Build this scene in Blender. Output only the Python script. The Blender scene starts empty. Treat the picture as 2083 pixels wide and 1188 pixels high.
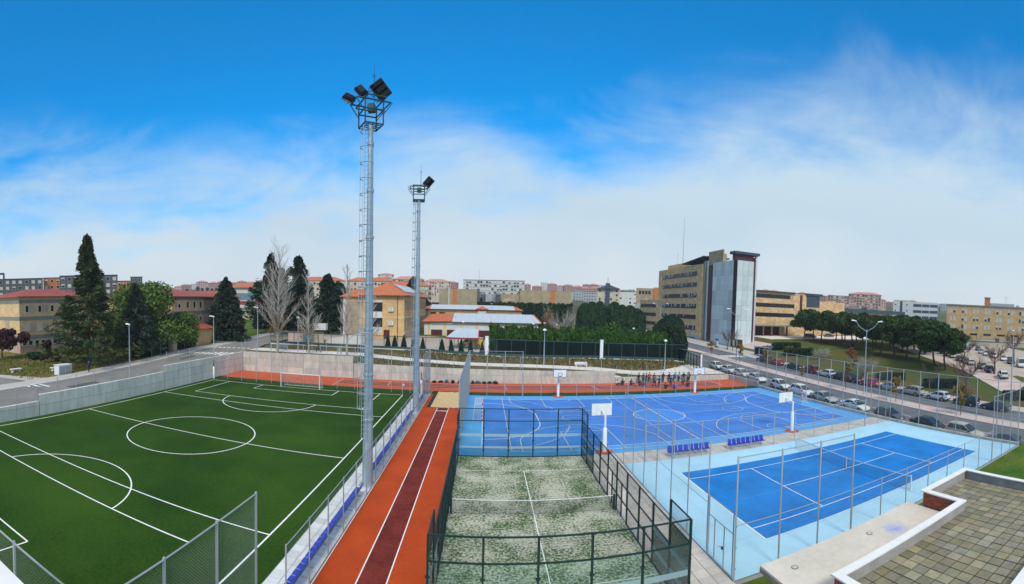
import bpy, bmesh, math, random
import numpy as np
from mathutils import Vector, Matrix
random.seed(7); rng=np.random.default_rng(7)
sc=bpy.context.scene; COL=sc.collection; PI=math.pi; R=math.radians
# ---------------------------------------------------------------- camera
F,CX,CY,CAMH,YAW,PIT,ROL,ASP=918.419,1041.5,657.1708,12.4902,.0612,.0401,.0230,.9791
cd=bpy.data.cameras.new('camera'); cam=bpy.data.objects.new('camera',cd); COL.objects.link(cam); sc.camera=cam
cd.type='PANO'; cd.panorama_type='CENTRAL_CYLINDRICAL'
cd.central_cylindrical_range_u_min=-CX/F; cd.central_cylindrical_range_u_max=(2083-CX)/F
cd.central_cylindrical_range_v_min=(CY-1188)/(F*ASP); cd.central_cylindrical_range_v_max=CY/(F*ASP)
cd.central_cylindrical_radius=1; cd.clip_start=.05; cd.clip_end=6000
_c,_s=math.cos,math.sin
_R=Matrix(((_c(ROL),0,_s(ROL)),(0,1,0),(-_s(ROL),0,_c(ROL))))@Matrix(((1,0,0),(0,_c(PIT),-_s(PIT)),(0,_s(PIT),_c(PIT))))@Matrix(((_c(YAW),-_s(YAW),0),(_s(YAW),_c(YAW),0),(0,0,1)))
cam.matrix_world=Matrix.Translation((0,0,CAMH))@(_R.transposed()@Matrix(((1,0,0),(0,0,-1),(0,1,0)))).to_4x4()
# ---------------------------------------------------------------- sky, sun, exposure
SUN_EL,SUN_AZ=R(44),R(180)      # azimuth clockwise from +Y
w=bpy.data.worlds.new('World'); sc.world=w; w.use_nodes=True; nt=w.node_tree; N=nt.nodes; N.clear(); LK=nt.links.new
out=N.new('ShaderNodeOutputWorld'); bg=N.new('ShaderNodeBackground'); LK(bg.outputs[0],out.inputs[0]); bg.inputs[1].default_value=.078
sky=N.new('ShaderNodeTexSky'); sky.sky_type='NISHITA'; sky.sun_disc=False; sky.sun_elevation=SUN_EL; sky.sun_rotation=SUN_AZ
sky.air_density=1.2; sky.dust_density=.6; sky.ozone_density=2.5; sky.altitude=800
def mth(op,a,b=None,c=None):
    n=N.new('ShaderNodeMath'); n.operation=op
    for i,x in enumerate((a,b,c)):
        if x is None: continue
        if isinstance(x,(int,float)): n.inputs[i].default_value=x
        else: LK(x,n.inputs[i])
    return n.outputs[0]
tc=N.new('ShaderNodeTexCoord'); sep=N.new('ShaderNodeSeparateXYZ'); LK(tc.outputs['Generated'],sep.inputs[0])
dx,dy,dz=sep.outputs
den=mth('ADD',mth('MAXIMUM',dz,0.0),.16)
cmb=N.new('ShaderNodeCombineXYZ'); LK(mth('DIVIDE',dx,den),cmb.inputs[0]); LK(mth('DIVIDE',dy,den),cmb.inputs[1]); cmb.inputs[2].default_value=3.7
def noise(scale,detail,rough,dist,vec):
    n=N.new('ShaderNodeTexNoise'); n.inputs['Scale'].default_value=scale; n.inputs['Detail'].default_value=detail; n.inputs['Roughness'].default_value=rough; n.inputs['Distortion'].default_value=dist; LK(vec,n.inputs['Vector']); return n.outputs['Fac']
n1=noise(.42,4,.5,.3,cmb.outputs[0]); n2=noise(1.6,8,.62,.5,cmb.outputs[0]); n3=noise(2.6,3,.5,.2,tc.outputs['Generated'])
el=mth('SUBTRACT',mth('ADD',mth('MULTIPLY',dx,.11),.43),dz)          # cloud bank top: lower on the left, higher on the right
over=N.new('ShaderNodeMapRange'); over.interpolation_type='SMOOTHSTEP'; LK(dz,over.inputs[0]); over.inputs[1].default_value=.63; over.inputs[2].default_value=.80   # unseen cloud deck closing overhead, added to keep the ambient light neutral
m=mth('ADD',mth('ADD',mth('MULTIPLY',el,3.4),mth('MULTIPLY',over.outputs[0],3.2)),mth('ADD',mth('MULTIPLY',mth('SUBTRACT',n1,.5),2.0),mth('MULTIPLY',mth('SUBTRACT',n2,.5),1.25)))
mr=N.new('ShaderNodeMapRange'); mr.interpolation_type='SMOOTHSTEP'; LK(m,mr.inputs[0]); mr.inputs[1].default_value=-.22; mr.inputs[2].default_value=.88
cr=N.new('ShaderNodeValToRGB'); LK(mth('ADD',dz,mth('MULTIPLY',mth('SUBTRACT',n3,.5),.26)),cr.inputs[0]); e=cr.color_ramp.elements
e[0].position=0; e[0].color=(.76,.81,.84,1); e[1].position=.80; e[1].color=(.84,.83,.80,1)
x=e.new(.09); x.color=(.64,.74,.81,1); x=e.new(.20); x.color=(.52,.66,.77,1); x=e.new(.34); x.color=(.55,.70,.81,1); x=e.new(.55); x.color=(.58,.69,.77,1)
def vm(op,a,b):
    n=N.new('ShaderNodeVectorMath'); n.operation=op; LK(a,n.inputs[0])
    if isinstance(b,tuple): n.inputs[1].default_value=b
    else: LK(b,n.inputs[1])
    return n.outputs[0]
blue=vm('MULTIPLY',sky.outputs[0],(.0,.90,1.42))
cloud=vm('MULTIPLY',cr.outputs[0],(7.4,7.4,7.4))
mix=N.new('ShaderNodeMix'); mix.data_type='RGBA'; LK(mr.outputs[0],mix.inputs['Factor']); LK(blue,mix.inputs['A']); LK(cloud,mix.inputs['B']); LK(mix.outputs['Result'],bg.inputs[0])
sl=bpy.data.lights.new('sun','SUN'); sl.energy=1.5; sl.angle=R(14); sl.color=(1,.92,.80); so=bpy.data.objects.new('sun',sl); COL.objects.link(so)
so.rotation_euler=Vector((math.sin(SUN_AZ)*math.cos(SUN_EL),math.cos(SUN_AZ)*math.cos(SUN_EL),math.sin(SUN_EL))).to_track_quat('Z','Y').to_euler()
vs=sc.view_settings; vs.view_transform='Standard'; vs.look='None'; vs.gamma=1; vs.use_curve_mapping=False; vs.exposure=.92
sc.cycles.transparent_max_bounces=24; sc.cycles.max_bounces=5; sc.cycles.diffuse_bounces=3; sc.cycles.glossy_bounces=2
# ---------------------------------------------------------------- helpers
class MB:
    def __init__(s): s.v=[]; s.f=[]; s.mi=[]; s.i=0
    def fc(s,*p):
        k=len(s.v); s.v+=[tuple(q) for q in p]; s.f.append(tuple(range(k,k+len(p)))); s.mi.append(s.i); return s
    def idx(s,vs,fs):
        k=len(s.v); s.v+=[tuple(q) for q in vs]
        for f in fs: s.f.append(tuple(k+j for j in f)); s.mi.append(s.i)
        return s
    def box(s,x0,y0,z0,x1,y1,z1):
        return s.idx([(x0,y0,z0),(x1,y0,z0),(x1,y1,z0),(x0,y1,z0),(x0,y0,z1),(x1,y0,z1),(x1,y1,z1),(x0,y1,z1)],[(0,3,2,1),(4,5,6,7),(0,1,5,4),(1,2,6,5),(2,3,7,6),(3,0,4,7)])
    def obox(s,c,u,v,n):
        c,u,v,n=map(Vector,(c,u,v,n)); P=[c+a*u+b*v+d*n for d in(-1,1) for a,b in((-1,-1),(1,-1),(1,1),(-1,1))]
        return s.idx(P,[(0,3,2,1),(4,5,6,7),(0,1,5,4),(1,2,6,5),(2,3,7,6),(3,0,4,7)])
    def bar(s,p,q,r,n=4,r2=None,cap=True):
        p=Vector(p); q=Vector(q); d=q-p
        if d.length<1e-6: return s
        d.normalize(); a=d.orthogonal().normalized(); b=d.cross(a); r2=r if r2 is None else r2; P=[]
        for c,rr in((p,r),(q,r2)):
            for i in range(n):
                t=2*PI*(i+.5)/n; P.append(c+(a*math.cos(t)+b*math.sin(t))*rr)
        fs=[(i,(i+1)%n,n+(i+1)%n,n+i) for i in range(n)]
        if cap: fs+=[tuple(range(n-1,-1,-1)),tuple(range(n,2*n))]
        return s.idx(P,fs)
    def path(s,pts,r,n=5,r2=None):
        for i in range(len(pts)-1):
            a=r if r2 is None else r+(r2-r)*i/(len(pts)-1); b=r if r2 is None else r+(r2-r)*(i+1)/(len(pts)-1)
            s.bar(pts[i],pts[i+1],a,n,b)
        return s
    def lathe(s,prof,n=12,c=(0,0,0)):
        P=[(c[0]+r*math.cos(2*PI*i/n),c[1]+r*math.sin(2*PI*i/n),c[2]+z) for r,z in prof for i in range(n)]
        fs=[(k*n+i,k*n+(i+1)%n,(k+1)*n+(i+1)%n,(k+1)*n+i) for k in range(len(prof)-1) for i in range(n)]
        fs+=[tuple(range(n-1,-1,-1)),tuple(range((len(prof)-1)*n,len(prof)*n))]
        return s.idx(P,fs)
    def prism(s,poly,z0,z1):
        n=len(poly); return s.idx([(x,y,z0) for x,y in poly]+[(x,y,z1) for x,y in poly],[tuple(range(n-1,-1,-1)),tuple(range(n,2*n))]+[(i,(i+1)%n,n+(i+1)%n,n+i) for i in range(n)])
    def ring(s,c,rad,tube,n=12,ax='z',a0=0,a1=2*PI,m=4):
        pts=[]
        for i in range(n+1):
            t=a0+(a1-a0)*i/n; a,b=rad*math.cos(t),rad*math.sin(t)
            pts.append((c[0]+a,c[1]+b,c[2]) if ax=='z' else (c[0]+a,c[1],c[2]+b) if ax=='y' else (c[0],c[1]+a,c[2]+b))
        for i in range(n): s.bar(pts[i],pts[i+1],tube,m,cap=False)
        return s
    def mesh(s,name,mats=None,smooth=False):
        me=bpy.data.meshes.new(name); me.from_pydata(s.v,[],s.f)
        for m_ in (mats if isinstance(mats,(list,tuple)) else [mats] if mats else []): me.materials.append(m_)
        if any(s.mi): me.polygons.foreach_set('material_index',s.mi)
        if smooth: me.polygons.foreach_set('use_smooth',[True]*len(s.f)); me.set_sharp_from_angle(angle=R(38))
        me.update(); return me
CH={}
def link(name,data,parent=None,loc=None,rot=0):
    o=bpy.data.objects.new(name,data); COL.objects.link(o)
    if parent is not None: o.parent=parent; CH.setdefault(parent.name,[]).append(o)
    if loc is not None: o.location=loc
    if rot: o.rotation_euler=(0,0,rot)
    return o
def tag(o,label,cat,group=None):
    o['label']=label; o['category']=cat
    if group: o['group']=group
    return o
def thing(name,label,cat,loc=(0,0,0),rot=0,group=None):
    o=link(name,None,None,loc,rot); o.empty_display_size=.2; return tag(o,label,cat,group)
TINY={'mullion','blind','roof_seam','roof_rib','lightning_rod','roof_vent','antenna','stiffener','winder','platform','head_frame','face','back_frame','bracket','latch'}
def islands(mb):
    par=list(range(len(mb.v)))
    def fd(a):
        while par[a]!=a: par[a]=par[par[a]]; a=par[a]
        return a
    for f in mb.f:
        a=fd(f[0])
        for x in f[1:]: par[fd(x)]=a
    G={}
    for k,f in enumerate(mb.f): G.setdefault(fd(f[0]),[]).append(k)
    if len(G)<2 or len(G)>400: return [list(range(len(mb.f)))] if len(G)<2 else None
    B=[]
    for fs in G.values():
        P=np.array([mb.v[i] for k in fs for i in mb.f[k]]); B.append([P.min(0)-.025,P.max(0)+.025,list(fs)])
    ch=True
    while ch:
        ch=False; out=[]
        for b in B:
            for c in out:
                if (b[0]<=c[1]).all() and (c[0]<=b[1]).all(): c[0]=np.minimum(c[0],b[0]); c[1]=np.maximum(c[1],b[1]); c[2]+=b[2]; ch=True; break
            else: out.append(b)
        B=out
    return [sorted(b[2]) for b in B]
def part(name,mb,mats,parent,wor=False,loc=None,rot=0,smooth=False,kind=None):
    if isinstance(mb,MB) and kind is None and name not in ('trunk','body','crown'):
        if name in TINY: kind='stuff'
        else:
            I=islands(mb)
            if I is None: kind='stuff'
            elif len(I)>1:
                first=None
                for fs in I:
                    b=MB(); mp={}
                    for k in fs:
                        for i in mb.f[k]:
                            if i not in mp: mp[i]=len(b.v); b.v.append(mb.v[i])
                        b.f.append(tuple(mp[i] for i in mb.f[k])); b.mi.append(mb.mi[k])
                    o=part1(name,b,mats,parent,wor,loc,rot,smooth,kind); first=first or o
                return first
    return part1(name,mb,mats,parent,wor,loc,rot,smooth,kind)
def part1(name,mb,mats,parent,wor=False,loc=None,rot=0,smooth=False,kind=None):
    """a part in the parent's own frame, or (wor) built in world coordinates"""
    me=mb if isinstance(mb,bpy.types.Mesh) else mb.mesh(name,mats,smooth)
    if wor:
        p=Vector((0,0,0)); q=parent
        while q is not None: p+=q.location; q=q.parent
        loc=-p
    o=link(name,me,parent,loc,rot)
    if kind: o['kind']=kind
    return o
def struct(name,mb,mats,label=None,smooth=False):
    me=mb if isinstance(mb,bpy.types.Mesh) else mb.mesh(name,mats,smooth)
    o=link(name,me); o['kind']='structure'
    if label: o['label']=label
    return o
def copy_tree(o,parent=None):
    c=o.copy(); COL.objects.link(c)
    if parent is not None: c.parent=parent; c.matrix_parent_inverse=o.matrix_parent_inverse
    for ch in CH.get(o.name,[]): copy_tree(ch,c)
    return c
def dup(root,loc,rot=0,label=None,group=None,scale=None,color=None):
    c=copy_tree(root); c.location=loc; c.rotation_euler=(0,0,rot)
    if label: c['label']=label
    if group: c['group']=group
    if scale: c.scale=(scale,)*3 if isinstance(scale,(int,float)) else scale
    return c
def nth(i): return ['first','second','third','fourth','fifth','sixth','seventh','eighth','ninth','tenth','eleventh','twelfth','thirteenth','fourteenth','fifteenth','sixteenth','seventeenth','eighteenth','nineteenth','twentieth','twenty-first','twenty-second','twenty-third','twenty-fourth','twenty-fifth','twenty-sixth','twenty-seventh','twenty-eighth','twenty-ninth','thirtieth'][i]
# ---------------------------------------------------------------- materials
def mat(name,col,rough=.85,var=.12,scale=.6,col2=None,bump=0,bscale=8,metal=0,spec=.3,coord='pos',fine=0,fscale=30,objcol=False,island=False,trans=0,pos=(.3,.7),zs=1):
    m=bpy.data.materials.new(name); m.use_nodes=True; nt=m.node_tree; N=nt.nodes; L=nt.links.new; b=N['Principled BSDF']
    b.inputs['Roughness'].default_value=rough; b.inputs['Metallic'].default_value=metal; b.inputs['Specular IOR Level'].default_value=spec
    if coord=='pos': g=N.new('ShaderNodeNewGeometry'); vec=g.outputs['Position']
    else: g=N.new('ShaderNodeTexCoord'); vec=g.outputs['Object']
    if zs!=1:
        mp=N.new('ShaderNodeVectorMath'); mp.operation='MULTIPLY'; L(vec,mp.inputs[0]); mp.inputs[1].default_value=(1,1,zs); vec=mp.outputs[0]
    def nz(s,d,r=.6):
        n=N.new('ShaderNodeTexNoise'); n.inputs['Scale'].default_value=s; n.inputs['Detail'].default_value=d; n.inputs['Roughness'].default_value=r; L(vec,n.inputs['Vector']); return n.outputs['Fac']
    ra=N.new('ShaderNodeValToRGB'); e=ra.color_ramp.elements
    c2=col2 if col2 else tuple(min(1,c*(1+var)) for c in col); c1=col if col2 else tuple(c*(1-var) for c in col)
    e[0].color=(*c1,1); e[1].color=(*c2,1); e[0].position,e[1].position=pos
    if island: gi=N.new('ShaderNodeNewGeometry'); fac=gi.outputs['Random Per Island']; e[0].position=0; e[1].position=1
    else: fac=nz(scale,5)
    if fine:
        a=N.new('ShaderNodeMath'); a.operation='MULTIPLY_ADD'; L(nz(fscale,3,.7),a.inputs[0]); a.inputs[1].default_value=fine; 
        s_=N.new('ShaderNodeMath'); s_.operation='SUBTRACT'; L(fac,s_.inputs[0]); s_.inputs[1].default_value=fine*.5; L(s_.outputs[0],a.inputs[2]); fac=a.outputs[0]
    L(fac,ra.inputs[0]); colo=ra.outputs[0]
    if objcol:
        oi=N.new('ShaderNodeObjectInfo'); mx=N.new('ShaderNodeMix'); mx.data_type='RGBA'; mx.blend_type='MULTIPLY'; mx.inputs['Factor'].default_value=1; L(colo,mx.inputs['A']); L(oi.outputs['Color'],mx.inputs['B']); colo=mx.outputs['Result']
    L(colo,b.inputs['Base Color'])
    if bump:
        bn=N.new('ShaderNodeBump'); bn.inputs['Strength'].default_value=bump; bn.inputs['Distance'].default_value=.02; L(nz(bscale,4,.7),bn.inputs['Height']); L(bn.outputs[0],b.inputs['Normal'])
    if trans: b.inputs['Subsurface Weight'].default_value=0
    return m
def brickmat(name,c1,c2,mortar,bw,bh,rough=.9,noise=.3):
    m=bpy.data.materials.new(name); m.use_nodes=True; nt=m.node_tree; N=nt.nodes; L=nt.links.new; b=N['Principled BSDF']; b.inputs['Roughness'].default_value=rough; b.inputs['Specular IOR Level'].default_value=.2
    tc=N.new('ShaderNodeTexCoord'); sp=N.new('ShaderNodeSeparateXYZ'); L(tc.outputs['Object'],sp.inputs[0]); ad=N.new('ShaderNodeMath'); L(sp.outputs[0],ad.inputs[0]); L(sp.outputs[1],ad.inputs[1]); cb=N.new('ShaderNodeCombineXYZ'); L(ad.outputs[0],cb.inputs[0]); L(sp.outputs[2],cb.inputs[1])
    t=N.new('ShaderNodeTexBrick'); L(cb.outputs[0],t.inputs['Vector']); t.inputs['Color1'].default_value=(*c1,1); t.inputs['Color2'].default_value=(*c2,1); t.inputs['Mortar'].default_value=(*mortar,1); t.inputs['Scale'].default_value=1; t.inputs['Brick Width'].default_value=bw; t.inputs['Row Height'].default_value=bh; t.inputs['Mortar Size'].default_value=bh*.09
    n=N.new('ShaderNodeTexNoise'); n.inputs['Scale'].default_value=.5; n.inputs['Detail'].default_value=6; n.inputs['Roughness'].default_value=.65; L(tc.outputs['Object'],n.inputs['Vector'])
    mr=N.new('ShaderNodeMapRange'); L(n.outputs['Fac'],mr.inputs[0]); mr.inputs[1].default_value=.25; mr.inputs[2].default_value=.75; mr.inputs[3].default_value=1-noise; mr.inputs[4].default_value=1+noise*.6
    mx=N.new('ShaderNodeVectorMath'); mx.operation='SCALE'; L(t.outputs['Color'],mx.inputs[0]); L(mr.outputs[0],mx.inputs['Scale']); L(mx.outputs[0],b.inputs['Base Color'])
    return m
def glassmat(name,tint,gloss=.12):
    m=bpy.data.materials.new(name); m.use_nodes=True; nt=m.node_tree; N=nt.nodes; N.clear(); L=nt.links.new
    o=N.new('ShaderNodeOutputMaterial'); t=N.new('ShaderNodeBsdfTransparent'); t.inputs[0].default_value=(*tint,1); g=N.new('ShaderNodeBsdfGlossy'); g.inputs['Roughness'].default_value=.03; g.inputs[0].default_value=(.9,.95,1,1)
    f=N.new('ShaderNodeFresnel'); f.inputs[0].default_value=1.45; k=N.new('ShaderNodeMath'); k.operation='MULTIPLY'; L(f.outputs[0],k.inputs[0]); k.inputs[1].default_value=gloss*8; x=N.new('ShaderNodeMixShader'); L(k.outputs[0],x.inputs[0]); L(t.outputs[0],x.inputs[1]); L(g.outputs[0],x.inputs[2]); L(x.outputs[0],o.inputs[0]); return m
def veilmat(name,col,a):
    m=bpy.data.materials.new(name); m.use_nodes=True; nt=m.node_tree; N=nt.nodes; N.clear(); L=nt.links.new
    o=N.new('ShaderNodeOutputMaterial'); t=N.new('ShaderNodeBsdfTransparent'); d=N.new('ShaderNodeBsdfDiffuse'); d.inputs[0].default_value=(*col,1); x=N.new('ShaderNodeMixShader'); x.inputs[0].default_value=a; L(t.outputs[0],x.inputs[1]); L(d.outputs[0],x.inputs[2]); L(x.outputs[0],o.inputs[0]); return m
M={}
M['turf']=mat('pitch turf',(.014,.046,.004),.95,col2=(.036,.085,.008),scale=.10,fine=.6,fscale=5,bump=.5,bscale=40,spec=.1,pos=(.36,.66))
M['strip']=mat('grass strip',(.008,.045,.005),.95,col2=(.025,.075,.010),scale=1.5,fine=.5,fscale=12,spec=.1)
M['paint']=mat('white line paint',(.80,.81,.78),.7,.10,scale=3)
M['cream']=mat('cream line paint',(.66,.66,.48),.7,.1,scale=3)
M['red']=mat('red tartan',(.42,.058,.010),.9,.20,scale=.30,fine=.5,fscale=5,bump=.2,bscale=60,spec=.2)
M['redfar']=mat('red track tartan',(.50,.095,.035),.9,.12,scale=.4,fine=.2,fscale=10,spec=.2)
M['runway']=mat('dark red runway',(.105,.014,.010),.9,col2=(.20,.032,.022),scale=.7,fine=.7,fscale=4,spec=.2)
M['lane']=mat('dark red lane',(.27,.045,.030),.9,.14,scale=.6,fine=.2,spec=.2)
M['sand']=mat('pit sand',(.50,.34,.15),.95,col2=(.66,.49,.27),scale=2.2,fine=.5,fscale=9,bump=.8,bscale=5)
M['rubber']=mat('black rubber',(.03,.028,.025),.9)
M['bluelt']=mat('light blue court',(.095,.33,.66),.8,.10,scale=.35,fine=.4,fscale=3,spec=.25)
M['bluedk']=mat('blue court',(.050,.195,.56),.75,.16,scale=.28,fine=.45,fscale=3,spec=.3)
M['bluering']=mat('centre circle blue',(.06,.25,.66),.8,.05,spec=.25)
M['tenlt']=mat('pale blue tennis surround',(.37,.62,.75),.85,.08,scale=.30,fine=.4,fscale=3.5,spec=.2)
M['tendk']=mat('blue tennis court',(.008,.18,.52),.8,.20,scale=.4,fine=.5,fscale=3,spec=.25)
M['padel']=mat('sanded padel turf',(.045,.105,.030),.95,col2=(.47,.47,.37),scale=.5,fine=1.5,fscale=7,pos=(.34,.64),bump=.5,bscale=14,spec=.1)
M['padbase']=mat('concrete slab',(.40,.40,.37),.9,.1)
M['slabw']=mat('white paving slab',(.64,.66,.65),.85,.06,scale=2,objcol=True)
M['slabb']=mat('beige paving slab',(.52,.49,.44),.85,.10,scale=2,objcol=True)
M['joint']=mat('paving joint',(.27,.28,.26),.95)
M['conc']=mat('pale concrete',(.74,.72,.64),.9,.13,scale=1.3,fine=.6,fscale=4,bump=.2,bscale=6,zs=.22,objcol=True)
M['concg']=mat('grey concrete',(.50,.475,.41),.9,.20,scale=1.2,fine=.7,fscale=4,bump=.2,bscale=6,zs=.25,objcol=True)
M['asph']=mat('asphalt',(.125,.135,.14),.9,.18,scale=.25,fine=.3,fscale=6)
M['asphl']=mat('old street asphalt',(.20,.19,.175),.9,.18,scale=.25,fine=.3,fscale=5)
M['pave']=mat('street paving',(.44,.41,.38),.9,.10,scale=.8,fine=.3,fscale=4)
M['pavepk']=mat('pink paving',(.50,.36,.31),.9,col2=(.58,.50,.44),scale=.5,fine=.3,fscale=4)
M['path']=mat('pale path',(.66,.62,.57),.9,.08,scale=.6)
M['lot']=mat('parking lot',(.42,.36,.29),.9,.12,scale=.2,fine=.4,fscale=3)
M['lawn']=mat('dry lawn',(.060,.085,.012),.95,col2=(.24,.18,.055),scale=.16,fine=1.1,fscale=1.3,spec=.1)
M['lawng']=mat('green lawn',(.025,.10,.010),.95,col2=(.12,.14,.025),scale=.3,fine=.7,fscale=3,spec=.1)
M['park']=mat('park grass',(.040,.10,.012),.95,col2=(.125,.085,.036),scale=.14,fine=.6,fscale=2.0,spec=.1)
M['weeds']=mat('weedy bank',(.040,.055,.012),.95,col2=(.16,.115,.045),scale=.4,fine=1.3,fscale=1.8,spec=.1)
M['land']=mat('far land',(.05,.08,.03),.95,col2=(.14,.13,.07),scale=.012,fine=.5,fscale=.12,spec=.1)
M['galv']=mat('galvanised steel',(.36,.45,.50),.5,.10,metal=.45,scale=2,spec=.5)
M['post']=mat('galvanised fence post',(.36,.40,.42),.5,.08,metal=.3,scale=3,spec=.5)
M['wire']=mat('galvanised wire',(.26,.29,.29),.6,.05,metal=.2)
M['dgreen']=mat('dark green steel',(.008,.032,.027),.5,.1,scale=3,spec=.4)
M['dkfence']=mat('dark fence mesh panel',(.006,.014,.013),.95,.2,scale=1,spec=.05)
M['dkrail']=mat('dark teal rail',(.035,.075,.085),.6,.1)
M['white']=mat('white painted steel',(.72,.74,.74),.45,.05,spec=.4)
M['seat']=mat('blue plastic seat',(.006,.036,.44),.5,.08,spec=.25)
M['black']=mat('black housing',(.008,.009,.012),.6,.2,spec=.15)
M['lens']=mat('lamp glass',(.30,.34,.38),.2,.05,spec=.6)
M['redp']=mat('red paint',(.50,.02,.02),.5,.06)
M['hoop']=mat('orange hoop',(.62,.13,.04),.5,.05)
M['board']=mat('white backboard',(.74,.74,.72),.5,.06,scale=2)
M['glass']=glassmat('court glass',(.86,.95,.93))
M['palestrip']=veilmat('pale band',(.50,.66,.68),.45)
M['net']=mat('black net cord',(.02,.03,.04),.9)
M['netw']=mat('white net cord',(.60,.62,.62),.9)
M['coping']=mat('white coping stone',(.74,.74,.71),.8,.06,scale=2)
M['tile']=mat('terrace tile',(.225,.205,.145),.75,.18,scale=3.0,fine=.4,fscale=9,objcol=True,spec=.35)
M['tilej']=mat('terrace joint',(.025,.022,.016),.95)
M['brick']=mat('red brick',(.40,.095,.042),.9,.15,scale=6,objcol=True)
M['mortar']=mat('brick mortar',(.30,.24,.19),.95)
M['render']=mat('stained render',(.27,.25,.22),.9,col2=(.37,.35,.31),scale=1.2,fine=.6,fscale=5)
M['canopy']=mat('canopy concrete',(.60,.55,.46),.9,.10,scale=.5,fine=.4,fscale=4)
def stain(m,c,r,col):
    nt=m.node_tree; N=nt.nodes; L=nt.links.new; b=N['Principled BSDF']; src=b.inputs['Base Color'].links[0].from_socket
    g=N.new('ShaderNodeNewGeometry'); d=N.new('ShaderNodeVectorMath'); d.operation='DISTANCE'; L(g.outputs['Position'],d.inputs[0]); d.inputs[1].default_value=c
    n=N.new('ShaderNodeTexNoise'); n.inputs['Scale'].default_value=2.2; n.inputs['Detail'].default_value=7; n.inputs['Roughness'].default_value=.75; L(g.outputs['Position'],n.inputs['Vector'])
    a=N.new('ShaderNodeMath'); a.operation='MULTIPLY_ADD'; L(n.outputs['Fac'],a.inputs[0]); a.inputs[1].default_value=-2.2*r; L(d.outputs['Value'],a.inputs[2])
    k=N.new('ShaderNodeMapRange'); k.interpolation_type='SMOOTHSTEP'; L(a.outputs[0],k.inputs[0]); k.inputs[1].default_value=-1.35*r; k.inputs[2].default_value=.25*r; k.inputs[3].default_value=.85; k.inputs[4].default_value=0
    x=N.new('ShaderNodeMix'); x.data_type='RGBA'; L(k.outputs[0],x.inputs['Factor']); L(src,x.inputs['A']); x.inputs['B'].default_value=(*col,1); L(x.outputs['Result'],b.inputs['Base Color'])
stain(M['canopy'],(14.86,11.05,3.69),.55,(.22,.29,.66))
M['grime']=mat('slab edge grime',(.30,.24,.17),.95,.2,scale=3)
M['bluepow']=mat('blue powder stain',(.20,.27,.60),.95,.3,scale=6)
M['bark']=mat('bark',(.085,.065,.05),.95,.25,scale=4,coord='obj')
M['barkp']=mat('pale bark',(.36,.34,.30),.95,.25,scale=4,coord='obj')
M['barkr']=mat('reddish bark',(.15,.095,.07),.95,.25,scale=3,coord='obj')
def leaf(n,a,b,r=.8): return mat(n,a,r,col2=b,island=True,spec=.15)
M['spruce']=leaf('spruce needles',(.012,.032,.013),(.080,.110,.038)); M['spruce2']=leaf('blue spruce needles',(.012,.036,.024),(.060,.100,.068))
M['fir']=leaf('dark fir needles',(.006,.019,.012),(.034,.064,.036)); M['green']=leaf('green leaves',(.028,.075,.012),(.13,.20,.040))
M['pine']=leaf('pine needles',(.008,.030,.009),(.055,.105,.024)); M['hedge']=leaf('hedge sprays',(.014,.055,.011),(.075,.155,.028)); M['hedged']=leaf('dark hedge sprays',(.006,.024,.012),(.034,.078,.030))
M['cyp']=leaf('cypress sprays',(.005,.016,.008),(.018,.035,.015)); M['autumn']=leaf('autumn leaves',(.11,.085,.015),(.30,.20,.045)); M['russet']=leaf('russet leaves',(.12,.05,.02),(.25,.12,.045)); M['plum']=leaf('plum leaves',(.025,.008,.012),(.085,.030,.035)); M['rust']=leaf('rusty shrub leaves',(.025,.020,.012),(.085,.045,.028)); M['twig']=leaf('twig haze',(.10,.085,.075),(.22,.19,.16))
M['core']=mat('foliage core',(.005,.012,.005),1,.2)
M['ochre']=brickmat('ochre brick',(.70,.46,.20),(.60,.37,.15),(.44,.33,.2),.5,.16); M['tan']=brickmat('tan brick',(.78,.55,.28),(.68,.46,.22),(.52,.40,.27),.4,.14); M['pinkb']=brickmat('pinkish brick',(.58,.42,.31),(.50,.36,.27),(.4,.32,.26),.4,.14)
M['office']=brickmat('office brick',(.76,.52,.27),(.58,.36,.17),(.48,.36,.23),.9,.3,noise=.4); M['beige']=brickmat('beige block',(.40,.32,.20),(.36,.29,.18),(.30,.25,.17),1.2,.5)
M['band']=mat('grey band',(.22,.22,.20),.9,.15); M['panel']=mat('tower concrete',(.50,.56,.56),.85,.14,scale=.25,fine=.3,fscale=1.2,coord='obj',objcol=True); M['tglass']=mat('blue grey cladding',(.14,.24,.28),.4,.12,spec=.5)
M['roofred']=mat('red metal roof',(.30,.075,.055),.7,.15,scale=.4); M['roofor']=mat('orange tile roof',(.44,.135,.060),.85,.20,scale=1.2,fine=.4,fscale=3); M['roofwh']=mat('white metal roof',(.46,.51,.55),.45,.06,spec=.4); M['roofpk']=mat('faded tile roof',(.48,.23,.18),.9,.14,scale=.3)
M['pane']=mat('dark window glass',(.016,.018,.022),.2,.3,scale=.8,spec=.28); M['panel_l']=mat('light blind',(.55,.54,.46),.7,.08); M['frame']=mat('window frame',(.62,.60,.54),.7,.05); M['maroon']=mat('maroon joinery',(.085,.018,.018),.5,.1)
M['dgrey']=mat('dark grey cladding',(.085,.098,.105),.7,.1); M['orangew']=mat('orange wall',(.48,.17,.06),.85,.1); M['whitew']=mat('white wall',(.60,.60,.56),.85,.06); M['slate']=mat('slate blue',(.05,.07,.10),.7,.1,spec=.15); M['greyw']=mat('grey wall',(.36,.38,.38),.85,.08); M['pinkw']=mat('pink wall',(.55,.40,.34),.85,.08); M['creamw']=mat('cream wall',(.52,.44,.31),.85,.08); M['redw']=mat('far brick wall',(.42,.23,.19),.85,.1)
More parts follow.
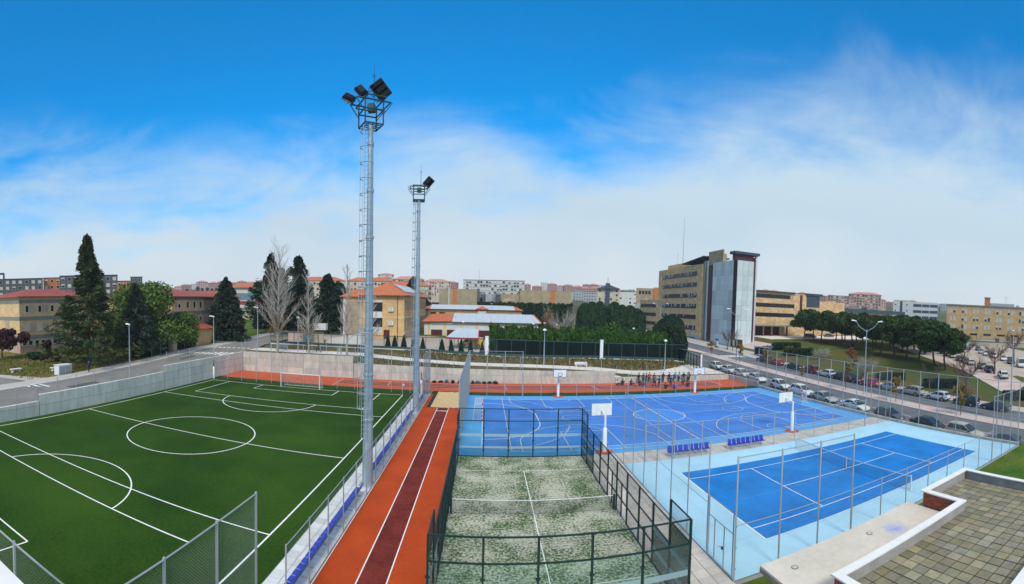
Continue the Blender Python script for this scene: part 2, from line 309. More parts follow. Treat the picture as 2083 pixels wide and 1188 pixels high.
M['paintcar']=mat('car paint',(1,1,1),.28,.0,objcol=True,spec=.6); M['tyre']=mat('tyre',(.015,.015,.016),.8); M['rim']=mat('wheel rim',(.40,.41,.42),.35,metal=.6); M['carglass']=mat('car glass',(.018,.024,.028),.06,.1,spec=.7); M['lampw']=mat('headlight',(.62,.65,.66),.15,spec=.6); M['lampr']=mat('tail light',(.45,.012,.010),.25,spec=.5); M['plate']=mat('number plate',(.7,.7,.68),.5); M['trim']=mat('black trim',(.02,.02,.022),.6)
M['skin']=mat('skin',(.46,.26,.18),.6,.05); M['hair']=mat('dark hair',(.02,.013,.01),.7,.2); M['shirt']=mat('clothing',(1,1,1),.9,.08,objcol=True,coord='obj',scale=4); M['pants']=mat('dark trousers',(.020,.024,.040),.9,.3,scale=2); M['shoe']=mat('shoes',(.10,.10,.11),.7)
M['signb']=mat('blue sign',(.03,.16,.45),.5); M['yellow']=mat('yellow paint',(.52,.38,.02),.6,.08); M['metalr']=mat('rail red',(.38,.05,.03),.6)
# ================================================================ terrain
def lerp(x,*k):
    for (a,b),(c,d) in zip(k,k[1:]):
        if x<=c: return b if x<=a else b+(d-b)*(x-a)/(c-a)
    return k[-1][1]
def sm(a,b,x): t=min(1,max(0,(x-a)/(b-a))); return t*t*(3-2*t)
def zs(y): return lerp(y,(-80,-2.2),(10,-1.1),(170,3.5),(400,6))                  # street on the right
def zl(y): return lerp(y,(-60,.2),(22,1.25),(40,1.7),(57,2.5),(70,3.3),(100,4.3),(160,5.2),(400,8))   # street on the left
def zpath(x): return lerp(x,(-41,3.55),(-21,3.5),(-12.7,2.85),(-3.3,2.4),(9,2.2),(19,1.8),(26,1.05),(42,.9))
def zfen(x): return lerp(x,(-40,4.2),(-14,3.9),(-5.6,3.43),(7,3.0),(21,2.9),(36,2.4),(48,1.3))
def zwall(x): return lerp(x,(-21,3.4),(-20,2.25),(-3,2.25),(9,2.2),(21,1.85),(22,.92),(43,.85))
def zback(x,y): return lerp(y,(70.4,zwall(x)),(72.0,zpath(x)-.02),(72.3,zpath(x)),(75.8,zpath(x)+.05),(79.6,zfen(x)),(120,zfen(x)+.3),(300,zfen(x)+3))
def hill(x,y):
    r=math.hypot(x,y); return 33*sm(210,1100,r)+9*sm(900,1600,r)+(3.5*math.sin(x*.011+1)+3*math.sin(y*.013))*sm(350,700,r)
def zright(x,y): return zs(y)+2.2*sm(66,85,x)
def zt(x,y):
    if y<70.2: 
        a=zl(y) if x<0 else zright(x,y)
    else:
        b=zback(x,y); l=zl(y); r_=zright(x,y); tl=sm(-52,-41.5,x); tr=sm(37.5,44,x) if y<100 else sm(37.5,60,x)
        a=l+(b-l)*tl; a=a+(r_-a)*tr
    return a+hill(x,y)
def ontrack(x,y):
    if -54.2<x<-41.6 and y<135: return .3
    if 42.8<x<65.4: return .3
    if y>70.1 and y<76.2 and -42<x<43: return .25
    return 0
gx=sorted(set([-1100,-1000,-800,-650,-520,-420,-340,-280,-230,-190,-160,-138,-120,-108,-98,-90,-84,-78,-72,-66,-62,-58,-54.25,-54.15,-50,-46,-41.95,-41.65]+list(range(-40,42,4))+[42.75,42.85,46,50,53,56,59,62,65.35,65.45]+list(range(69,150,5))+[160,175,195,220,250,290,340,420,520,650,800,1000,1100]))
gy=sorted(set([-120,-60,-30,-10]+list(range(5,70,5))+[70.25,72.3,75.8,76.25,78,79.6,83]+list(range(88,150,6))+[160,175,195,220,250,290,340,400,460,530,620,720,850,1000,1100]))
b=MB(); gi={}
for j,y in enumerate(gy):
    for i,x in enumerate(gx): gi[i,j]=len(b.v); b.v.append((x,y,zt(x,y)-ontrack(x,y)))
def region(cx,cy):
    if cy<70.2 and cx<-54: return 0
    if cy>200 or abs(cx)>170: return 3
    if cx>65 and cy<140: return 2
    if 75<cy<80 and -42<cx<43: return 4
    if cy>79: return 1
    return 0
for j in range(len(gy)-1):
    for i in range(len(gx)-1):
        cx=(gx[i]+gx[i+1])/2; cy=(gy[j]+gy[j+1])/2
        if -41.65<cx<42.8 and cy<70.3: continue
        b.f.append((gi[i,j],gi[i+1,j],gi[i+1,j+1],gi[i,j+1])); b.mi.append(region(cx,cy))
struct('terrain',b,[M['lawn'],M['lawng'],M['park'],M['land'],M['weeds']],smooth=True)
def drape(name,x0,x1,ys,m,dz=0,nx=1,xf=None):
    b=MB(); rows=[]
    for y in ys:
        a,c=(xf(y) if xf else (x0,x1)); rows.append([len(b.v)+k for k in range(nx+1)]); b.v+=[(a+(c-a)*k/nx,y,zt(a+(c-a)*k/nx,y)+dz) for k in range(nx+1)]
    for r0,r1 in zip(rows,rows[1:]):
        for k in range(nx): b.f.append((r0[k],r0[k+1],r1[k+1],r1[k])); b.mi.append(0)
    return struct(name,b,m,smooth=True)
def kerb(name,x0,x1,ys,m,h=.13):
    b=MB()
    for y0,y1 in zip(ys,ys[1:]):
        x=(x0+x1)/2; a=zt(x,y0)-.25; c=zt(x,y1)-.25
        b.idx([(x0,y0,a),(x1,y0,a),(x1,y1,c),(x0,y1,c),(x0,y0,a+.25+h),(x1,y0,a+.25+h),(x1,y1,c+.25+h),(x0,y1,c+.25+h)],[(4,5,6,7),(0,1,5,4),(1,2,6,5),(2,3,7,6),(3,0,4,7)])
    return struct(name,b,m)
Y=lambda a,c,n: [a+(c-a)*k/n for k in range(n+1)]
ysl=Y(-30,132,54); ysr=Y(-40,190,60)
drape('street',-51,-41.72,ysl,M['asphl'],0,3); drape('pavement',-54,-51.2,ysl,M['pave'],.12); kerb('kerb',-51.2,-51.0,ysl,M['conc'])
drape('road',43.1,52.2,ysr,M['asph'],0,3); drape('road',55.3,61.7,ysr,M['asph'],0,2)
kerb('kerb',52.2,52.4,ysr,M['pave']); kerb('kerb',55.1,55.3,ysr,M['pave']); drape('median',52.4,55.1,ysr,M['pavepk'],.12)
kerb('kerb',61.7,61.9,ysr,M['pave']); drape('pavement',61.9,65.2,ysr,M['pave'],.12)
M['patch']=mat('asphalt repair',(.075,.08,.083),.9,.2,scale=1)
b=MB()
for x0,y0,w_,l_ in ((46,37,1.2,5),(48.6,62,1.0,9),(57,46,1.4,4),(58.5,70,1.1,8),(46.2,82,1.6,4),(56.5,28,1.0,6),(-47,35,1.3,5),(-44.5,52,.9,7),(-48.6,60,1.2,4)):
    b.fc((x0,y0,zt(x0,y0)+.012),(x0+w_,y0,zt(x0,y0)+.012),(x0+w_,y0+l_,zt(x0,y0+l_)+.012),(x0,y0+l_,zt(x0,y0+l_)+.012))
struct('road_patches',b,M['patch'])
# white road lines and zebra crossings
b=MB(); k=0
def zebra(x0,x1,y0,y1,n,dz):
    for i in range(n):
        a=x0+(x1-x0)*i/n; c=a+(x1-x0)/n*.5; b.fc((a,y0,zt(a,y0)+dz),(c,y0,zt(c,y0)+dz),(c,y1,zt(c,y1)+dz),(a,y1,zt(a,y1)+dz))
zebra(-50.8,-42.3,66,75,8,.02)
for i in range(7): 
    y0=27.5+i*.95; b.fc((-56.2+i*.9,y0,zt(-55,y0)+.04),(-54+i*.9,y0+.1,zt(-54,y0)+.04),(-54.1+i*.9,y0+.55,zt(-54,y0)+.04),(-56.3+i*.9,y0+.45,zt(-55,y0)+.04))
for i in range(6):
    x0=56.0+i*.95; b.fc((x0,93,zt(x0,93)+.02),(x0+.5,93,zt(x0,93)+.02),(x0+.5,97,zt(x0,97)+.02),(x0,97,zt(x0,97)+.02))
for y0 in np.arange(-20,150,6.):
    for x0 in (47.9,):
        b.fc((x0,y0,zt(x0,y0)+.02),(x0+.1,y0,zt(x0,y0)+.02),(x0+.1,y0+2,zt(x0,y0+2)+.02),(x0,y0+2,zt(x0,y0+2)+.02))
struct('road_markings',b,M['paint'])
# side street turning off at the left, parking lot, lot footpath, forecourt
def patch(name,pts,m,dz,n=6):
    b=MB(); P=[Vector(p) for p in pts]; g=[[P[0].lerp(P[1],i/n).lerp(P[3].lerp(P[2],i/n),j/n) for i in range(n+1)] for j in range(n+1)]
    for row in g:
        for p in row: b.v.append((p.x,p.y,zt(p.x,p.y)+dz))
    for j in range(n):
        for i in range(n): b.f.append((j*(n+1)+i,j*(n+1)+i+1,(j+1)*(n+1)+i+1,(j+1)*(n+1)+i)); b.mi.append(0)
    return struct(name,b,m,smooth=True)
patch('side_street',[(-90,20),(-54,22),(-54,33),(-90,29.5)],M['asphl'],.03); patch('pavement',[(-90,29.5),(-62,31.5),(-62,33.2),(-90,31.5)],M['pave'],.06); patch('pavement',[(-62,31.5),(-54,33.5),(-54,37),(-62,33.2)],M['pave'],.06)
patch('parking_lot',[(78,30),(130,34),(172,80),(118,84)],M['lot'],.10,10); patch('footpath',[(71,30),(78,30),(118,84),(112,86)],M['pavepk'],.12,10)
patch('forecourt',[(78,116),(150,112),(150,128),(78,128)],M['path'],.08,8); patch('brick_ramp',[(71,104),(79,105),(79,119),(71,113.4)],M['pavepk'],.10,5)
patch('sports_centre_yard',[(-40,81),(2,81),(2,112),(-40,112)],M['lot'],.06,8); patch('pavement',[(65.2,95),(69,95),(69,180),(65.2,180)],M['pave'],.06,8)
# path and weed bank behind the rear wall
drape('path',0,0,[0],M['path']) if False else None
b=MB(); xs=Y(-41.5,42.5,42)
for a,c in zip(xs,xs[1:]):
    f=lambda x:72.0+.5*sm(-22,-8,x)-1.6*sm(10,26,x)
    b.fc((a,f(a),zpath(a)+.05),(c,f(c),zpath(c)+.05),(c,75.9+3.2*sm(30,42,c),zt(c,75.9+3.2*sm(30,42,c))+.05),(a,75.9+3.2*sm(30,42,a),zt(a,75.9+3.2*sm(30,42,a))+.05))
struct('path',b,M['path'])
b=MB()
for a,c in zip(xs,xs[1:]):
    g=lambda x: (lerp(x,(-21,3.3),(-20,2.3),(-3,2.3),(9,2.2),(21,1.9),(22,.95),(43,.85)))
    f=lambda x:72.0+.5*sm(-22,-8,x)-1.6*sm(10,26,x)+.05
    b.fc((a,70.2,g(a)),(c,70.2,g(c)),(c,f(c),zpath(c)+.03),(a,f(a),zpath(a)+.03))
struct('earth_bank',b,M['weeds'])
# ================================================================ haze: one closed box of even air
hz=bpy.data.materials.new('haze'); hz.use_nodes=True; nt=hz.node_tree; nt.nodes.clear(); o_=nt.nodes.new('ShaderNodeOutputMaterial'); pv=nt.nodes.new('ShaderNodeVolumePrincipled'); pv.inputs['Color'].default_value=(.88,.92,.96,1); pv.inputs['Density'].default_value=.00026; pv.inputs['Anisotropy'].default_value=.15; nt.links.new(pv.outputs[0],o_.inputs['Volume'])
o_=link('haze',MB().box(-1160,-160,-5,1160,1160,80).mesh('haze',hz)); o_['kind']='stuff'; o_['label']='thin pale haze over the distant city'
# ================================================================ sports ground surfaces
def sheet(name,x0,y0,x1,y1,z,m): return struct(name,MB().fc((x0,y0,z),(x1,y0,z),(x1,y1,z),(x0,y1,z)),m)
sheet('ground_slab',-41.6,-20,42.9,70.1,-.06,M['joint'])
sheet('pitch_turf',-41.5,5.2,-9.12,60.35,0,M['turf'])
sheet('grass_strip',-42,60.45,42.6,62.55,.02,M['strip'])
sheet('red_track',-41.5,62.6,42.6,70,0,M['redfar'])
sheet('red_runup',-7.15,6,-1.95,62.55,0,M['red'])
sheet('runway',-5.28,6,-4.02,52.4,.006,M['runway'])
sheet('blue_court_border',-1.92,36.1,42.65,60.4,0,M['bluelt'])
sheet('blue_court',0,37.9,40,58,.006,M['bluedk'])
b=MB(); b.f.append(tuple(range(48))); b.mi=[0]; b.v=[(20+2.96*math.cos(i*PI/24),48+2.96*math.sin(i*PI/24),.012) for i in range(48)]; struct('centre_circle',b,M['bluering'])
sheet('tennis_surround',11.05,17,42.65,33.42,0,M['tenlt'])
sheet('tennis_court',14.53,19.37,38.30,30.34,.006,M['tendk'])
sheet('padel_turf',-1.85,15.84,8.11,35.80,.01,M['padel'])
sheet('lawn',10.9,-20,46,16.7,-.03,M['lawng'])
# sand pit with raked hollows
b=MB(); n=22
for j in range(n+1):
    for i in range(n+1): b.v.append((-6.15+4.1*i/n,52.5+9.35*j/n,max(.008,.055+random.uniform(-.03,.03)-.05*math.exp(-((i/n-.5)/.2)**2-((j/n-.45)/.25)**2))))
for j in range(n):
    for i in range(n): b.f.append((j*(n+1)+i,j*(n+1)+i+1,(j+1)*(n+1)+i+1,(j+1)*(n+1)+i)); b.mi.append(0)
struct('sand_pit',b,M['sand'])
struct('sand_pit_edge',MB().box(-6.62,52.5,0,-6.15,61.9,.05).box(-6.15,61.85,0,-2,62.0,.05),M['rubber'])
class Paint:
    def __init__(s,z=.02): s.b=MB(); s.z=z
    def ln(s,p,q,w=.09):
        p=Vector((*p,0)); q=Vector((*q,0)); d=(q-p).normalized(); n=Vector((-d.y,d.x,0))*w/2; z=Vector((0,0,s.z)); s.z+=.0006
        s.b.fc(p-n+z,q-n+z,q+n+z,p+n+z); return s
    def arc(s,c,r,a0=0,a1=360,w=.09,n=40):
        z=s.z; s.z+=.0006
        P=[(c[0]+(r+e)*math.cos(R(a0+(a1-a0)*i/n)),c[1]+(r+e)*math.sin(R(a0+(a1-a0)*i/n)),z) for i in range(n+1) for e in (-w/2,w/2)]
        s.b.idx(P,[(2*i,2*i+1,2*i+3,2*i+2) for i in range(n)]); return s
    def rect(s,x0,y0,x1,y1,w=.09): return s.ln((x0,y0),(x1,y0),w).ln((x1,y0),(x1,y1),w).ln((x1,y1),(x0,y1),w).ln((x0,y1),(x0,y0),w)
p=Paint(); x0,x1=-40.35,-10.64; cx=-25.49; cy=33.35
p.rect(x0,8.8,x1,58.84,.10).ln((x0,cy),(x1,cy),.10).arc((cx,cy),6,w=.10,n=72)
p.ln((cx-11.75,58.84),(cx-11.75,49.8),.10).ln((cx+11.75,58.84),(cx+11.75,49.8),.10).ln((cx-11.75,49.8),(cx+11.75,49.8),.10)
p.ln((cx-5.9,58.84),(cx-5.9,55.85),.10).ln((cx+5.9,58.84),(cx+5.9,55.85),.10).ln((cx-5.9,55.85),(cx+5.9,55.85),.10).ln((x0,46.8),(x1,46.8),.10).arc((cx,49.8),6,180,360,.10)
p.ln((cx-11.75,8.8),(cx-11.75,17.78),.10).ln((cx+11.75,8.8),(cx+11.75,17.78),.10).ln((cx-11.75,17.78),(cx+11.75,17.78),.10)
p.ln((cx-5.9,8.8),(cx-5.9,11.9),.10).ln((cx+5.9,8.8),(cx+5.9,11.9),.10).ln((cx-5.9,11.9),(cx+5.9,11.9),.10).ln((x0,20.62),(x1,20.62),.10).arc((cx,16.9),6,8,172,.10)
struct('pitch_markings',p.b,M['paint'])
p=Paint(.016)
for x in (-5.3,-4.0): p.ln((x,6),(x,52.4),.06)
p.ln((-5.3,50.9),(-4.0,50.9),.22)
for y in (64.7,65.85,67.0,68.15): p.ln((-22,y),(38,y),.06)
p.ln((-22,63),(-22.1,68.7),.07).ln((38,64.5),(38,68.4),.07)
for x in (-14,-9,3.5,17,31): p.ln((x,64.7),(x-.3,68.15),.05)
p.ln((-7.1,6),(-7.1,62.5),.05)
struct('track_markings',p.b,M['paint'])
b=MB()
for y in (64.75,65.9,67.05): b.fc((-22,y,.006),(38,y,.006),(38,y+1.04,.006),(-22,y+1.04,.006))
struct('track_lanes',b,M['lane'])
p=Paint(.024)
p.rect(0,38,40,58,.07).ln((20,38),(20,58),.08).arc((20,48),3,w=.08,n=60)
for sx,bx in ((1,0),(-1,40)):
    for yy,a0,a1 in ((49.5,0,90),(46.5,270,360)):
        aa=(a0,a1) if sx>0 else ((90,180) if yy>48 else (180,270)); p.arc((bx,yy),6,*aa,.08,24)
    p.ln((bx+6*sx,46.5),(bx+6*sx,49.5),.08)
    for yy,aa in ((49.5,(8,80) if sx>0 else (100,172)),(46.5,(280,352) if sx>0 else (188,260))): p.arc((bx,yy),9,*aa,.05,24)
struct('handball_markings',p.b,M['paint'])
p=Paint(.062)
for c in (10,30):
    p.rect(c-7.5,37.0,c+7.5,59.2,.05).ln((c-7.5,48.1),(c+7.5,48.1),.05).arc((c,48.1),1.3,n=36,w=.05)
    for s,yb in ((1,37.0),(-1,59.2)):
        yc=yb+1.58*s; yf=yb+5.85*s
        p.ln((c-2.4,yb),(c-2.4,yf),.06).ln((c+2.4,yb),(c+2.4,yf),.06).ln((c-2.4,yf),(c+2.4,yf),.05).arc((c,yf),1.8,0 if s>0 else 180,180 if s>0 else 360,.05,24)
        p.ln((c-6.55,yb),(c-6.55,yc+1.6*s),.07).ln((c+6.55,yb),(c+6.55,yc+1.6*s),.07); a=14
        p.arc((c,yc),6.75,a if s>0 else 180+a,180-a if s>0 else 360-a,.07,40).arc((c,yc),1.25,0 if s>0 else 180,180 if s>0 else 360,.05,24)
struct('basketball_markings',p.b,M['cream'])
p=Paint(.014); tx,ty=14.53,30.34
p.ln((tx,ty),(tx,ty-10.97),.10).ln((tx,ty-10.97),(tx+23.77,ty-10.97),.05).ln((tx,ty-1.37),(tx+23.77,ty-1.37),.06).ln((tx,ty-9.6),(tx+23.77,ty-9.6),.06)
for x in (5.485,18.285): p.ln((tx+x,ty-1.37),(tx+x,ty-9.6),.06)
p.ln((tx+5.485,ty-5.485),(tx+18.285,ty-5.485),.06)
struct('tennis_markings',p.b,M['paint'])
p=Paint(.02)
p.ln((3.13,18.87),(3.13,32.77),.05).ln((-1.8,18.87),(8.08,18.87),.05).ln((-1.8,32.77),(8.08,32.77),.05)
struct('padel_markings',p.b,M['paint'])
# paving slabs one by one
def slabs(name,label,x0,y0,x1,y1,nx,ny,m,top=.0,gap=.014,key=None):
    root=struct(name,MB().fc((x0,y0,-.04),(x1,y0,-.04),(x1,y1,-.04),(x0,y1,-.04)),M['joint'],label)
    wx=(x1-x0)/nx; wy=(y1-y0)/ny; me=MB().box(-wx/2+gap,-wy/2+gap,-.05,wx/2-gap,wy/2-gap,0).mesh('paving_slab',m)
    order=[(i,j) for j in range(ny) for i in range(nx)]
    if key: order.sort(key=key)
    rest=MB()
    for k,(i,j) in enumerate(order):
        c=(x0+wx*(i+.5),y0+wy*(j+.5),top+random.uniform(-.004,.004))
        if k<300:
            o=link('paving_slab',me,root,c); v=random.uniform(.86,1.08); o.color=(v,v,v*random.uniform(.97,1.03),1)
        else: rest.box(c[0]-wx/2+gap,c[1]-wy/2+gap,-.05,c[0]+wx/2-gap,c[1]+wy/2-gap,c[2])
    if rest.v: o=part('paving_slab',rest,m,root); o['kind']='stuff'
    return root
slabs('seating_paving','white paving under the seat rows beside the football pitch',-9.08,6,-7.2,60.3,3,90,M['slabw'])
slabs('court_paving','beige slabs between the blue court and the tennis court',11.05,33.46,42.65,36.08,4*12,4,M['slabb'],key=lambda t:(-t[1],t[0]))
slabs('side_paving','beige slabs beside the glass court',8.2,10,11.0,36.08,4,40,M['slabb'])
# ================================================================ retaining walls, panel by panel
def panelwall(name,label,segs,m,axis,pos,th,n0=-1):
    t=thing(name,label,'wall'); core=MB()
    for a,c,za,zc,top0,top1,hs in segs:
        n=max(1,round((c-a)/3.0)); 
        for i in range(n):
            u0=a+(c-a)*i/n; u1=a+(c-a)*(i+1)/n; t0=top0+(top1-top0)*i/n; t1=top0+(top1-top0)*(i+1)/n; zz=[-.1]+[h for h in hs if h<min(t0,t1)-.2]+[None]
            for lo,hi in zip(zz,zz[1:]):
                h0,h1=(t0,t1) if hi is None else (hi,hi); g=.02; w0=th/2*n0; 
                b=MB(); 
                pts=[(u0+g,lo+g),(u1-g,lo+g),(u1-g,h1-g*(hi is not None)),(u0+g,h0-g*(hi is not None))]
                P=[]
                for off in (0,th):
                    for u,z in pts: P.append((pos+off*n0,u,z) if axis=='x' else (u,pos+off*-n0,z))
                b.idx(P,[(0,1,2,3),(7,6,5,4),(0,4,5,1),(1,5,6,2),(2,6,7,3),(3,7,4,0)])
                o=part('concrete_panel',b,m,t); v=random.uniform(.9,1.08); o.color=(v,v,v*random.uniform(.96,1.02),1)
        q=.03
        P=[(pos+q*n0,a,-.1),(pos+q*n0,c,-.1),(pos+q*n0,c,top1-.04),(pos+q*n0,a,top0-.04),(pos+(th-.03)*n0,a,-.1),(pos+(th-.03)*n0,c,-.1),(pos+(th-.03)*n0,c,top1-.04),(pos+(th-.03)*n0,a,top0-.04)]
        if axis!='x': P=[(y,x if n0>0 else pos-(x-pos),z) for x,y,z in P]
        core.idx(P,[(0,1,2,3),(7,6,5,4),(0,4,5,1),(1,5,6,2),(2,6,7,3),(3,7,4,0)])
    part('core',core,M['joint'],t); return t
panelwall('retaining_wall','long pale concrete retaining wall stepping up beside the football pitch',[(4,27.25,0,0,1.2,1.66,[1.15]),(27.3,48.4,0,0,2.38,2.58,[1.2]),(48.45,70.3,0,0,3.45,3.42,[1.2,2.4])],M['conc'],'x',-41.6,.35)
panelwall('retaining_wall','grey concrete retaining wall behind the red running track',[(-41.55,-20.9,0,0,3.5,3.62,[1.2,2.4]),(-20.85,21.2,0,0,2.45,1.98,[1.25]),(21.25,42.6,0,0,1.0,.88,[])],M['concg'],'y',70.05,.35)
panelwall('retaining_wall','low concrete wall between the blue court and the parked cars',[(16.9,61,0,0,.22,.36,[]),(61.05,70.4,0,0,.93,.88,[])],M['concg'],'x',42.7,.35,1)
# ================================================================ floodlight masts
def floodlamp(t,c,a,b_,w,h):
    """flat lamp box: width along a, height along b_"""
    c=Vector(c); s=Vector(a).normalized(); u=Vector(b_); u=(u-s*u.dot(s)).normalized(); d=s.cross(u); d=d if d.y>0 else -d
    b=MB(); b.obox(c,s*w/2,u*h/2,d*.10)
    b.idx([c-d*.10+s*w/2*p+u*h/2*e for p,e in((-1,-1),(1,-1),(1,1),(-1,1))]+[c-d*.24+s*w/3*p+u*h/3*e for p,e in((-1,-1),(1,-1),(1,1),(-1,1))],[(0,1,5,4),(1,2,6,5),(2,3,7,6),(3,0,4,7),(4,5,6,7)])
    o=part('floodlight',b,M['black'],t)
    part('lens',MB().obox(c+d*.11,s*(w/2-.04),u*(h/2-.04),d*.008).obox(c-u*(h/2+.006)+d*.03,s*(w/2-.05),u*.008,d*.05),M['lens'],o)
    part('bracket',MB().bar(c-u*h/2-s*w*.3,c-u*(h/2+.3)-s*w*.1,.03).bar(c-u*h/2+s*w*.3,c-u*(h/2+.3)+s*w*.1,.03),M['dkrail'],o)
def mast(x,y,label,rot,lamps):
    t=thing('floodlight_mast',label,'floodlight mast',(x,y,0),0,'floodlight masts beside the football pitch')
    part('pole',MB().lathe([(.39,0),(.375,.3),(.36,2),(.17,24.3)],10),M['galv'],t,smooth=False)
    part('base_plate',MB().box(-.5,-.5,.0,.5,.5,.05),M['galv'],t)
    b=MB()
    for z in np.arange(4.4,24.,.0+3.1): b.lathe([(.40-z*.0078,0),(.415-z*.0078,.03),(.415-z*.0078,.17),(.40-z*.0078,.2)],10,(0,0,z))
    part('joint_collar',b,M['galv'],t)
    lx=-.50; b=MB(); px=lambda z:-(.36-.0085*z)-.12
    for dy in (-.22,.22): b.bar((px(3.2)-.03,dy,3.2),(px(24)-.03,dy,24.2),.025)
    for z in np.arange(3.3,24,.3): b.bar((px(z)-.03,-.22,z),(px(z)-.03,.22,z),.014)
    part('ladder',b,M['galv'],t,rot=PI/2-.33)
    b=MB(); hoops=list(np.arange(5.4,24.2,1.02))
    for z in hoops: b.ring((px(z)-.12,0,z),.43,.030,12,'z',PI*.35,PI*1.65)
    for a in (PI*.62,PI,PI*1.38): b.bar((px(5.4)-.12+.43*math.cos(a),.43*math.sin(a),5.4),(px(24)-.12+.43*math.cos(a),.43*math.sin(a),24.1),.022)
    part('ladder_cage',b,M['galv'],t,rot=PI/2-.33)
    Rm=Matrix.Rotation(rot,3,'Z'); W=lambda x,y,z: Rm@Vector((x,y,z))
    b=MB(); s=.62
    for z in (24.25,25.15):
        for a,c in (((-s,-s),(s,-s)),((s,-s),(s,s)),((s,s),(-s,s)),((-s,s),(-s,-s))): b.bar(W(*a,z),W(*c,z),.055)
    for a in ((-s,-s),(s,-s),(s,s),(-s,s)): b.bar(W(*a,24.25),W(*a,25.75),.05)
    for e in (-.3,0,.3): b.bar(W(-s,e,24.27),W(s,e,24.27),.04); b.bar(W(e,-s,24.3),W(e,s,24.3),.03)
    part('platform',b,M['dkrail'],t)
    b=MB(); s2=1.15 if rot>.3 else .95
    for e in (-.62,.62): b.bar(W(-s2,e,25.75),W(s2,e,25.75),.06); b.bar(W(e,-s2,25.82),W(e,s2,25.82),.06)
    for a,c in (((-s2,-.62),(-s2,.62)),((s2,-.62),(s2,.62)),((-.62,s2),(.62,s2)),((-.62,-s2),(.62,-s2))): b.bar(W(*a,25.78),W(*c,25.78),.05)
    for a in ((-s,-s),(s,-s),(s,s),(-s,s)): b.bar(W(a[0],a[1],24.9),W(a[0]*2.0,a[1],25.75),.035)
    part('head_frame',b,M['dkrail'],t)
    part('control_box',MB().box(-.2,-.2,25.2,.25,.25,25.7),M['dkrail'],t)
    for c_,a_,b_,w_,h_ in lamps: floodlamp(t,c_,a_,b_,w_,h_)
    part('lightning_rod',MB().bar((.2,0,25.2),(.2,0,27.6),.025).bar((.2,0,27.6),(.2,0,28.3),.012).bar((.05,0,27.5),(.35,0,27.55),.012).bar((.2,-.15,27.55),(.2,.15,27.5),.012).bar((.1,-.1,27.6),(.3,.1,27.45),.012),M['dkrail'],t)
    return t
A1=(.58,.30,-.76); B1=(.78,.35,.52)
mast(-7.6,29.05,'nearer floodlight mast with caged ladder and a cluster of dark lamps',.62,[((.62+.40*k*.58,.1+.40*k*.30,26.62-.40*k*.76),A1,B1,.38,.95) for k in (-1,0,1)]+[((-.72,.2,26.72),(.62,.3,.42),(-.55,.25,.80),.55,.92),((-1.45,-.2,26.15),(.80,.2,-.42),(.25,.55,.60),.80,.50)])
mast(-7.6,50.6,'farther floodlight mast with caged ladder and one lamp raised to the right',.15,[((.95,0,26.45),(.72,.2,-.60),(.65,.35,.60),.55,1.15),((1.15,.5,26.35),(.72,.2,-.60),(.65,.35,.60),.55,1.15)])
# ================================================================ fences of real wire
def wirepanel(b,o,u,L,H,z0=0,s=.075,r=.0021):
    """diamond mesh on a rectangle: origin o, unit direction u, length L, height H"""
    o=Vector(o); u=Vector(u); z=Vector((0,0,1)); n=u.cross(z); st=s*math.sqrt(2)
    tri=[n*r,-n*r*.5+z*r*.87,-n*r*.5-z*r*.87]
    for sg in (1,-1):
        k=-H
        while k<L:
            a0=max(0,k); a1=min(L,k+H)
            if a1>a0:
                zA,zB=(a0-k,a1-k) if sg>0 else (H-(a0-k),H-(a1-k))
                p=o+u*a0+z*(z0+zA); q=o+u*a1+z*(z0+zB)
                i=len(b.v); b.v+=[tuple(p+t) for t in tri]+[tuple(q+t) for t in tri]
                for j in range(3): b.f.append((i+j,i+(j+1)%3,i+3+(j+1)%3,i+3+j)); b.mi.append(0)
            k+=st
    return b
def fence(label,p,q,h,step,base=None,rails=(1.0,),s=.075,r=.0021,pr=.036,cat='fence',name='wire_fence',z0=0,brace=(),mesh=True,skip=(),toprail=True):
    p=Vector((*p,0)); q=Vector((*q,0)); L=(q-p).length; u=(q-p)/L; n=max(1,round(L/step)); bz=base or (lambda x,y:z0)
    t=thing(name,label,cat,(p.x,p.y,bz(p.x,p.y)))
    me=MB().lathe([(pr,0),(pr,h+.04),(pr*.6,h+.07)],8).mesh('post',M['post'],True)
    pos=[p+u*(L*i/n) for i in range(n+1)]
    for c in pos:
        o=link('post',me,t,(c.x-p.x,c.y-p.y,bz(c.x,c.y)-bz(p.x,p.y)))
    for f in rails:
        if f==1.0 and not toprail: continue
        b=MB()
        for a,c in zip(pos,pos[1:]): b.bar((a.x,a.y,bz(a.x,a.y)+h*f),(c.x,c.y,bz(c.x,c.y)+h*f),pr*.6 if f==1.0 else pr*.42,6)
        part('rail',b,M['post'],t,True)
    b=MB()
    for i in brace:
        c=pos[i]; 
        for e in (-1,1):
            d=c+u*e*h*.75; b.bar((c.x,c.y,bz(c.x,c.y)+h*.85),(d.x,d.y,bz(d.x,d.y)+.05),.02,5)
    if b.v: part('brace',b,M['post'],t,True)
    if mesh:
        b=MB()
        for i,(a,c) in enumerate(zip(pos,pos[1:])):
            if i in skip: continue
            lift=(bz(a.x,a.y)+bz(c.x,c.y))/2+.03; wirepanel(b,(a.x,a.y,0),u,(c-a).length,h-.05,lift,s,r)
        for z_ in (.33,.66):
            for a,c in zip(pos,pos[1:]): b.bar((a.x,a.y,bz(a.x,a.y)+h*z_),(c.x,c.y,bz(c.x,c.y)+h*z_),.0035,3,cap=False)
        part('wire_mesh',b,M['wire'],t,True,kind='stuff')
    return t
fx=-7.17
fence('tall wire fence at the near corner of the football pitch',(fx,5.9),(fx,12.9),6.0,2.32,s=.065,r=.0022,pr=.045)
fence('waist to head high wire fence between the seats and the red run-up',(fx,12.95+2.3),(fx,53.5),3.0,2.33,s=.065,r=.0013)
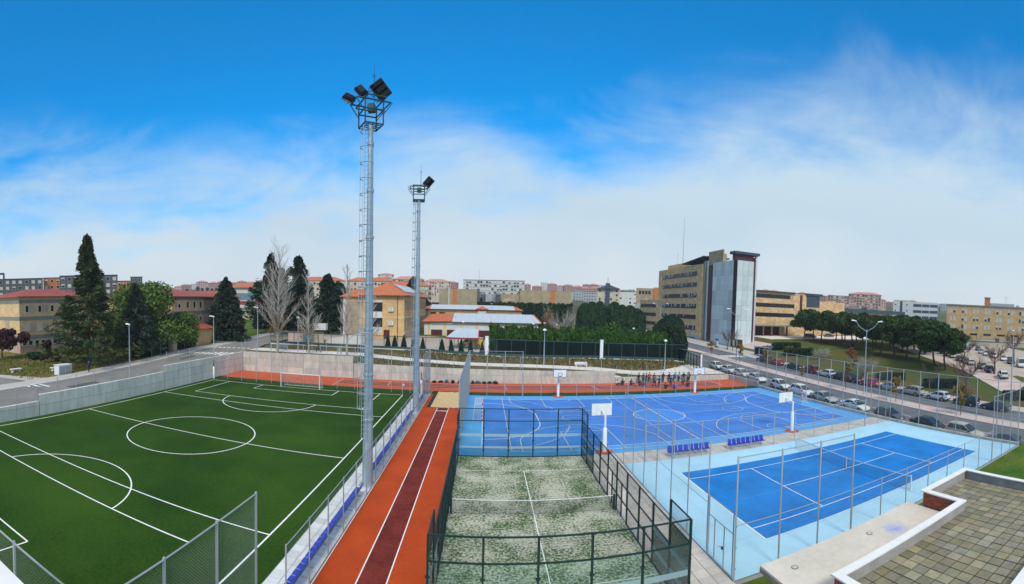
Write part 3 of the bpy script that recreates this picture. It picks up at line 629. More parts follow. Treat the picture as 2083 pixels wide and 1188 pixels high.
fence('tall wire fence at the far corner of the football pitch by the sand pit',(fx,53.6),(fx,60.3),6.15,1.68,s=.065,r=.0018)
fence('tall wire fence behind the near goal of the football pitch',(-38,5.85),(-7.25,5.85),6.0,3.0,s=.065,r=.0022,pr=.045)
fence('tall wire fence behind the white football goal',(-41.3,60.38),(-7.3,60.38),6.15,2.67,rails=(1.0,.5),s=.08)
fence('tall wire fence seen edge on between the sand pit and the blue court',(-1.93,36.3),(-1.93,60.3),6.15,2.0,s=.065,r=.0024)
fence('tall wire fence at the far left end of the blue court',(-1.85,60.42),(5.3,60.42),6.15,2.38,s=.08)
fence('lower wire fence along the far side of the blue court',(5.4,60.42),(42.5,60.42),3.1,2.46,s=.08)
fence('tall wire fence between the courts and the parked cars',(42.88,17.0),(42.88,61.2),6.2,2.46,z0=.22,s=.09,pr=.05,rails=(1.0,))
fence('low wire fence with blue seats behind it between tennis and blue court',(12.85,33.44),(38.2,33.44),3.0,2.44,s=.08)
fence('tall end of the wire fence between tennis and blue court',(38.3,33.44),(42.8,33.44),6.1,2.25,s=.09)
fence('tall wire fence at the left end of the tennis court',(11.0,19.6),(11.0,33.4),5.8,2.3,s=.09,r=.0018,rails=(1.0,.46))
fence('tall wire fence at the near left corner of the tennis court',(11.0,16.97),(18.6,16.97),5.8,2.53,rails=(1.0,.45),s=.09,r=.0018,pr=.045)
fence('low wire fence along the near side of the tennis court',(18.65,16.97),(36.6,16.97),2.65,2.56,s=.09,r=.0018)
fence('tall wire fence at the near right corner of the tennis court',(36.7,16.97),(42.75,16.97),5.8,2.02,s=.09)
fence('braced wire fence on top of the left retaining wall',(-41.78,8),(-41.78,60),1.9,2.7,base=lambda x,y:1.55 if y<27.2 else (2.48 if y<48.4 else 3.45),brace=(7,15),rails=(),s=.09)
fence('braced wire fence on top of the rear retaining wall',(-41.3,70.3),(42.4,70.3),1.9,2.62,base=lambda x,y:3.55 if x<-20.8 else (lerp(x,(-20.8,2.43),(21.2,2.0)) if x<21.2 else .92),brace=(3,8,14,22),rails=(),s=.09)
fence('wire fence on the kerb at the back right of the running track',(42.75,61.4),(42.75,70),2.0,2.15,z0=.92,rails=(1.0,),s=.09)
fence('short galvanised railing on the lawn in front of the arcade',(-54.6,60),(-54.6,72),2.6,2.3,base=lambda x,y:zt(x,y),rails=(1.0,),s=.09)
# gate of the tennis court
t=thing('gate','galvanised double gate beside the near left post of the tennis court','gate',(11.0,17.0,0))
b=MB()
for y in (17.15,17.95,18.85,19.45): b.bar((11,y,.1),(11,y,2.15 if 17.2<y<19 else 3.1),.03,6)
for z in (.12,2.15,3.1): b.bar((11,17.1,z),(11,19.5,z),.026,6)
part('gate_frame',b,M['post'],t,True); part('wire_mesh',wirepanel(MB(),(11,17.1,0),(0,1,0),2.4,3.0,.1,.09,.0018),M['wire'],t,True,kind='stuff')
part('latch',MB().box(10.93,18.0,1.0,11.0,18.08,1.14).bar((10.95,18.04,1.1),(10.85,18.25,1.1),.012),M['dkrail'],t,True)
part('hinge',MB().box(11.03,17.02,.5,11.12,17.08,.55).box(11.03,17.02,1.5,11.12,17.08,1.55).box(11.03,17.02,2.5,11.12,17.08,2.55),M['dkrail'],t,True)
# ================================================================ glass padel court
t=thing('padel_court','glass and green steel padel court enclosure beside the red run-up','court enclosure',(3.13,15.82,0))
X0,X1,Y0,Y1=-1.87,8.13,15.82,35.82
gl=lambda h:None
postm={h:MB().box(-.04,-.05,0,.04,.05,h).mesh('steel_post',M['dgreen']) for h in (2,3,4)}
def sp(x,y,h): 
    o=part('steel_post',postm[h],None,t,loc=(x-3.13,y-15.82,0)); 
def grid(b,o,u,L,H,z0,s=.05,r=.0024):
    o=Vector(o); u=Vector(u)
    for k in range(1,int(L/s)): b.bar(o+u*k*s+Vector((0,0,z0)),o+u*k*s+Vector((0,0,z0+H)),r,3,cap=False)
    for k in range(1,int(H/s)): b.bar(o+Vector((0,0,z0+k*s)),o+u*L+Vector((0,0,z0+k*s)),r,3,cap=False)
def pane(x0,y0,x1,y1,h):
    b=MB(); 
    if x0==x1: b.box(x0-.006,y0+.06,.05,x0+.006,y1-.06,h-.03)
    else: b.box(x0+.06,y0-.006,.05,x1-.06,y0+.006,h-.03)
    o=part('glass_panel',b,M['glass'],t,True)
    for z,w_ in ((.82,.09),(1.82,.12)):  # pale half-transparent strips across each pane
        if z+w_>h: continue
        b=MB()
        if x0==x1: b.box(x0-.011,y0+.07,z-w_,x0+.011,y1-.07,z+w_)
        else: b.box(x0+.07,y0-.011,z-w_,x1-.07,y0+.011,z+w_)
        part('pale_band',b,M['palestrip'],o)
    c=MB()
    for z in (.55,1.4,2.4):
        if z>h: continue
        if x0==x1: c.box(x0-.03,y0-.09,z-.04,x0+.03,y0+.09,z+.04)
        else: c.box(x0-.09,y0-.03,z-.04,x0+.09,y0+.03,z+.04)
    part('glass_clamp',c,M['dgreen'],o)
rail=MB(); wm=MB()
for y in (Y0,Y1):
    for i in range(6): sp(X0+2*i,y,4)
    for i in range(5): pane(X0+2*i,y,X0+2*i+2,y,3)
    for z in (3.0,4.0): rail.box(X0,y-.025,z-.03,X1,y+.025,z+.03)
    rail.box(X0,y-.02,0.02,X1,y+.02,.07); grid(wm,(X0,y,0),(1,0,0),10,.95,3.02)
for x in (X0,X1):
    for k,yy in enumerate(np.arange(Y0,Y1+.1,2.0)):
        if 0<k<10: sp(x,yy,4 if k in (1,9) else 3)
    for a,c,h in ((Y0,Y0+2,3),(Y1-2,Y1,3),(Y0+2,Y0+4,2),(Y1-4,Y1-2,2)): pane(x,a,x,c,h)
    for a,c,z0,H in ((Y0,Y0+2,3,1),(Y1-2,Y1,3,1),(Y0+2,Y0+4,2,1),(Y1-4,Y1-2,2,1),(Y0+4,Y0+8,0.05,2.95),(Y1-8,Y1-4,.05,2.95),(Y0+8,Y0+9,2,1),(Y1-9,Y1-8,2,1),(Y0+9,Y0+11,.05,2.95)):
        grid(wm,(x,a,0),(0,1,0),c-a,H,z0)
    for a,c,z in ((Y0,Y0+2,4),(Y1-2,Y1,4),(Y0,Y1,3.02),(Y0+2,Y1-2,2.0),(Y0+4,Y1-4,1.0)): rail.box(x-.025,a,z-.025,x+.025,c,z+.025)
    rail.box(x-.02,Y0,.02,x+.02,Y0+8,.06).box(x-.02,Y0+12,.02,x+.02,Y1,.06)
    for yy in (Y0+8,Y0+9,Y0+11,Y0+12): rail.box(x-.035,yy-.035,0,x+.035,yy+.035,2.05)
part('rail',rail,M['dgreen'],t,True); part('wire_grid',wm,M['dgreen'],t,True,kind='stuff')
# padel net
def net(name,label,x0,y0,x1,y1,h0,hm,cat='net',post=.06,cell=.055,band=.05,pm='dgreen',cordr=.0028):
    t=thing(name,label,cat,(x0,y0,0)); a=Vector((x0,y0,0)); c=Vector((x1,y1,0)); L=(c-a).length; u=(c-a)/L; hz=lambda s: hm+(h0-hm)*abs(2*s-1)
    for e in (a,c): part('net_post',MB().box(e.x-post,e.y-post,0,e.x+post,e.y+post,h0+.05),M[pm],t,True)
    b=MB(); n=int(L/cell)
    for k in range(n+1): 
        s=k/n; b.bar(a+u*L*s+Vector((0,0,.03)),a+u*L*s+Vector((0,0,hz(s))),cordr,3,cap=False)
    for j in range(1,int(hm/cell)):
        for k in range(12): b.bar(a+u*L*k/12+Vector((0,0,hz(k/12)*j*cell/hm)),a+u*L*(k+1)/12+Vector((0,0,hz((k+1)/12)*j*cell/hm)),cordr,3,cap=False)
    part('net_cords',b,M['net'],t,True,kind='stuff')
    b=MB()
    for k in range(16):
        p,q=a+u*L*k/16+Vector((0,0,hz(k/16))),a+u*L*(k+1)/16+Vector((0,0,hz((k+1)/16))); nrm=u.cross(Vector((0,0,1)))*.012
        b.idx([p+nrm,q+nrm,q+nrm-Vector((0,0,band)),p+nrm-Vector((0,0,band)),p-nrm,q-nrm,q-nrm-Vector((0,0,band)),p-nrm-Vector((0,0,band))],[(0,1,2,3),(7,6,5,4),(0,4,5,1),(3,2,6,7)])
    part('net_band',b,M['white'],t,True); return t
net('padel_net','dark net with white band across the sanded padel court',-1.72,25.82,7.98,25.82,.92,.88,cordr=.004,band=.035)
t=net('tennis_net','dark net with white band across the blue tennis court',tx+11.885,ty+.914,tx+11.885,ty-10.97-.914,1.07,.914,post=.04,band=.07,pm='white')
b=MB(); x_=tx+11.885; y_=ty-10.97-.914; b.bar((x_,y_,.9),(x_+.5,y_-.1,0),.025); part('winder',b,M['white'],t,True)
part('centre_strap',MB().box(x_-.03,ty-5.51,0,x_+.03,ty-5.46,.9),M['white'],t,True)
# ================================================================ goals
def netmesh(b,P,n,m,r=.005):
    a,c,d,e=map(Vector,P)
    for i in range(n+1): b.bar(a.lerp(c,i/n),e.lerp(d,i/n),r,3,cap=False)
    for j in range(m+1): b.bar(a.lerp(e,j/m),c.lerp(d,j/m),r,3,cap=False)
t=thing('football_goal','white football goal at the far end of the green pitch','goal',(-25.49,58.84,0))
part('goal_post',MB().bar((-3,0,0),(-3,0,2.05),.06,8),M['white'],t); part('goal_post',MB().bar((3,0,0),(3,0,2.05),.06,8),M['white'],t); part('crossbar',MB().bar((-3,0,2.05),(3,0,2.05),.06,8),M['white'],t)
part('back_frame',MB().bar((-3,0,2.05),(-3,.6,2.0),.025).bar((3,0,2.05),(3,.6,2.0),.025).bar((-3,.6,2),(-3,1.5,.04),.025).bar((3,.6,2),(3,1.5,.04),.025).bar((-3,1.5,.04),(3,1.5,.04),.025).bar((-3,0,.04),(-3,1.5,.04),.025).bar((3,0,.04),(3,1.5,.04),.025),M['white'],t)
b=MB(); netmesh(b,((-3,.6,1.95),(3,.6,1.95),(3,1.5,.05),(-3,1.5,.05)),40,14); netmesh(b,((-3,0,2),(3,0,2),(3,.6,1.95),(-3,.6,1.95)),40,4)
for x in (-3,3): netmesh(b,((x,0,2),(x,.6,1.95),(x,1.5,.05),(x,0,.05)),8,13)
part('net',b,M['netw'],t,kind='stuff')
def hgoal(x,label,s):
    t=thing('handball_goal',label,'goal',(x,48,0),0,'red and white handball goals')
    for y in (-1.5,1.5):
        for k in range(10): part('post_stripe',MB().box(-.04,y-.04,k*.2,.04,y+.04,k*.2+.2),M['redp' if k%2 else 'white'],t)
    for k in range(14): part('crossbar_stripe',MB().box(-.04,-1.46+k*2.92/14,2.0,.04,-1.46+(k+1)*2.92/14,2.08),M['redp' if k%2==0 else 'white'],t)
    for y in (-1.5,1.5): part('corner_block',MB().box(-.042,y-.042,2.0,.042,y+.042,2.082),M['redp'],t)
    part('back_frame',MB().bar((0,-1.5,2),(-s*.8,-1.5,1.9),.02).bar((0,1.5,2),(-s*.8,1.5,1.9),.02).bar((-s*.8,-1.5,1.9),(-s*1.0,-1.5,.03),.02).bar((-s*.8,1.5,1.9),(-s*1.0,1.5,.03),.02).bar((-s,-1.5,.03),(-s,1.5,.03),.02).bar((-s*.8,-1.5,1.9),(-s*.8,1.5,1.9),.02),M['white'],t)
    b=MB(); netmesh(b,((-s*.8,-1.5,1.9),(-s*.8,1.5,1.9),(-s,1.5,.05),(-s,-1.5,.05)),26,16,.007); netmesh(b,((0,-1.5,2),(0,1.5,2),(-s*.8,1.5,1.9),(-s*.8,-1.5,1.9)),26,6,.007)
    for y in (-1.5,1.5): netmesh(b,((0,y,2),(-s*.8,y,1.9),(-s,y,.05),(0,y,.05)),7,16,.007)
    part('net',b,M['netw'],t,kind='stuff')
hgoal(0,'red and white striped goal at the left end of the blue court',1); hgoal(40,'red and white striped goal at the right end of the blue court by the cars',-1)
t=thing('corner_flag','white corner flag at the far right of the football pitch','flag',(-10.7,58.8,0)); part('pole',MB().bar((0,0,0),(0,0,1.6),.018,6),M['white'],t); part('flag',MB().fc((0,0,1.6),(.06,.12,1.2),(.22,.1,1.25),(.3,.05,1.5)),M['white'],t)
def sleeve(x,y,label):
    t=thing('padded_post',label,'post'); part('padding',MB().lathe([(.16,0),(.16,1.95),(.12,2.0)],12,(x,y,0)),M['white'],t,True,smooth=True); part('pole',MB().bar((x,y,2),(x,y,3.0),.05,8),M['dkrail'],t,True)
sleeve(-41.1,60.0,'white padded post in the far left corner of the football pitch'); sleeve(-8.3,59.9,'white padded post in the far right corner of the football pitch')
# ================================================================ basketball hoops
def hoop(x,y,s,label):
    t=thing('basketball_hoop',label,'basketball hoop',(x,y,0),0 if s>0 else PI,'basketball hoops on the blue court')   # board faces +y in local frame
    part('base_pad',MB().lathe([(.75,0.02),(.75,.035)],20),M['redfar'],t); part('post_padding',MB().lathe([(.19,.03),(.19,2.05),(.15,2.1)],12),M['white'],t,smooth=True)
    part('post',MB().lathe([(.10,2.0),(.10,3.2)],10),M['white'],t,smooth=True); part('arm',MB().bar((0,0,3.1),(0,1.15,3.35),.07,6).bar((0,0,2.3),(0,.02,3.15),.08,6).bar((0,0.1,2.9),(0,1.1,3.05),.04,6),M['white'],t)
    bd=part('backboard',MB().box(-.9,1.20,2.9,.9,1.24,3.95),M['board'],t)
    b=MB()
    for x0,z0,x1,z1 in ((-.9,2.9,.9,2.95),(-.9,3.90,.9,3.95),(-.9,2.95,-.85,3.90),(.85,2.95,.9,3.90),(-.30,3.05,.30,3.10),(-.30,3.45,.30,3.50),(-.30,3.10,-.25,3.45),(.25,3.10,.30,3.45)): b.box(x0,1.242,z0,x1,1.248,z1)
    part('border',b,M['dkrail'],bd); b=MB()
    for e in (-.45,.45): b.box(e-.02,1.16,2.92,e+.02,1.198,3.93)
    part('stiffener',b,M['white'],bd)
    part('rim',MB().ring((0,1.62,3.05),.225,.012,16).box(-.12,1.25,2.98,.12,1.4,3.04),M['hoop'],t)
    b=MB()
    for k in range(12): a=2*PI*k/12; c=2*PI*(k+.5)/12; b.bar((.22*math.cos(a),1.62+.22*math.sin(a),3.04),(.12*math.cos(c),1.62+.12*math.sin(c),2.65),.006,3); b.bar((.22*math.cos(a),1.62+.22*math.sin(a),3.04),(.12*math.cos(a-.26),1.62+.12*math.sin(a-.26),2.65),.006,3)
    part('net',b,M['netw'],t)
hoop(10.15,60.0,-1,'basketball hoop facing the camera at the far left of the blue court'); hoop(30.6,60.0,-1,'basketball hoop facing the camera at the far right of the blue court')
hoop(10.3,36.55,1,'basketball hoop seen from behind next to the glass court'); hoop(30.1,36.4,1,'basketball hoop seen from behind at the near right of the blue court')
# ================================================================ seat rows
sb=MB(); sb.idx([(-.21,-.2,.44),(.21,-.2,.44),(.21,.17,.41),(-.21,.17,.41),(-.21,-.2,.40),(.21,-.2,.40),(.21,.17,.37),(-.21,.17,.37)],[(0,1,2,3),(7,6,5,4),(0,4,5,1),(1,5,6,2),(3,2,6,7),(0,3,7,4)])
sb.idx([(-.21,.15,.42),(.21,.15,.42),(.20,.27,.80),(-.20,.27,.80),(-.21,.19,.40),(.21,.19,.40),(.20,.31,.80),(-.20,.31,.80)],[(3,2,1,0),(4,5,6,7),(2,3,7,6),(0,4,7,3),(1,2,6,5)])
sb.fc((-.17,.24,.80),(.17,.24,.80),(.12,.275,.85),(-.12,.275,.85))
seatm=sb.mesh('seat',M['seat'])
def bench(x,y,rot,n,label,cat='seat row',group=None,pitch=.5):
    t=thing('seat_row',label,cat,(x,y,0),rot,group); L=n*pitch
    for i in range(n): link('seat',seatm,t,((i+.5)*pitch-L/2,0,0))
    part('beam',MB().box(-L/2,-.04,.32,L/2,.04,.37),M['galv'],t)
    for k in range(max(2,int(L/1.8))):
        xx=-L/2+.4+(L-.8)*k/(max(2,int(L/1.8))-1); part('leg',MB().box(xx-.03,-.03,0.02,xx+.03,.03,.33).box(xx-.04,-.25,.0,xx+.04,.25,.03),M['galv'],t)
g='blue seat rows beside the football pitch'
bench(-7.72,21.9,-PI/2,22,'nearest row of blue plastic seats, in front of the nearer mast',group=g); bench(-7.72,39.6,-PI/2,36,'middle row of blue plastic seats, between the two masts',group=g); bench(-7.72,54.2,-PI/2,16,'farthest row of blue plastic seats, beyond the farther mast',group=g)
g='blue seat rows beside the tennis court'
bench(17.05,34.0,0,8,'left of the two blue seat rows beside the tennis court',group=g); bench(22.85,34.0,0,8,'right of the two blue seat rows beside the tennis court',group=g)
# ================================================================ annex roof terrace in the foreground
Z=4.4; ZF=3.93
t=thing('annex_building','low brick annex with a tiled roof terrace and white coping','building',(9.8,4.8,0))
brw=.25; brh=.0635; bm=MB().box(0,-.008,0,brw-.012,.10,brh-.012).mesh('brick',M['brick'])
def brickface(p,u,L,z0,rows,half=True):
    u=Vector(u); ang=math.atan2(u.y,u.x)
    for r_ in range(rows):
        x=-(r_%2)*brw/2
        while x<L-.02:
            a=max(0,x); c=min(L,x+brw)
            if c-a>.04:
                o=link('brick',bm,t,(p[0]+u.x*a-9.8,p[1]+u.y*a-4.8,z0+r_*brh),ang); o.scale=((c-a-.012)/(brw-.012),1,1); v=random.uniform(.7,1.25); o.color=(v,v*random.uniform(.9,1.1),v,1)
            x+=brw
def parapet(name,x0,y0,x1,y1): part(name,MB().box(x0,y0,3.4,x1,y1,Z-.06),M['render'],t,True)
# parapet cores set in from coping
for a in ((9.9,9.43,17.56,9.60),(17.56,9.43,17.74,11.54),(17.74,11.43,21.55,11.54),(21.45,4.8,21.57,11.43),(9.9,4.9,10.05,9.43),(10.05,4.86,21.45,5.04)): parapet('parapet',*a)
cop=[(9.80,9.36,17.80,9.67),(17.47,9.672,17.80,11.36),(17.47,11.362,21.66,11.66),(21.36,4.76,21.66,11.36),(9.80,4.76,10.12,9.358),(10.122,4.76,21.358,5.10)]
for x0,y0,x1,y1 in cop:
    n=max(1,round(max(x1-x0,y1-y0)/1.6))
    for k in range(n):
        if x1-x0>y1-y0: q=(x0+(x1-x0)*k/n+.003,y0,x0+(x1-x0)*(k+1)/n-.003,y1)
        else: q=(x0,y0+(y1-y0)*k/n+.003,x1,y0+(y1-y0)*(k+1)/n-.003)
        part('coping_stone',MB().box(q[0],q[1],Z-.055,q[2],q[3],Z),M['coping'],t,True)
part('flashing',MB().box(10.05,9.40,Z-.085,17.74,9.425,Z-.058).box(17.745,11.4,Z-.085,21.4,11.425,Z-.058).box(21.4,5,Z-.085,21.425,11.4,Z-.058),M['maroon'],t,True)
rows=int((Z-.06-3.69)/brh)
brickface((17.548,11.50),(0,-1,0),1.88,3.70,rows); brickface((9.888,9.58),(0,-1,0),4.6,2.9,int((Z-.06-2.9)/brh)); 
part('mortar_bed',MB().box(17.55,9.5,3.6,17.558,11.5,Z-.06).box(9.89,4.95,2.5,9.898,9.55,Z-.06),M['mortar'],t,True)
part('roof_slab',MB().box(9.95,4.9,3.5,17.7,9.55,ZF-.06).box(17.7,4.9,3.5,21.5,11.5,ZF-.06),M['tilej'],t,True)
part('wall',MB().box(9.95,4.95,0,21.5,9.5,3.5).box(17.6,9.5,0,21.5,11.5,3.5),M['tan'],t,True)
tw=.475; tm=MB().box(-tw/2+.021,-tw/2+.021,-.04,tw/2-.021,tw/2-.021,0).mesh('roof_tile',M['tile'])
for j in range(14):
    for i in range(24):
        x=10.08+tw*(i+.5); y=11.38-tw*(j+.5)
        if y<5.1 or x>21.45 or (y>9.42 and x<17.75): continue
        o=link('roof_tile',tm,t,(x-9.8,y-4.8,ZF+random.uniform(-.006,.006))); v=random.choice([.82,.9,.97,1,1.05,1.12,1.3]); o.color=(v*random.uniform(.95,1.06),v,v*random.uniform(.82,1.05),1); o.rotation_euler=(random.uniform(-.006,.006),random.uniform(-.006,.006),random.uniform(-.008,.008))
cy_=t
o=thing('canopy_slab','flat pale concrete canopy with two round drains beside the tennis court','canopy',(9.03,9.68,3.4))
part('slab',MB().prism([(9.03,12.30),(9.05,9.68),(17.40,9.68),(17.47,9.75),(17.46,11.2),(17.46,12.30)],3.46,3.69),M['canopy'],o,True); part('drip_edge',MB().box(9.015,9.68,3.46,9.03,12.3,3.62),M['grime'],o,True)
for x,y in ((9.95,11.55),(13.77,11.52)):
    d=part('drain',MB().lathe([(.13,0),(.13,.012),(.10,.014)],16,(x,y,3.69)),M['band'],o,True); part('grate',MB().lathe([(.085,0),(.085,.017)],14,(x,y,3.69)),M['slabb'],d)
part('column',MB().lathe([(.15,0),(.15,3.46)],12,(10.2,11.2,0)).lathe([(.15,0),(.15,3.46)],12,(16.5,11.2,0)),M['conc'],o,True)
# own parapet corner bottom left
o=thing('parapet_corner','rough white parapet corner of the near building at the bottom left','parapet',(-3,.9,10.4)); part('coping_stone',MB().box(-9,.1,10.85,-.8,1.18,11.0),M['coping'],o,True); part('wall',MB().box(-9,.15,0,-.9,1.1,10.85),M['tan'],o,True)
# ================================================================ buildings
WM={}
def winmesh(w,h,fr,sill):
    k=(w,h,fr,sill)
    if k not in WM:
        b=MB(); e=min(.09,w*.12); 
        b.box(-w/2-e,-.07,-h/2-e,-w/2,.02,h/2+e).box(w/2,-.07,-h/2-e,w/2+e,.02,h/2+e).box(-w/2,-.07,h/2,w/2,.02,h/2+e)
        b.box(-w/2-(sill and .06),-.07-(.08 if sill else 0),-h/2-e,w/2+(sill and .06),.02,-h/2)
        WM[k]=(b.mesh('window',M[fr]))
    return WM[k]
PM={}
def panemesh(w,h,m,mull):
    k=(w,h,m,mull)
    if k not in PM:
        b=MB(); b.fc((-w/2,-.012,-h/2),(w/2,-.012,-h/2),(w/2,-.012,h/2),(-w/2,-.012,h/2)); b.i=1
        for i in range(1,mull+1): x=-w/2+w*i/(mull+1); b.box(x-.025,-.045,-h/2,x+.025,-.004,h/2)
        PM[k]=b.mesh('pane',[M[m],M['frame']])
    return PM[k]
def wins(t,face,pos,w,h,fr='frame',pane='pane',sill=True,mull=0,blind=0,dims=None):
    """face 'F' front (y=0), 'R' right side, 'L' left side; pos=[(u,zcentre)]"""
    W,D=dims or (0,0); rot={'F':0,'R':PI/2,'L':-PI/2}[face]
    for i,(u,z) in enumerate(pos):
        loc={'F':(u,0,z),'R':(W,u,z),'L':(0,D-u,z)}[face]
        f=link('window',winmesh(w,h,fr,sill),t,loc,rot); pm=pane
        if blind and random.random()<blind: pm='panel_l'
        link('pane',panemesh(w,h,pm,mull),f)
        if blind and pm==pane and random.random()<blind: link('blind',BL(w,h),f)
BLM={}
def BL(w,h):
    if (w,h) not in BLM: BLM[w,h]=MB().box(-w/2,-.05,h/2-h*.4,w/2,-.02,h/2).mesh('blind',M['panel_l'])
    return BLM[w,h]
def hip(b,x0,y0,x1,y1,z,h,o=.5,gable=False,both=True):
    x0-=o;y0-=o;x1+=o;y1+=o; W=x1-x0; D=y1-y0; i=0 if gable else min(W,D)/2*.95
    if W>=D: r=[(x0+i,(y0+y1)/2,z+h),(x1-i,(y0+y1)/2,z+h)]
    else: r=[((x0+x1)/2,y0+i,z+h),((x0+x1)/2,y1-i,z+h)]
    P=[(x0,y0,z),(x1,y0,z),(x1,y1,z),(x0,y1,z)]+r+[(x0,y0,z-.18),(x1,y0,z-.18),(x1,y1,z-.18),(x0,y1,z-.18)]
    f=[(0,1,5,4),(1,2,5),(2,3,4,5),(3,0,4)] if W>=D else [(0,1,4),(1,2,5,4),(2,3,5),(3,0,4,5)]
    return b.idx(P,f+[(6,7,1,0),(7,8,2,1),(8,9,3,2),(9,6,0,3),(9,8,7,6)])
def box(t,name,m,*q): return part(name,MB().box(*q),m,t)
D90=PI/2
# --- left dormitory: front faces the pitch (+X), local x runs away from the camera
t=thing('dormitory_building','long ochre brick dormitory with grey bands and red metal roof at the far left','building',(-82,49.2,0),D90)
box(t,'wall',M['tan'],0,0,6.0,22,16,13.0); box(t,'lower_wall',M['pinkb'],.03,.03,-1,22,16,5.2); box(t,'wall',M['tan'],0,0,13.8,22,16,14.5)
for z0,z1 in ((5.2,6.0),(9.3,10.1),(13.0,13.8)): box(t,'concrete_band',M['band'],-.06,-.06,z0,22.05,16.05,z1)
for u in (3.3,6.6): 
    for z in (11.75,7.7): box(t,'infill_panel',M['pinkb'],u-.8,-.03,z-.9,u+.8,.01,z+.9)
wins(t,'F',[(1.9+3.3*i,11.75) for i in range(6)],.75,1.35); wins(t,'F',[(1.9+3.3*i,7.7) for i in range(6)],.75,1.35,blind=.5)
wins(t,'F',[(1.1+1.6*i,4.3) for i in range(8)],.95,.95)
box(t,'pier',M['pinkb'],-.05,4.5,6.05,.02,6.4,9.25).parent=t
wins(t,'L',[(3,11.75),(3,7.7)],.75,1.35,dims=(22,16))
rf=part('roof',hip(MB(),0,0,22,16,14.5,1.9,.7),M['roofred'],t)
b=MB()
for i in range(14): x=-.4+22.8*i/14; b.bar((x,-.6,14.55),(x,7.9,16.45),.04,4)
part('roof_seam',b,M['roofred'],rf)
# second block with arcade, linked by the long red roof
t=thing('dormitory_block','ochre brick dormitory block with small windows and an arched porch behind the green trees','building',(-60,72.5,0),D90)
box(t,'wall',M['tan'],0,0,2,11.5,22,13.2); box(t,'wall',M['pinkb'],11.5,3,2,20,22,13.2)
for z0,z1 in ((5.9,6.5),(9.9,10.7),(13.2,13.95)): box(t,'concrete_band',M['band'],-.06,-.06,z0,11.56,22,z1); box(t,'concrete_band',M['band'],11.57,2.94,z0,20.05,22,z1)
wins(t,'F',[(2.3,12.1),(5.2,12.1),(7.6,12.1),(9.9,12.1),(2.3,9.2),(5.2,9.2),(7.6,9.2),(9.9,9.2)],.7,1.3,blind=.3)
wins(t,'L',[(20.0,12.1),(17,12.1),(20,9.2)],.7,1.3,blind=.6,dims=(11.5,22)); 
part('roof',hip(MB(),0,0,20,22,13.95,2.1,.8),M['roofred'],t)
a=box(t,'porch',M['ochre'],1.5,-5,2,11.5,0,7.0); part('porch_roof',hip(MB(),1.5,-5,11.5,0,7.0,.8,.4),M['roofred'],a)
for u in (8.6,9.7,10.8):
    b=MB(); pts=[(u-.38,-5.03,3.9)]+[(u-.38*math.cos(PI*k/8),-5.03,6.0+.38*math.sin(PI*k/8)) for k in range(9)]+[(u+.38,-5.03,3.9)]
    b.fc(*pts); part('arch',b,M['barkr'],a)
t=thing('dormitory_hall','low hall with long bright red roof behind the dormitory blocks','building',(-112,120,0),R(38)); box(t,'wall',M['tan'],0,0,2,34,14,14.5); part('roof',hip(MB(),0,0,34,14,14.5,2.6,.8),M['roofred'],t); wins(t,'F',[(2+3.6*i,12.5) for i in range(9)],1,1.4)
# --- grey apartments, far left
def flats(name,label,x,y,w,d,z0,z1,yaw,wall,rows,cols,ww,wh,roof=None,rh=2.5,flat='slate',blind=.3,cat='building',group=None,fr='frame',single=True,side=True,over=.5,zr0=None):
    a=R(yaw); t=thing(name,label,cat,(x-w/2*math.cos(a),y-w/2*math.sin(a),0),a,group)
    box(t,'wall',M[wall],0,0,z0-6,w,d,z1)
    if roof: part('roof',hip(MB(),0,0,w,d,z1,rh,over),M[roof],t)
    else: box(t,'roof',M[flat],-.15,-.15,z1,w+.15,d+.15,z1+.35)
    pos=[(w*(i+.5)/cols,z1-(z1-z0)*(j+.5)/rows) for j in range(rows) for i in range(cols)]
    if single: 
        wins(t,'F',pos,ww,wh,fr,sill=False,blind=blind)
        if side: wins(t,'R',[(d*(i+.5)/3,z1-(z1-z0)*(j+.5)/rows) for j in range(rows) for i in range(3)],ww,wh,fr,sill=False,dims=(w,d)); wins(t,'L',[(d*(i+.5)/3,z1-(z1-z0)*(j+.5)/rows) for j in range(rows) for i in range(3)],ww,wh,fr,sill=False,dims=(w,d))
    else:
        b=MB()
        for u,z in pos: b.box(u-ww/2,-.04,z-wh/2,u+ww/2,.02,z+wh/2)
        for j in range(rows):
            for i in range(3):
                z=z1-(z1-z0)*(j+.5)/rows; u=d*(i+.5)/3; b.box(w-.02,u-ww/2,z-wh/2,w+.04,u+ww/2,z+wh/2); b.box(-.04,u-ww/2,z-wh/2,.02,u+ww/2,z+wh/2)
        o=part('window',b,M['pane'],t); o['kind']='stuff'
    return t
t=flats('apartment_building','dark grey apartment block with white balcony frames at the far left edge',-198,116,29.4,14,14,26.3,57,'dgrey',4,9,1.5,1.5,blind=.4)
part('roof_frame',MB().box(0,3,26.6,.6,9,30).box(9,3,26.6,9.6,9,30).box(0,3,29.4,9.6,9,30),M['dgrey'],t)
flats('apartment_building','small orange apartment front between two dark grey blocks',-190,134,8.8,14,14,26.6,53,'orangew',4,3,1.2,1.4)
flats('apartment_building','dark grey apartment block behind the tall spruce',-175,146,29.2,14,14,27.2,50,'dgrey',4,9,1.6,1.6,blind=.4)
flats('apartment_building','bright orange apartment front right of the tall spruce',-158,154,6.3,10,14,23.6,46,'orangew',3,3,1.2,1.3); flats('apartment_building','narrow grey apartment end wall above the green tree',-161,166,6,12,14,26.2,44,'dgrey',4,2,1.0,1.4)
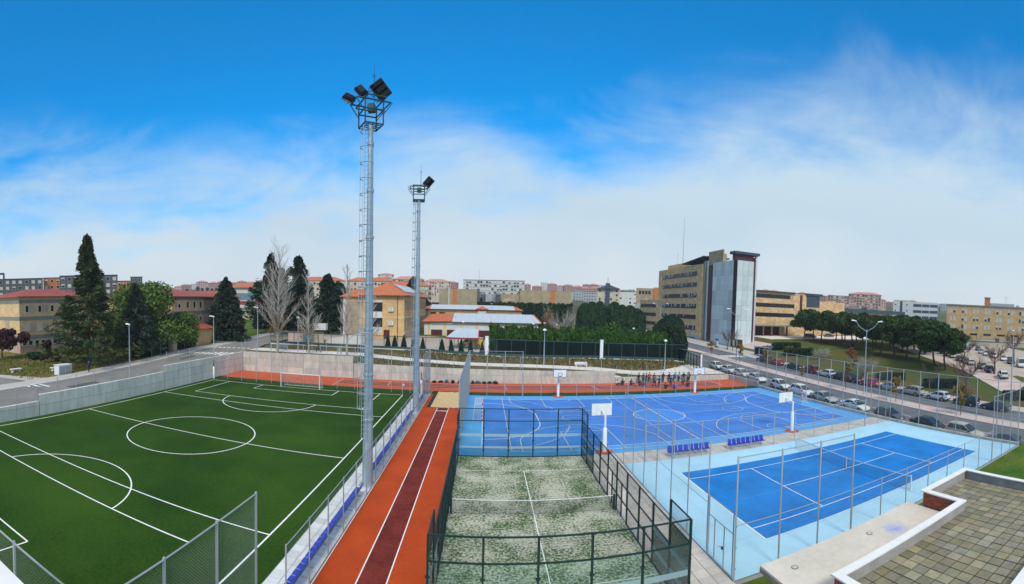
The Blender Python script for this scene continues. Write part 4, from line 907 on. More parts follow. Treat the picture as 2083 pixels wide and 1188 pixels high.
# --- school with white and red bands
t=thing('school_building','white school building with a red stripe and long windows left of the bare poplar','building',(-103,160,0),R(30)); box(t,'wall',M['whitew'],0,0,10.2,22,14,19); box(t,'lower_wall',M['creamw'],0,.4,3,22,14,10.2); box(t,'red_band',M['redp'],-.05,-.05,11.6,22.05,14,13.2); box(t,'window_band',M['tglass'],-.04,-.04,13.6,22.02,14,16.6)
part('roof',hip(MB(),0,0,22,14,19,2.2,.8),M['roofor'],t); wins(t,'F',[(3+4*i,8.2) for i in range(5)],1.3,1.8)
# --- orange roofed apartments behind
for lab,q in (('long yellow apartment block with orange roof behind the bare poplars',(-116,309,33,16,12,29,20,'creamw',4,14,1.6,1.8,'roofor',3.2)),('yellow apartment block with orange roof behind the nearer mast',(-86,332,36,16,12,29.5,14,'creamw',4,14,1.6,1.8,'roofor',3.2)),('wide apartment block with orange roof between the two masts',(-52,296,34,16,11,24.5,8,'creamw',4,13,1.6,1.8,'roofor',3.2))):
    flats('apartment_building',lab,*q[:5],q[5],q[6],q[7],q[8],q[9],q[10],q[11],roof=q[12],rh=q[13],group=None)
for lab,q in (('pink apartment block with curved grey roof line behind the nearer mast',(-113,507,18,14,32,46,12,'pinkw',5,8,1.4,1.6,'roofpk',2)),('large pink apartment block with stepped roof left of the farther mast',(-76,444,31,16,22,37,9,'redw',5,12,1.5,1.6,'roofpk',3.5)),('pink apartment block with white window strips right of the farther mast',(-45,418,26,16,20,33.5,5,'pinkw',5,12,1.0,2.0,'roofpk',3)),('brick apartment block with pale balconies right of the concrete tower',(296,298,20,16,17,32,-44,'redw',6,8,1.5,1.6,None,0)),('wide brick apartment block on the hill above the umbrella pines',(320,287,31,16,16,35,-50,'redw',7,12,1.5,1.5,'roofpk',2.5)),('small white house with dark windows left of the stone office building',(104,318,14,12,12,25,-18,'whitew',4,4,1.3,1.4,None,0))):
    flats('apartment_building',lab,*q[:5],q[5],q[6],q[7],q[8],q[9],q[10],q[11],roof=q[12],rh=q[13])
# --- grey slab block on stilts
t=flats('slab_building','long grey slab block with many window bands on blue stilts',7,360,49,14,21,32.3,-1,'greyw',4,22,1.7,1.6,blind=.5,fr='whitew'); 
b=MB()
for x in (4,16,28,40,47): b.box(x-2,-1.2,10,x+2,2,21)
part('stair_tower',b,M['slate'],t); part('mast',MB().bar((12.5,5,32),(12.5,5,41),.12),M['greyw'],t)
# --- two windowless beige halls
for lab,x,w_ in (('left windowless beige hall with an orange window strip',-19.3,16),('right windowless beige hall with an orange window strip',14.8,22)):
    t=thing('beige_hall',lab,'building',(x,190,0),R(-2)); box(t,'wall',M['beige'],0,0,3,w_,26,19.1)
    sx=5.6 if w_==16 else 12.8; box(t,'orange_strip',M['orangew'],sx,-.08,6,sx+1.9,.02,19.15); wins(t,'F',[(sx+.95,15.2),(sx+.95,9.6)],1.6,2.9,sill=False,fr='orangew')
    if w_==22: part('low_wing',MB().box(-8,3,3,0,20,17.5),M['beige'],t); part('window_strip',MB().box(-7,2.9,14.2,-2,3.02,15.4),M['pinkb'],t)
    else: part('flue',MB().bar((4.2,-.2,4),(4.2,-.2,19.6),.25,8),M['whitew'],t)
# --- sports centre with orange tile roofs
t=thing('sports_centre','two storey ochre brick sports centre with orange tile roof behind the nearer mast','building',(-27.6,100,0),0)
box(t,'wall',M['ochre'],0,0,2,9.6,37,14.3); box(t,'wall',M['tan'],.02,.02,1.5,9.62,37.02,5.2); box(t,'wing_wall',M['ochre'],-5.4,2,2,0,14,14.0); box(t,'wing_panel',M['beige'],-4.6,1.97,4,-1.4,2.0,13)
for x in (-5.4,-.55): box(t,'white_pier',M['whitew'],x,1.9,3,x+.55,2.1,14)
box(t,'stringcourse',M['tan'],-.04,-.04,9.0,9.66,37.04,9.5)
for u,z in ((3.3,11.6),(3.3,8.0)):
    wins(t,'F',[(u,z)],2.4,1.9,fr='maroon',sill=False); box(t,'window_apron',M['whitew'],u-1.25,-.06,z-2.4,u+1.25,.02,z-1.1); box(t,'roller_box',M['whitew'],u-1.25,-.08,z+1.1,u+1.25,.02,z+1.5)
for z in (10.6,7.4):
    o=part('air_conditioner',MB().box(6.0,-.45,z,7.2,-.02,z+.95),M['whitew'],t); part('fan_grille',MB().ring((6.5,-.46,z+.48),.33,.03,12,'y'),M['black'],o)
part('drainpipe',MB().bar((8.1,-.08,4),(8.1,-.08,14.2),.07,6).bar((-.2,1.8,4),(-.2,1.8,14),.07,6),M['maroon'],t)
wins(t,'R',[(1.5+2.2*i,12) for i in range(16)],.9,2.1,dims=(9.6,37),fr='creamw',pane='maroon'); wins(t,'R',[(1.5+2.2*i,8) for i in range(16)],.9,2.1,dims=(9.6,37),fr='creamw',pane='maroon')
box(t,'side_band',M['creamw'],9.6,.2,5.3,9.72,36.8,6.0); wins(t,'F',[(5.6,5.0)],1.2,2.4,fr='maroon',pane='maroon',sill=False)
rf=part('roof',hip(MB(),0,0,9.6,37,14.4,3.2,.8),M['roofor'],t); part('wing_roof',hip(MB(),-5.4,2,0,14,14.1,1.9,.7),M['roofor'],t)
part('eaves',MB().box(-.85,-.85,14.1,10.45,37.85,14.25),M['maroon'],rf)
o=part('solar_array',MB().obox((7.6,16,16.2),(1.5,0,-.93),(0,11,0),(.04,0,.06)),M['roofwh'],rf)
# low wings with white roofs
t=thing('pool_building','long low building with white metal roof and maroon shutters behind the hedge','building',(-15.8,118,0),R(.5))
box(t,'wall',M['whitew'],0,0,2,30,14,7.9); rf=part('roof',MB().idx([(7.4,-.6,7.9),(30.5,-.6,7.9),(29.3,8,9.9),(7.4,8,9.9)],[(0,1,2,3)]).idx([(7.4,-.6,7.7),(30.5,-.6,7.7),(30.5,-.6,7.9),(7.4,-.6,7.9)],[(0,1,2,3)]),M['roofwh'],t)
part('roof_end',MB().idx([(30.52,-.6,7.85),(31.0,-.6,7.8),(29.8,8,9.9),(29.32,8,9.9)],[(0,1,2,3)]),M['roofor'],rf); part('tile_roof',MB().idx([(-.8,-.6,7.7),(7.38,-.6,7.9),(7.38,8,9.9),(1,8,9.6)],[(0,1,2,3)]),M['roofor'],t)
b=MB()
for i in range(12): x=8+21*i/11; b.bar((x,-.6,7.93),(x-.05,8,9.93),.05,4)
part('roof_seam',b,M['roofwh'],rf); part('gutter',MB().box(-.6,-.75,7.55,30.6,-.6,7.75),M['maroon'],t)
for x in (1.2,5.4,9.6,13.8,18,22.2,26.4): box(t,'pilaster',M['tan' if x!=18 else 'roofor'],x-.3,-.1,2,x+.3,.02,7.55)
for x in (3.3,7.5,11.7,15.9): box(t,'shutter',M['maroon'],x-1.5,-.06,3.2,x+1.5,.02,5.6)
t=thing('gym_building','low ochre building with white roof, orange dormer and tile ends behind the pool building','building',(-18.8,140,0),R(.5))
box(t,'wall',M['ochre'],0,0,2,30.4,12,10.9); rf=part('roof',MB().idx([(1.8,-.6,10.9),(28.2,-.6,10.9),(28.2,6,12.3),(1.8,6,12.3)],[(0,1,2,3)]),M['roofwh'],t); part('tile_end',MB().idx([(28.22,-.6,10.9),(31,-.6,10.8),(30.4,3,11.2),(28.22,6,12.3)],[(0,1,2,3)]).idx([(-.6,-.6,10.8),(1.78,-.6,10.9),(1.78,6,12.3),(0,3,11.4)],[(0,1,2,3)]),M['roofor'],t); part('gutter',MB().box(-.6,-.7,10.6,31,-.6,10.8),M['maroon'],t)
d=box(t,'dormer',M['creamw'],16.6,-.5,8.8,19.4,3,11.2); part('dormer_roof',hip(MB(),16.6,-.5,19.4,3,11.2,.9,.5),M['roofor'],d); part('arch_window',MB().ring((18,-.53,10.1),.9,.08,12,'y',0,PI).box(17.1,-.56,9.3,18.9,-.51,10.1),M['whitew'],d); wins(t,'F',[(2.8,9.2),(5.6,9.2)],1.6,1.2,fr='maroon')
part('satellite_dish',MB().bar((21,2,11.4),(21,2,12.8),.05).lathe([(.05,0),(.45,.12),(.5,.2)],10,(21,1.9,12.8)),M['whitew'],t)
# carport
t=thing('carport','carport with tilted white roof and red edge in the sports centre yard','carport',(-7,88,0),0)
part('roof',MB().idx([(-.4,0,6.0-.1),(5.8,0,5.75),(5.8,7,7.2),(1.4,7,7.4)],[(0,1,2,3)]),M['roofwh'],t); part('fascia',MB().box(-.5,-.12,5.5,5.9,-.02,5.85).obox((5.86,3.5,6.4),(.05,0,0),(0,3.5,.7),(0,0,.16)),M['redp'],t)
b=MB()
for x in (1.75,3.75): b.bar((x,0,5.9),(x+.2,7,7.35),.05,4)
part('roof_rib',b,M['whitew'],t); part('column',MB().bar((.3,.3,3.4),(.3,.3,5.7),.1,6).bar((5.4,.3,3.4),(5.4,.3,5.7),.1,6).bar((5.4,6,3.4),(5.4,6,6.9),.1,6).bar((1.6,6,3.4),(1.6,6,7.1),.1,6),M['dkrail'],t)
# entrance kiosk and ramp walls left of the yard
t=thing('kiosk','small entrance booth with white walls and glass front behind the bare poplars','kiosk',(-39,84,0),R(3)); box(t,'wall',M['pinkw'],0,0,3,5.5,4,6.6); box(t,'roof',M['black'],-.3,-.3,6.6,8,4.3,6.85); box(t,'glass_front',M['tglass'],3.2,-.06,4.2,5.3,.02,6.4); box(t,'sign_box',M['whitew'],5.6,0,6.9,8,1.5,8.2); box(t,'white_wall',M['creamw'],5.55,.2,3,7.5,.5,6.6)
t=thing('ramp_wall','white ramp wall sloping up beside the bare poplars','wall',(-27,86,0)); part('wall',MB().idx([(-6,0,3.6),(3,0,3.6),(3,0,6.4),(-6,0,4.6),(-6,.3,3.6),(3,.3,3.6),(3,.3,6.4),(-6,.3,4.6)],[(0,1,2,3),(7,6,5,4),(3,2,6,7),(1,5,6,2),(0,3,7,4)]),M['whitew'],t)
# --- office complex: front faces the street (-X), local x runs towards the camera
t=thing('office_building','tall stone clad office building with dark window bands beside the street','building',(69.5,172.5,0),-D90)
box(t,'wall',M['office'],0,0,0,38.5,16,28.6); box(t,'wall',M['office'],-22,0,0,0,16,16.6); box(t,'shaded_end',M['beige'],38.5,.3,0,39.9,15,28.9); box(t,'plinth',M['greyw'],.5,-.06,0,38.5,.02,4.2); box(t,'roof_storey',M['office'],-.1,4,28.6,20,14,31.0); part('roof_canopy',MB().idx([(24,-1,29.6),(41,-1,31.0),(41,9,31.0),(24,9,29.6),(24,-1,29.3),(41,-1,30.7),(41,9,30.7),(24,9,29.3)],[(0,1,2,3),(7,6,5,4),(0,4,5,1),(1,5,6,2)]),M['slate'],t)  # the office's near end is coloured darker to paint in its shade
for z in (25.5,21.7,17.9,14.1,10.3,6.5):
    o=box(t,'window_band',M['pane'],4.8,-.10,z-.75,34.8,.02,z+.75); b=MB(); k=MB()
    for i in range(31): b.box(4.75+i,-.16,z-.78,4.85+i,-.10,z+.78)
    for i in range(30):
        if random.random()<.3: k.box(4.9+i,-.13,z-random.uniform(-.2,.7),5.7+i,-.105,z+.72)
    part('mullion',b,M['slate'],o); part('blind',k,M['greyw'],o)
box(t,'window_band',M['pane'],20,-.1,1.6,35,.02,3.2)
for z in (14.1,10.3,6.6):
    o=box(t,'window_band',M['pane'],-20.5,-.1,z-.7,-2,.02,z+.7); b=MB()
    for i in range(19): b.box(-20.5+i,-.16,z-.72,-20.4+i,-.1,z+.72)
    part('mullion',b,M['slate'],o)
part('antenna_mast',MB().bar((10,6,31),(10,6,50),.16,5,.05),M['greyw'],t); part('antenna',MB().bar((5,6,31),(5,6,36),.07,4),M['greyw'],t)
# concrete tower with panels one by one
t=thing('concrete_tower','pale concrete stair tower with dark slots and flat dark roof at the street corner','tower',(69.5,130.7,0),-D90)
box(t,'core',M['band'],.15,.15,0,16.9,7.0,28.2); box(t,'cladding',M['tglass'],-3.2,.6,0,.1,6,29.5)
pm={}
def panel(face,u0,u1,z0,z1):
    w_,h_=round(u1-u0,2),round(z1-z0,2)
    if (w_,h_) not in pm: pm[w_,h_]=MB().box(.025,-.12,.025,w_-.025,.0,h_-.025).mesh('concrete_panel',M['panel'])
    o=link('concrete_panel',pm[w_,h_],t,(u0,.15,z0) if face=='F' else (17.05-.15,u0,z0),0 if face=='F' else D90); v=random.uniform(.80,1.14); o.color=(v*random.uniform(.97,1.02),v,v,1)
zz=[.8,5.4,10.0,14.6,19.2,23.8,28.3]
for z0,z1 in zip(zz,zz[1:]):
    panel('F',.1,1.0,z0,z1)
    for i in range(5): panel('F',4.0+2.5*i,6.5+2.5*i,z0,z1)
    for i in range(3): panel('R',1.1+1.95*i,3.05+1.95*i,z0,z1)
panel('F',.1,1.0,28.3,29.3); 
o=box(t,'glazed_slot',M['maroon'],1.05,.02,3.0,3.95,.2,27.6); b=MB()
for i in range(17): b.box(1.05,-.04,3.0+i*1.45,3.95,.02,3.1+i*1.45)
for x in (1.8,2.5,3.2): b.box(x-.04,-.03,3,x+.04,.03,27.6)
part('mullion',b,M['slate'],o); box(t,'dark_slot',M['black'],16.55,.05,.5,17.03,1.05,28.2)
box(t,'dark_slot',M['maroon'],16.4,7.0,4,17.02,7.5,29.6); box(t,'side_fin',M['panel'],16.4,7.55,2,17.1,8.1,30.2)
part('roof_slab',MB().box(14.6,-.3,30.1,17.6,8.6,30.9),M['slate'],t); part('roof_wall',MB().box(.2,.4,28.4,9.5,.8,32.2).box(.2,.8,28.4,.6,7,32.2),M['beige'],t); part('roof_glazing',MB().box(14.8,.6,28.3,16.8,6.8,30.09),M['maroon'],t)
# right wing
t=thing('office_wing','lower stone clad office wing with dark window bands right of the concrete tower','building',(82,131,0),R(-3))
box(t,'wall',M['office'],0,0,2,36,20,20.4); 
for z in (18.9,15.6,12.1):
    o=box(t,'window_band',M['pane'],.2,-.08,z-.7,(24 if z<18 else 22),.02,z+.7); b=MB()
    for i in range(19): b.box(.2+i*1.25,-.13,z-.72,.3+i*1.25,-.08,z+.72)
    part('mullion',b,M['slate'],o)
box(t,'tall_window',M['maroon'],26.5,-.1,13,27.6,.02,20); box(t,'tall_window',M['slate'],29.6,-.1,9,36,.02,20); box(t,'stone_band',M['office'],29.6,-.16,13.2,36,-.1,15.5); part('roof',MB().box(-.5,-.8,20.4,24,20,20.8).box(29,-.6,20.2,37,20,20.9),M['slate'],t)
p_=part('entrance_canopy',MB().box(4,-4,8.0,20,0,8.4),M['band'],t); part('entrance_glazing',MB().box(5,-.1,4,18,.03,8.0),M['maroon'],p_); b=MB()
for x in (5,8.5,12,15.5,18.5): b.box(x-.25,-3.8,3.5,x+.25,-3.3,8)
part('column',b,M['barkr'],p_)
part('extension',MB().box(36.05,3,3,52,16,18.3),M['office'],t)
part('footbridge',MB().box(52,6,14.5,95,8,16.2),M['dkrail'],t)
t=thing('brown_block','brown brick block with arched window left of the office building','building',(76,219,0),R(-20)); box(t,'wall',M['beige'],0,0,4,9,12,23.4); wins(t,'F',[(2+1.6*i,21.2) for i in range(4)],1.1,1.6,fr='barkr'); part('gable',MB().idx([(-1,-.4,14),(6,-.4,14),(6,-.4,18.5)],[(0,1,2)]).box(-1,-.4,8,6,0,14),M['greyw'],t); o=box(t,'orange_annex',M['orangew'],9.05,-.5,6,13,8,23.9); 
# church like white block with blue spire frame
t=flats('chapel_building','cream building with slate blue tower fin and roof mast behind the dark hedge',80.8,289,15,14,14,25.5,-15,'creamw',4,4,1.3,1.5); box(t,'tower_fin',M['slate'],5.5,-1.2,8,8.5,0,29.2); part('roof_cap',hip(MB(),1,-1.2,14,10,25.6,2.6,.8),M['slate'],t); part('mast',MB().bar((7,0,29),(7,0,33),.15),M['slate'],t)
# white modern block on the right
t=thing('white_block','long white modern block with blue window bands behind the umbrella pines','building',(236,186,0),R(-55)); box(t,'wall',M['whitew'],0,0,2,29.7,14,24.6)
for z in (22.3,18.2,14.2): o=box(t,'window_band',M['slate'],13.5,-.1,z-.9,29.6,.02,z+.9); part('mullion',MB().box(18.9,-.15,z-.9,19.3,-.1,z+.9).box(24,-.15,z-.9,24.4,-.1,z+.9),M['whitew'],o)
box(t,'stair_window',M['slate'],4.6,-.1,8,6.2,.02,24.7); wins(t,'F',[(1.6,22.4),(1.6,18.4),(1.6,14.4),(9.2,22.4),(9.2,18.4),(9.2,14.4)],.9,.9,sill=False); box(t,'roof',M['greyw'],.3,.3,24.6,13,10,25.4)
# ochre building on the far right
t=thing('ochre_building','four storey ochre brick building with paired windows and red brick chimney at the right edge','building',(186,113.5,0),R(-58.6)); L_=96
box(t,'wall',M['ochre'],0,0,1.5,L_,16,20.6); box(t,'plinth',M['whitew'],0,-.25,1,L_,.0,4.2); box(t,'roof',M['band'],-.3,-.4,20.6,L_,16,21.1); box(t,'cornice_stain',M['pinkb'],.1,-.03,19.6,L_,.01,20.5)
ww=[]
for i in range(11):
    for d in (-.8,.8):
        for z in (17.9,14.1,10.3): ww.append((2.9+5.6*i+d,z))
wins(t,'F',ww,.95,1.9,blind=.62,sill=False)
for i in range(9): box(t,'ground_window',M['pane'],5+6.6*i,-.06,6.2,8.6+6.6*i,.02,7.1)
box(t,'door',M['barkr'],24,-.3,2,26,-.02,5.2); o=box(t,'chimney',M['orangew'],18.5,3,21,21,6,25); part('chimney_cap',MB().box(18.3,2.8,25,21.2,6.2,25.4),M['band'],o); part('roof_house',MB().box(21.2,3,21,33,10,22.6),M['greyw'],t)
b=MB()
for x in (34,40,46,52,58): b.box(x,2,21,x+1.4,4,22)
part('roof_vent',b,M['greyw'],t); part('antenna',MB().bar((29,5,22),(29,5,27),.06,4).bar((27.8,5,26),(30.2,5,26),.04,4).bar((28.2,5,25.3),(29.8,5,25.3),.04,4),M['greyw'],t)
o=box(t,'side_porch',M['redp'],-9,-3,9.5,-1,3,10.3); part('porch_wall',MB().box(-8.5,-2.5,2,-.1,2.5,9.5),M['tan'],o)
t=thing('fence_wall','low white fence wall in front of the ochre building','wall',(160,88,0),R(-58.6)); part('wall',MB().box(0,0,1.5,60,.3,4.4),M['creamw'],t); b=MB()
for i in range(60): b.bar((i,.15,4.4),(i,.15,5.6),.03,4)
b.box(0,.12,5.5,60,.18,5.6); part('railing',b,M['dkrail'],t)
# city on the hill, one block after another
CITY=[(-384, 533, 15.8, 11, 45.2, 45, 'p'), (-349, 509, 14.3, 11, 41.7, 22, 'r'), (-331, 505, 12.9, 11, 42.8, 26, 'r'), (-351, 563, 14.5, 11, 43.5, 22, 'r'), (-310, 522, 11.5, 11, 43.0, 44, 'p'), (-306, 540, 16.0, 11, 42.0, 42, 'r'), (-321, 602, 16.9, 11, 48.3, 20, 'r'), (-487, 536, 11.9, 11, 40.6, 32, 'r'), (-510, 577, 12.1, 11, 41.5, 47, 'w'), (-482, 562, 11.9, 11, 41.2, 40, 'p'), (-476, 573, 10.1, 11, 39.5, 37, 'r'), (-444, 551, 11.8, 11, 40.2, 26, 'p'), (-449, 579, 15.6, 11, 43.7, 47, 'r'), (-452, 606, 13.2, 11, 44.6, 39, 'w'), (-138, 579, 14.5, 11, 47.7, 2, 'p'), (-123, 580, 16.3, 11, 46.0, 13, 'r'), (-105, 560, 13.5, 11, 42.6, 17, 'r'), (-91, 561, 14.7, 11, 44.9, 21, 'r'), (-75, 551, 16.2, 11, 41.2, 6, 'p'), (-59, 544, 17.2, 11, 40.5, -2, 'r'), (-44, 581, 15.7, 11, 42.5, -7, 'r'), (68, 712, 8.3, 11, 48.2, 8, 'r'), (84, 734, 15.8, 11, 46.5, -12, 'r'), (98, 746, 11.6, 11, 51.7, -7, 'w'), (106, 711, 15.1, 11, 49.9, -8, 'r'), (124, 737, 11.8, 11, 48.8, -4, 'p'), (135, 724, 13.9, 11, 49.7, -1, 'r'), (142, 689, 15.1, 11, 46.6, -21, 'r'), (154, 680, 10.8, 11, 49.6, -19, 'r'), (175, 713, 13.1, 11, 51.8, -7, 'r'), (188, 715, 10.3, 11, 49.9, -1, 'w'), (60, 494, 14.2, 11, 28.8, -11, 'w'), (80, 531, 13.1, 11, 30.9, -18, 'g'), (90, 498, 15.0, 11, 29.1, -9, 'w'), (108, 515, 12.8, 11, 32.2, -8, 'g'), (113, 473, 15.9, 11, 29.4, -14, 'g'), (126, 627, 12.9, 11, 42.7, -12, 'r'), (134, 595, 15.2, 11, 40.1, -10, 'r'), (156, 618, 20.0, 11, 41.5, -4, 'r'), (155, 539, 16.0, 11, 37.8, -13, 'r'), (175, 556, 15.5, 11, 36.4, -22, 'r'), (155, 510, 9.3, 11, 35.6, -20, 'r'), (168, 522, 8.3, 11, 35.1, -7, 'g'), (188, 559, 8.4, 11, 37.4, -17, 'g'), (201, 562, 14.1, 11, 37.4, -23, 'p'), (196, 508, 12.5, 11, 32.7, -28, 'r'), (206, 503, 12.7, 11, 32.9, -23, 'r'), (347, 488, 14.0, 11, 45.1, -46, 'r'), (405, 545, 14.6, 11, 48.9, -29, 'p'), (380, 491, 11.6, 11, 43.6, -38, 'r'), (425, 525, 14.8, 11, 45.4, -53, 'p'), (401, 476, 11.7, 11, 44.7, -39, 'p'), (400, 457, 12.1, 11, 41.7, -55, 'p'), (435, 475, 15.6, 11, 43.0, -56, 'r'), (472, 491, 14.2, 11, 45.2, -40, 'p'), (412, 419, 15.6, 11, 38.8, -53, 'p'), (375, 362, 13.8, 11, 36.4, -38, 'r'), (392, 359, 13.0, 11, 35.1, -48, 'p'), (417, 364, 12.6, 11, 37.8, -48, 'p'), (447, 374, 14.8, 11, 38.4, -46, 'p'), (607, 492, 15.9, 11, 43.0, -64, 'r'), (568, 444, 9.9, 11, 41.6, -58, 'r'), (577, 437, 9.3, 11, 43.0, -49, 'p'), (592, 438, 9.0, 11, 41.8, -52, 'g'), (581, 419, 11.5, 11, 44.4, -49, 'p'), (592, 412, 11.2, 11, 40.1, -61, 'w'), (636, 426, 15.1, 11, 41.7, -53, 'w'), (620, 399, 13.3, 11, 40.8, -44, 'w'), (618, 380, 16.1, 11, 40.7, -52, 'g'), (-250, 511, 10.3, 11, 41.5, 29, 'r'), (-238, 514, 14.2, 11, 38.9, 26, 'p'), (-237, 545, 12.3, 11, 41.4, 32, 'r'), (-217, 527, 10.3, 11, 41.6, 26, 'p'), (-224, 575, 12.0, 11, 44.5, 30, 'p')]
KW={'r':('redw','roofpk','brick'),'p':('pinkw','roofpk','pale pink'),'w':('whitew',None,'white'),'g':('greyw',None,'grey')}
CITY.sort(key=lambda c:math.atan2(c[0],c[1]))
for i,(x,y,w_,d_,z1,yaw,k) in enumerate(CITY):
    wl,rf,cn=KW[k]; g0=max(4,hill(x,y)+3); nn=i
    side='left of the masts' if x<-60 else ('behind the white roofs' if x<60 else ('left of the office building' if x<300 else 'right of the tower'))
    same=[j for j,c in enumerate(CITY) if c[6]==k and ((c[0]<-60)==(x<-60)) and ((c[0]<60)==(x<60)) and ((c[0]<300)==(x<300))]
    flats('hill_house','%s %s block from the left on the hill %s'%(nth(same.index(i)),cn,side),x,y,w_,d_,max(g0,z1-13),z1-(1.8 if rf else 0),yaw,wl,4,max(3,int(w_/2.6)),1.2,1.5,roof=rf,rh=2.2,single=False,group='far blocks on the hill')
# ================================================================ vegetation
def quads(name,C,A,B_,mats,core=None):
    """leaf-sized faces: centres C, half vectors A and B (N,3)"""
    n=len(C); V=np.stack([C-A-B_,C+A-B_,C+A+B_,C-A+B_],1).reshape(-1,3)
    F_=np.arange(4*n).reshape(n,4); me=bpy.data.meshes.new(name)
    if core is not None:
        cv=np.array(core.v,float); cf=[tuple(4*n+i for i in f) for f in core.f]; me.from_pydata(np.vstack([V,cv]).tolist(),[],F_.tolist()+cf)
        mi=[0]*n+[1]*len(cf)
    else: me.from_pydata(V.tolist(),[],F_.tolist()); mi=None
    for m in mats: me.materials.append(m)
    if mi: me.polygons.foreach_set('material_index',mi)
    me.update(); return me
def rv(n): v=rng.normal(size=(n,3)); return v/np.linalg.norm(v,axis=1,keepdims=True)
def perp(d,n):
    a=np.cross(d,rv(n)); a/=np.linalg.norm(a,axis=1,keepdims=True)+1e-9; return a
def conifer(H,Rr,z0,n,droop=.25,tip=.9,leaf=(.34,.10),power=.85,irregular=.3,levels=22,nbr=15):
    t=rng.random(n)**.8; lev=np.floor(t*levels)/levels; t=lev+rng.normal(0,.25/levels,n); t=np.clip(t,0,.995)
    nb=np.maximum(4,(nbr*(1-lev)).astype(int)); bi=rng.integers(0,1000,n)%nb
    hsh=np.sin(bi*12.9898+lev*7823.3)*43758.5; rnd=hsh-np.floor(hsh); h2=np.sin(bi*78.233+lev*311.7)*12543.1; rnd2=h2-np.floor(h2)
    az=2*PI*(bi+rnd2*.8)/nb+lev*37+rng.normal(0,.10,n)
    rad=Rr*(1-t)**power*(1-irregular+irregular*1.25*rnd)+.12; s=rng.random(n)**.6; r_=rad*s
    z=z0+(H-z0)*t-droop*r_+tip*.12*(s**3)*rad+rng.normal(0,.10,n)
    C=np.stack([r_*np.cos(az),r_*np.sin(az),z],1); d=np.stack([np.cos(az+rng.normal(0,.5,n)),np.sin(az+rng.normal(0,.5,n)),-droop+rng.normal(0,.3,n)],1); d/=np.linalg.norm(d,axis=1,keepdims=True)
    sz=rng.uniform(.7,1.3,(n,1)); return C,d*leaf[0]*sz,perp(d,n)*leaf[1]*sz
def lobes(cs,rs,n,leaf=.16,flat=1.0,shell=.55):
    cs=np.array(cs,float); rs=np.array(rs,float); k=rng.choice(len(cs),n,p=(rs**2)/np.sum(rs**2)); d=rv(n); rr=rs[k]*(shell+(1-shell)*rng.random(n)**.5)*rng.uniform(.9,1.12,n)
    C=cs[k]+d*rr[:,None]*np.array([1,1,flat]); a=perp(d,n); a=a+d*rng.normal(0,.4,(n,1)); a/=np.linalg.norm(a,axis=1,keepdims=True); b=np.cross(a,rv(n)); b/=np.linalg.norm(b,axis=1,keepdims=True)
    sz=rng.uniform(.6,1.35,(n,1))*leaf; return C,a*sz,b*sz*.7
def trunk(b,H,r,r2=.03,lean=(0,0),n=7,seg=6,wob=.08):
    pts=[(lean[0]*(i/seg)+random.uniform(-wob,wob)*(0<i<seg),lean[1]*(i/seg)+random.uniform(-wob,wob)*(0<i<seg),H*i/seg) for i in range(seg+1)]
    b.path(pts,r,n,r2); return pts
def branch(b,p,d,L,r,lev,up=.25,spread=.55,nsub=4,minr=.008):
    p=Vector(p); d=Vector(d).normalized(); segs=3
    for i in range(segs):
        q=p+d*L/segs; b.bar(p,q,r*(1-.22*i),4 if r>.03 else 3,r*(1-.22*(i+1)),cap=False)
        if lev>0:
            for k in range(nsub if i else max(1,nsub-2)):
                s=p.lerp(q,random.random()); e=(d+Vector((random.gauss(0,spread),random.gauss(0,spread),random.gauss(0,spread)*.6+up))).normalized()
                branch(b,s,e,L*random.uniform(.38,.62),max(minr,r*.45),lev-1,up,spread,nsub,minr)
        p=q; d=(d+Vector((random.gauss(0,.10),random.gauss(0,.10),random.gauss(0,.08)+up*.35))).normalized()
def tree(name,label,cat,x,y,z,tb,tmat,crown,cm,group=None,rot=0,core=None):
    t=thing(name,label,cat,(x,y,z),rot,group)
    if tb is not None: part('trunk',tb,tmat,t)
    if crown is not None: part('crown',quads('crown',*crown,[cm,M['core']],core),None,t,kind='stuff' if name=='bare_poplar' else None)
    return t
def T(b): return b
def spike(H,r,z0,k=.5,n=8): return MB().lathe([(r*k,z0),(r*k*.55,z0+(H-z0)*.45),(.05,z0+(H-z0)*.88)],n)
# the great spruce and its neighbours on the left lawn
def conif(name,label,x,y,H,Rr,z0,n,m,**k):
    b=MB(); trunk(b,H*.96,H*.017+.03,.02); 
    for i in range(26):
        z=z0+(H-z0)*i/27; a=i*2.4; L=Rr*(1-i/27)*.75; b.bar((0,0,z),(L*math.cos(a),L*math.sin(a),z-.2*L),.05,3,.015,cap=False)
    return tree(name,label,'conifer',x,y,zt(x,y)-.05,b,M['bark'],conifer(H,Rr,z0,n,**k),M[m],core=None)
conif('spruce_tree','tallest dark spruce with drooping branches on the left lawn',-57.5,47.8,22.6,8.6,1.4,17000,'spruce',irregular=.42,droop=.20,levels=15,leaf=(.36,.065),tip=2.6,power=1.15,nbr=10)
conif('spruce_tree','grey green spruce with bare lower trunk right of the tallest spruce',-56.3,57.8,13.9,4.9,2.6,8000,'spruce2',irregular=.5,droop=.25,levels=13,leaf=(.36,.08),power=.95)
conif('fir_tree','dense dark fir cone beside the crossing on the left street',-54.6,84.6,14.6,5.6,1.4,15000,'fir',irregular=.22,droop=.32,levels=24,leaf=(.34,.12),power=.72)
conif('cedar_tree','dark cedar behind the largest bare poplar',-53,104,21.5,8.5,3,11000,'fir',irregular=.65,droop=.0,levels=10,leaf=(.5,.11),tip=2.0,power=1.0)
conif('cedar_tree','dark cedar right of the largest bare poplar',-45,103,20.3,8.4,3,11000,'fir',irregular=.65,droop=.0,levels=11,leaf=(.5,.11),tip=2.0,power=.95)
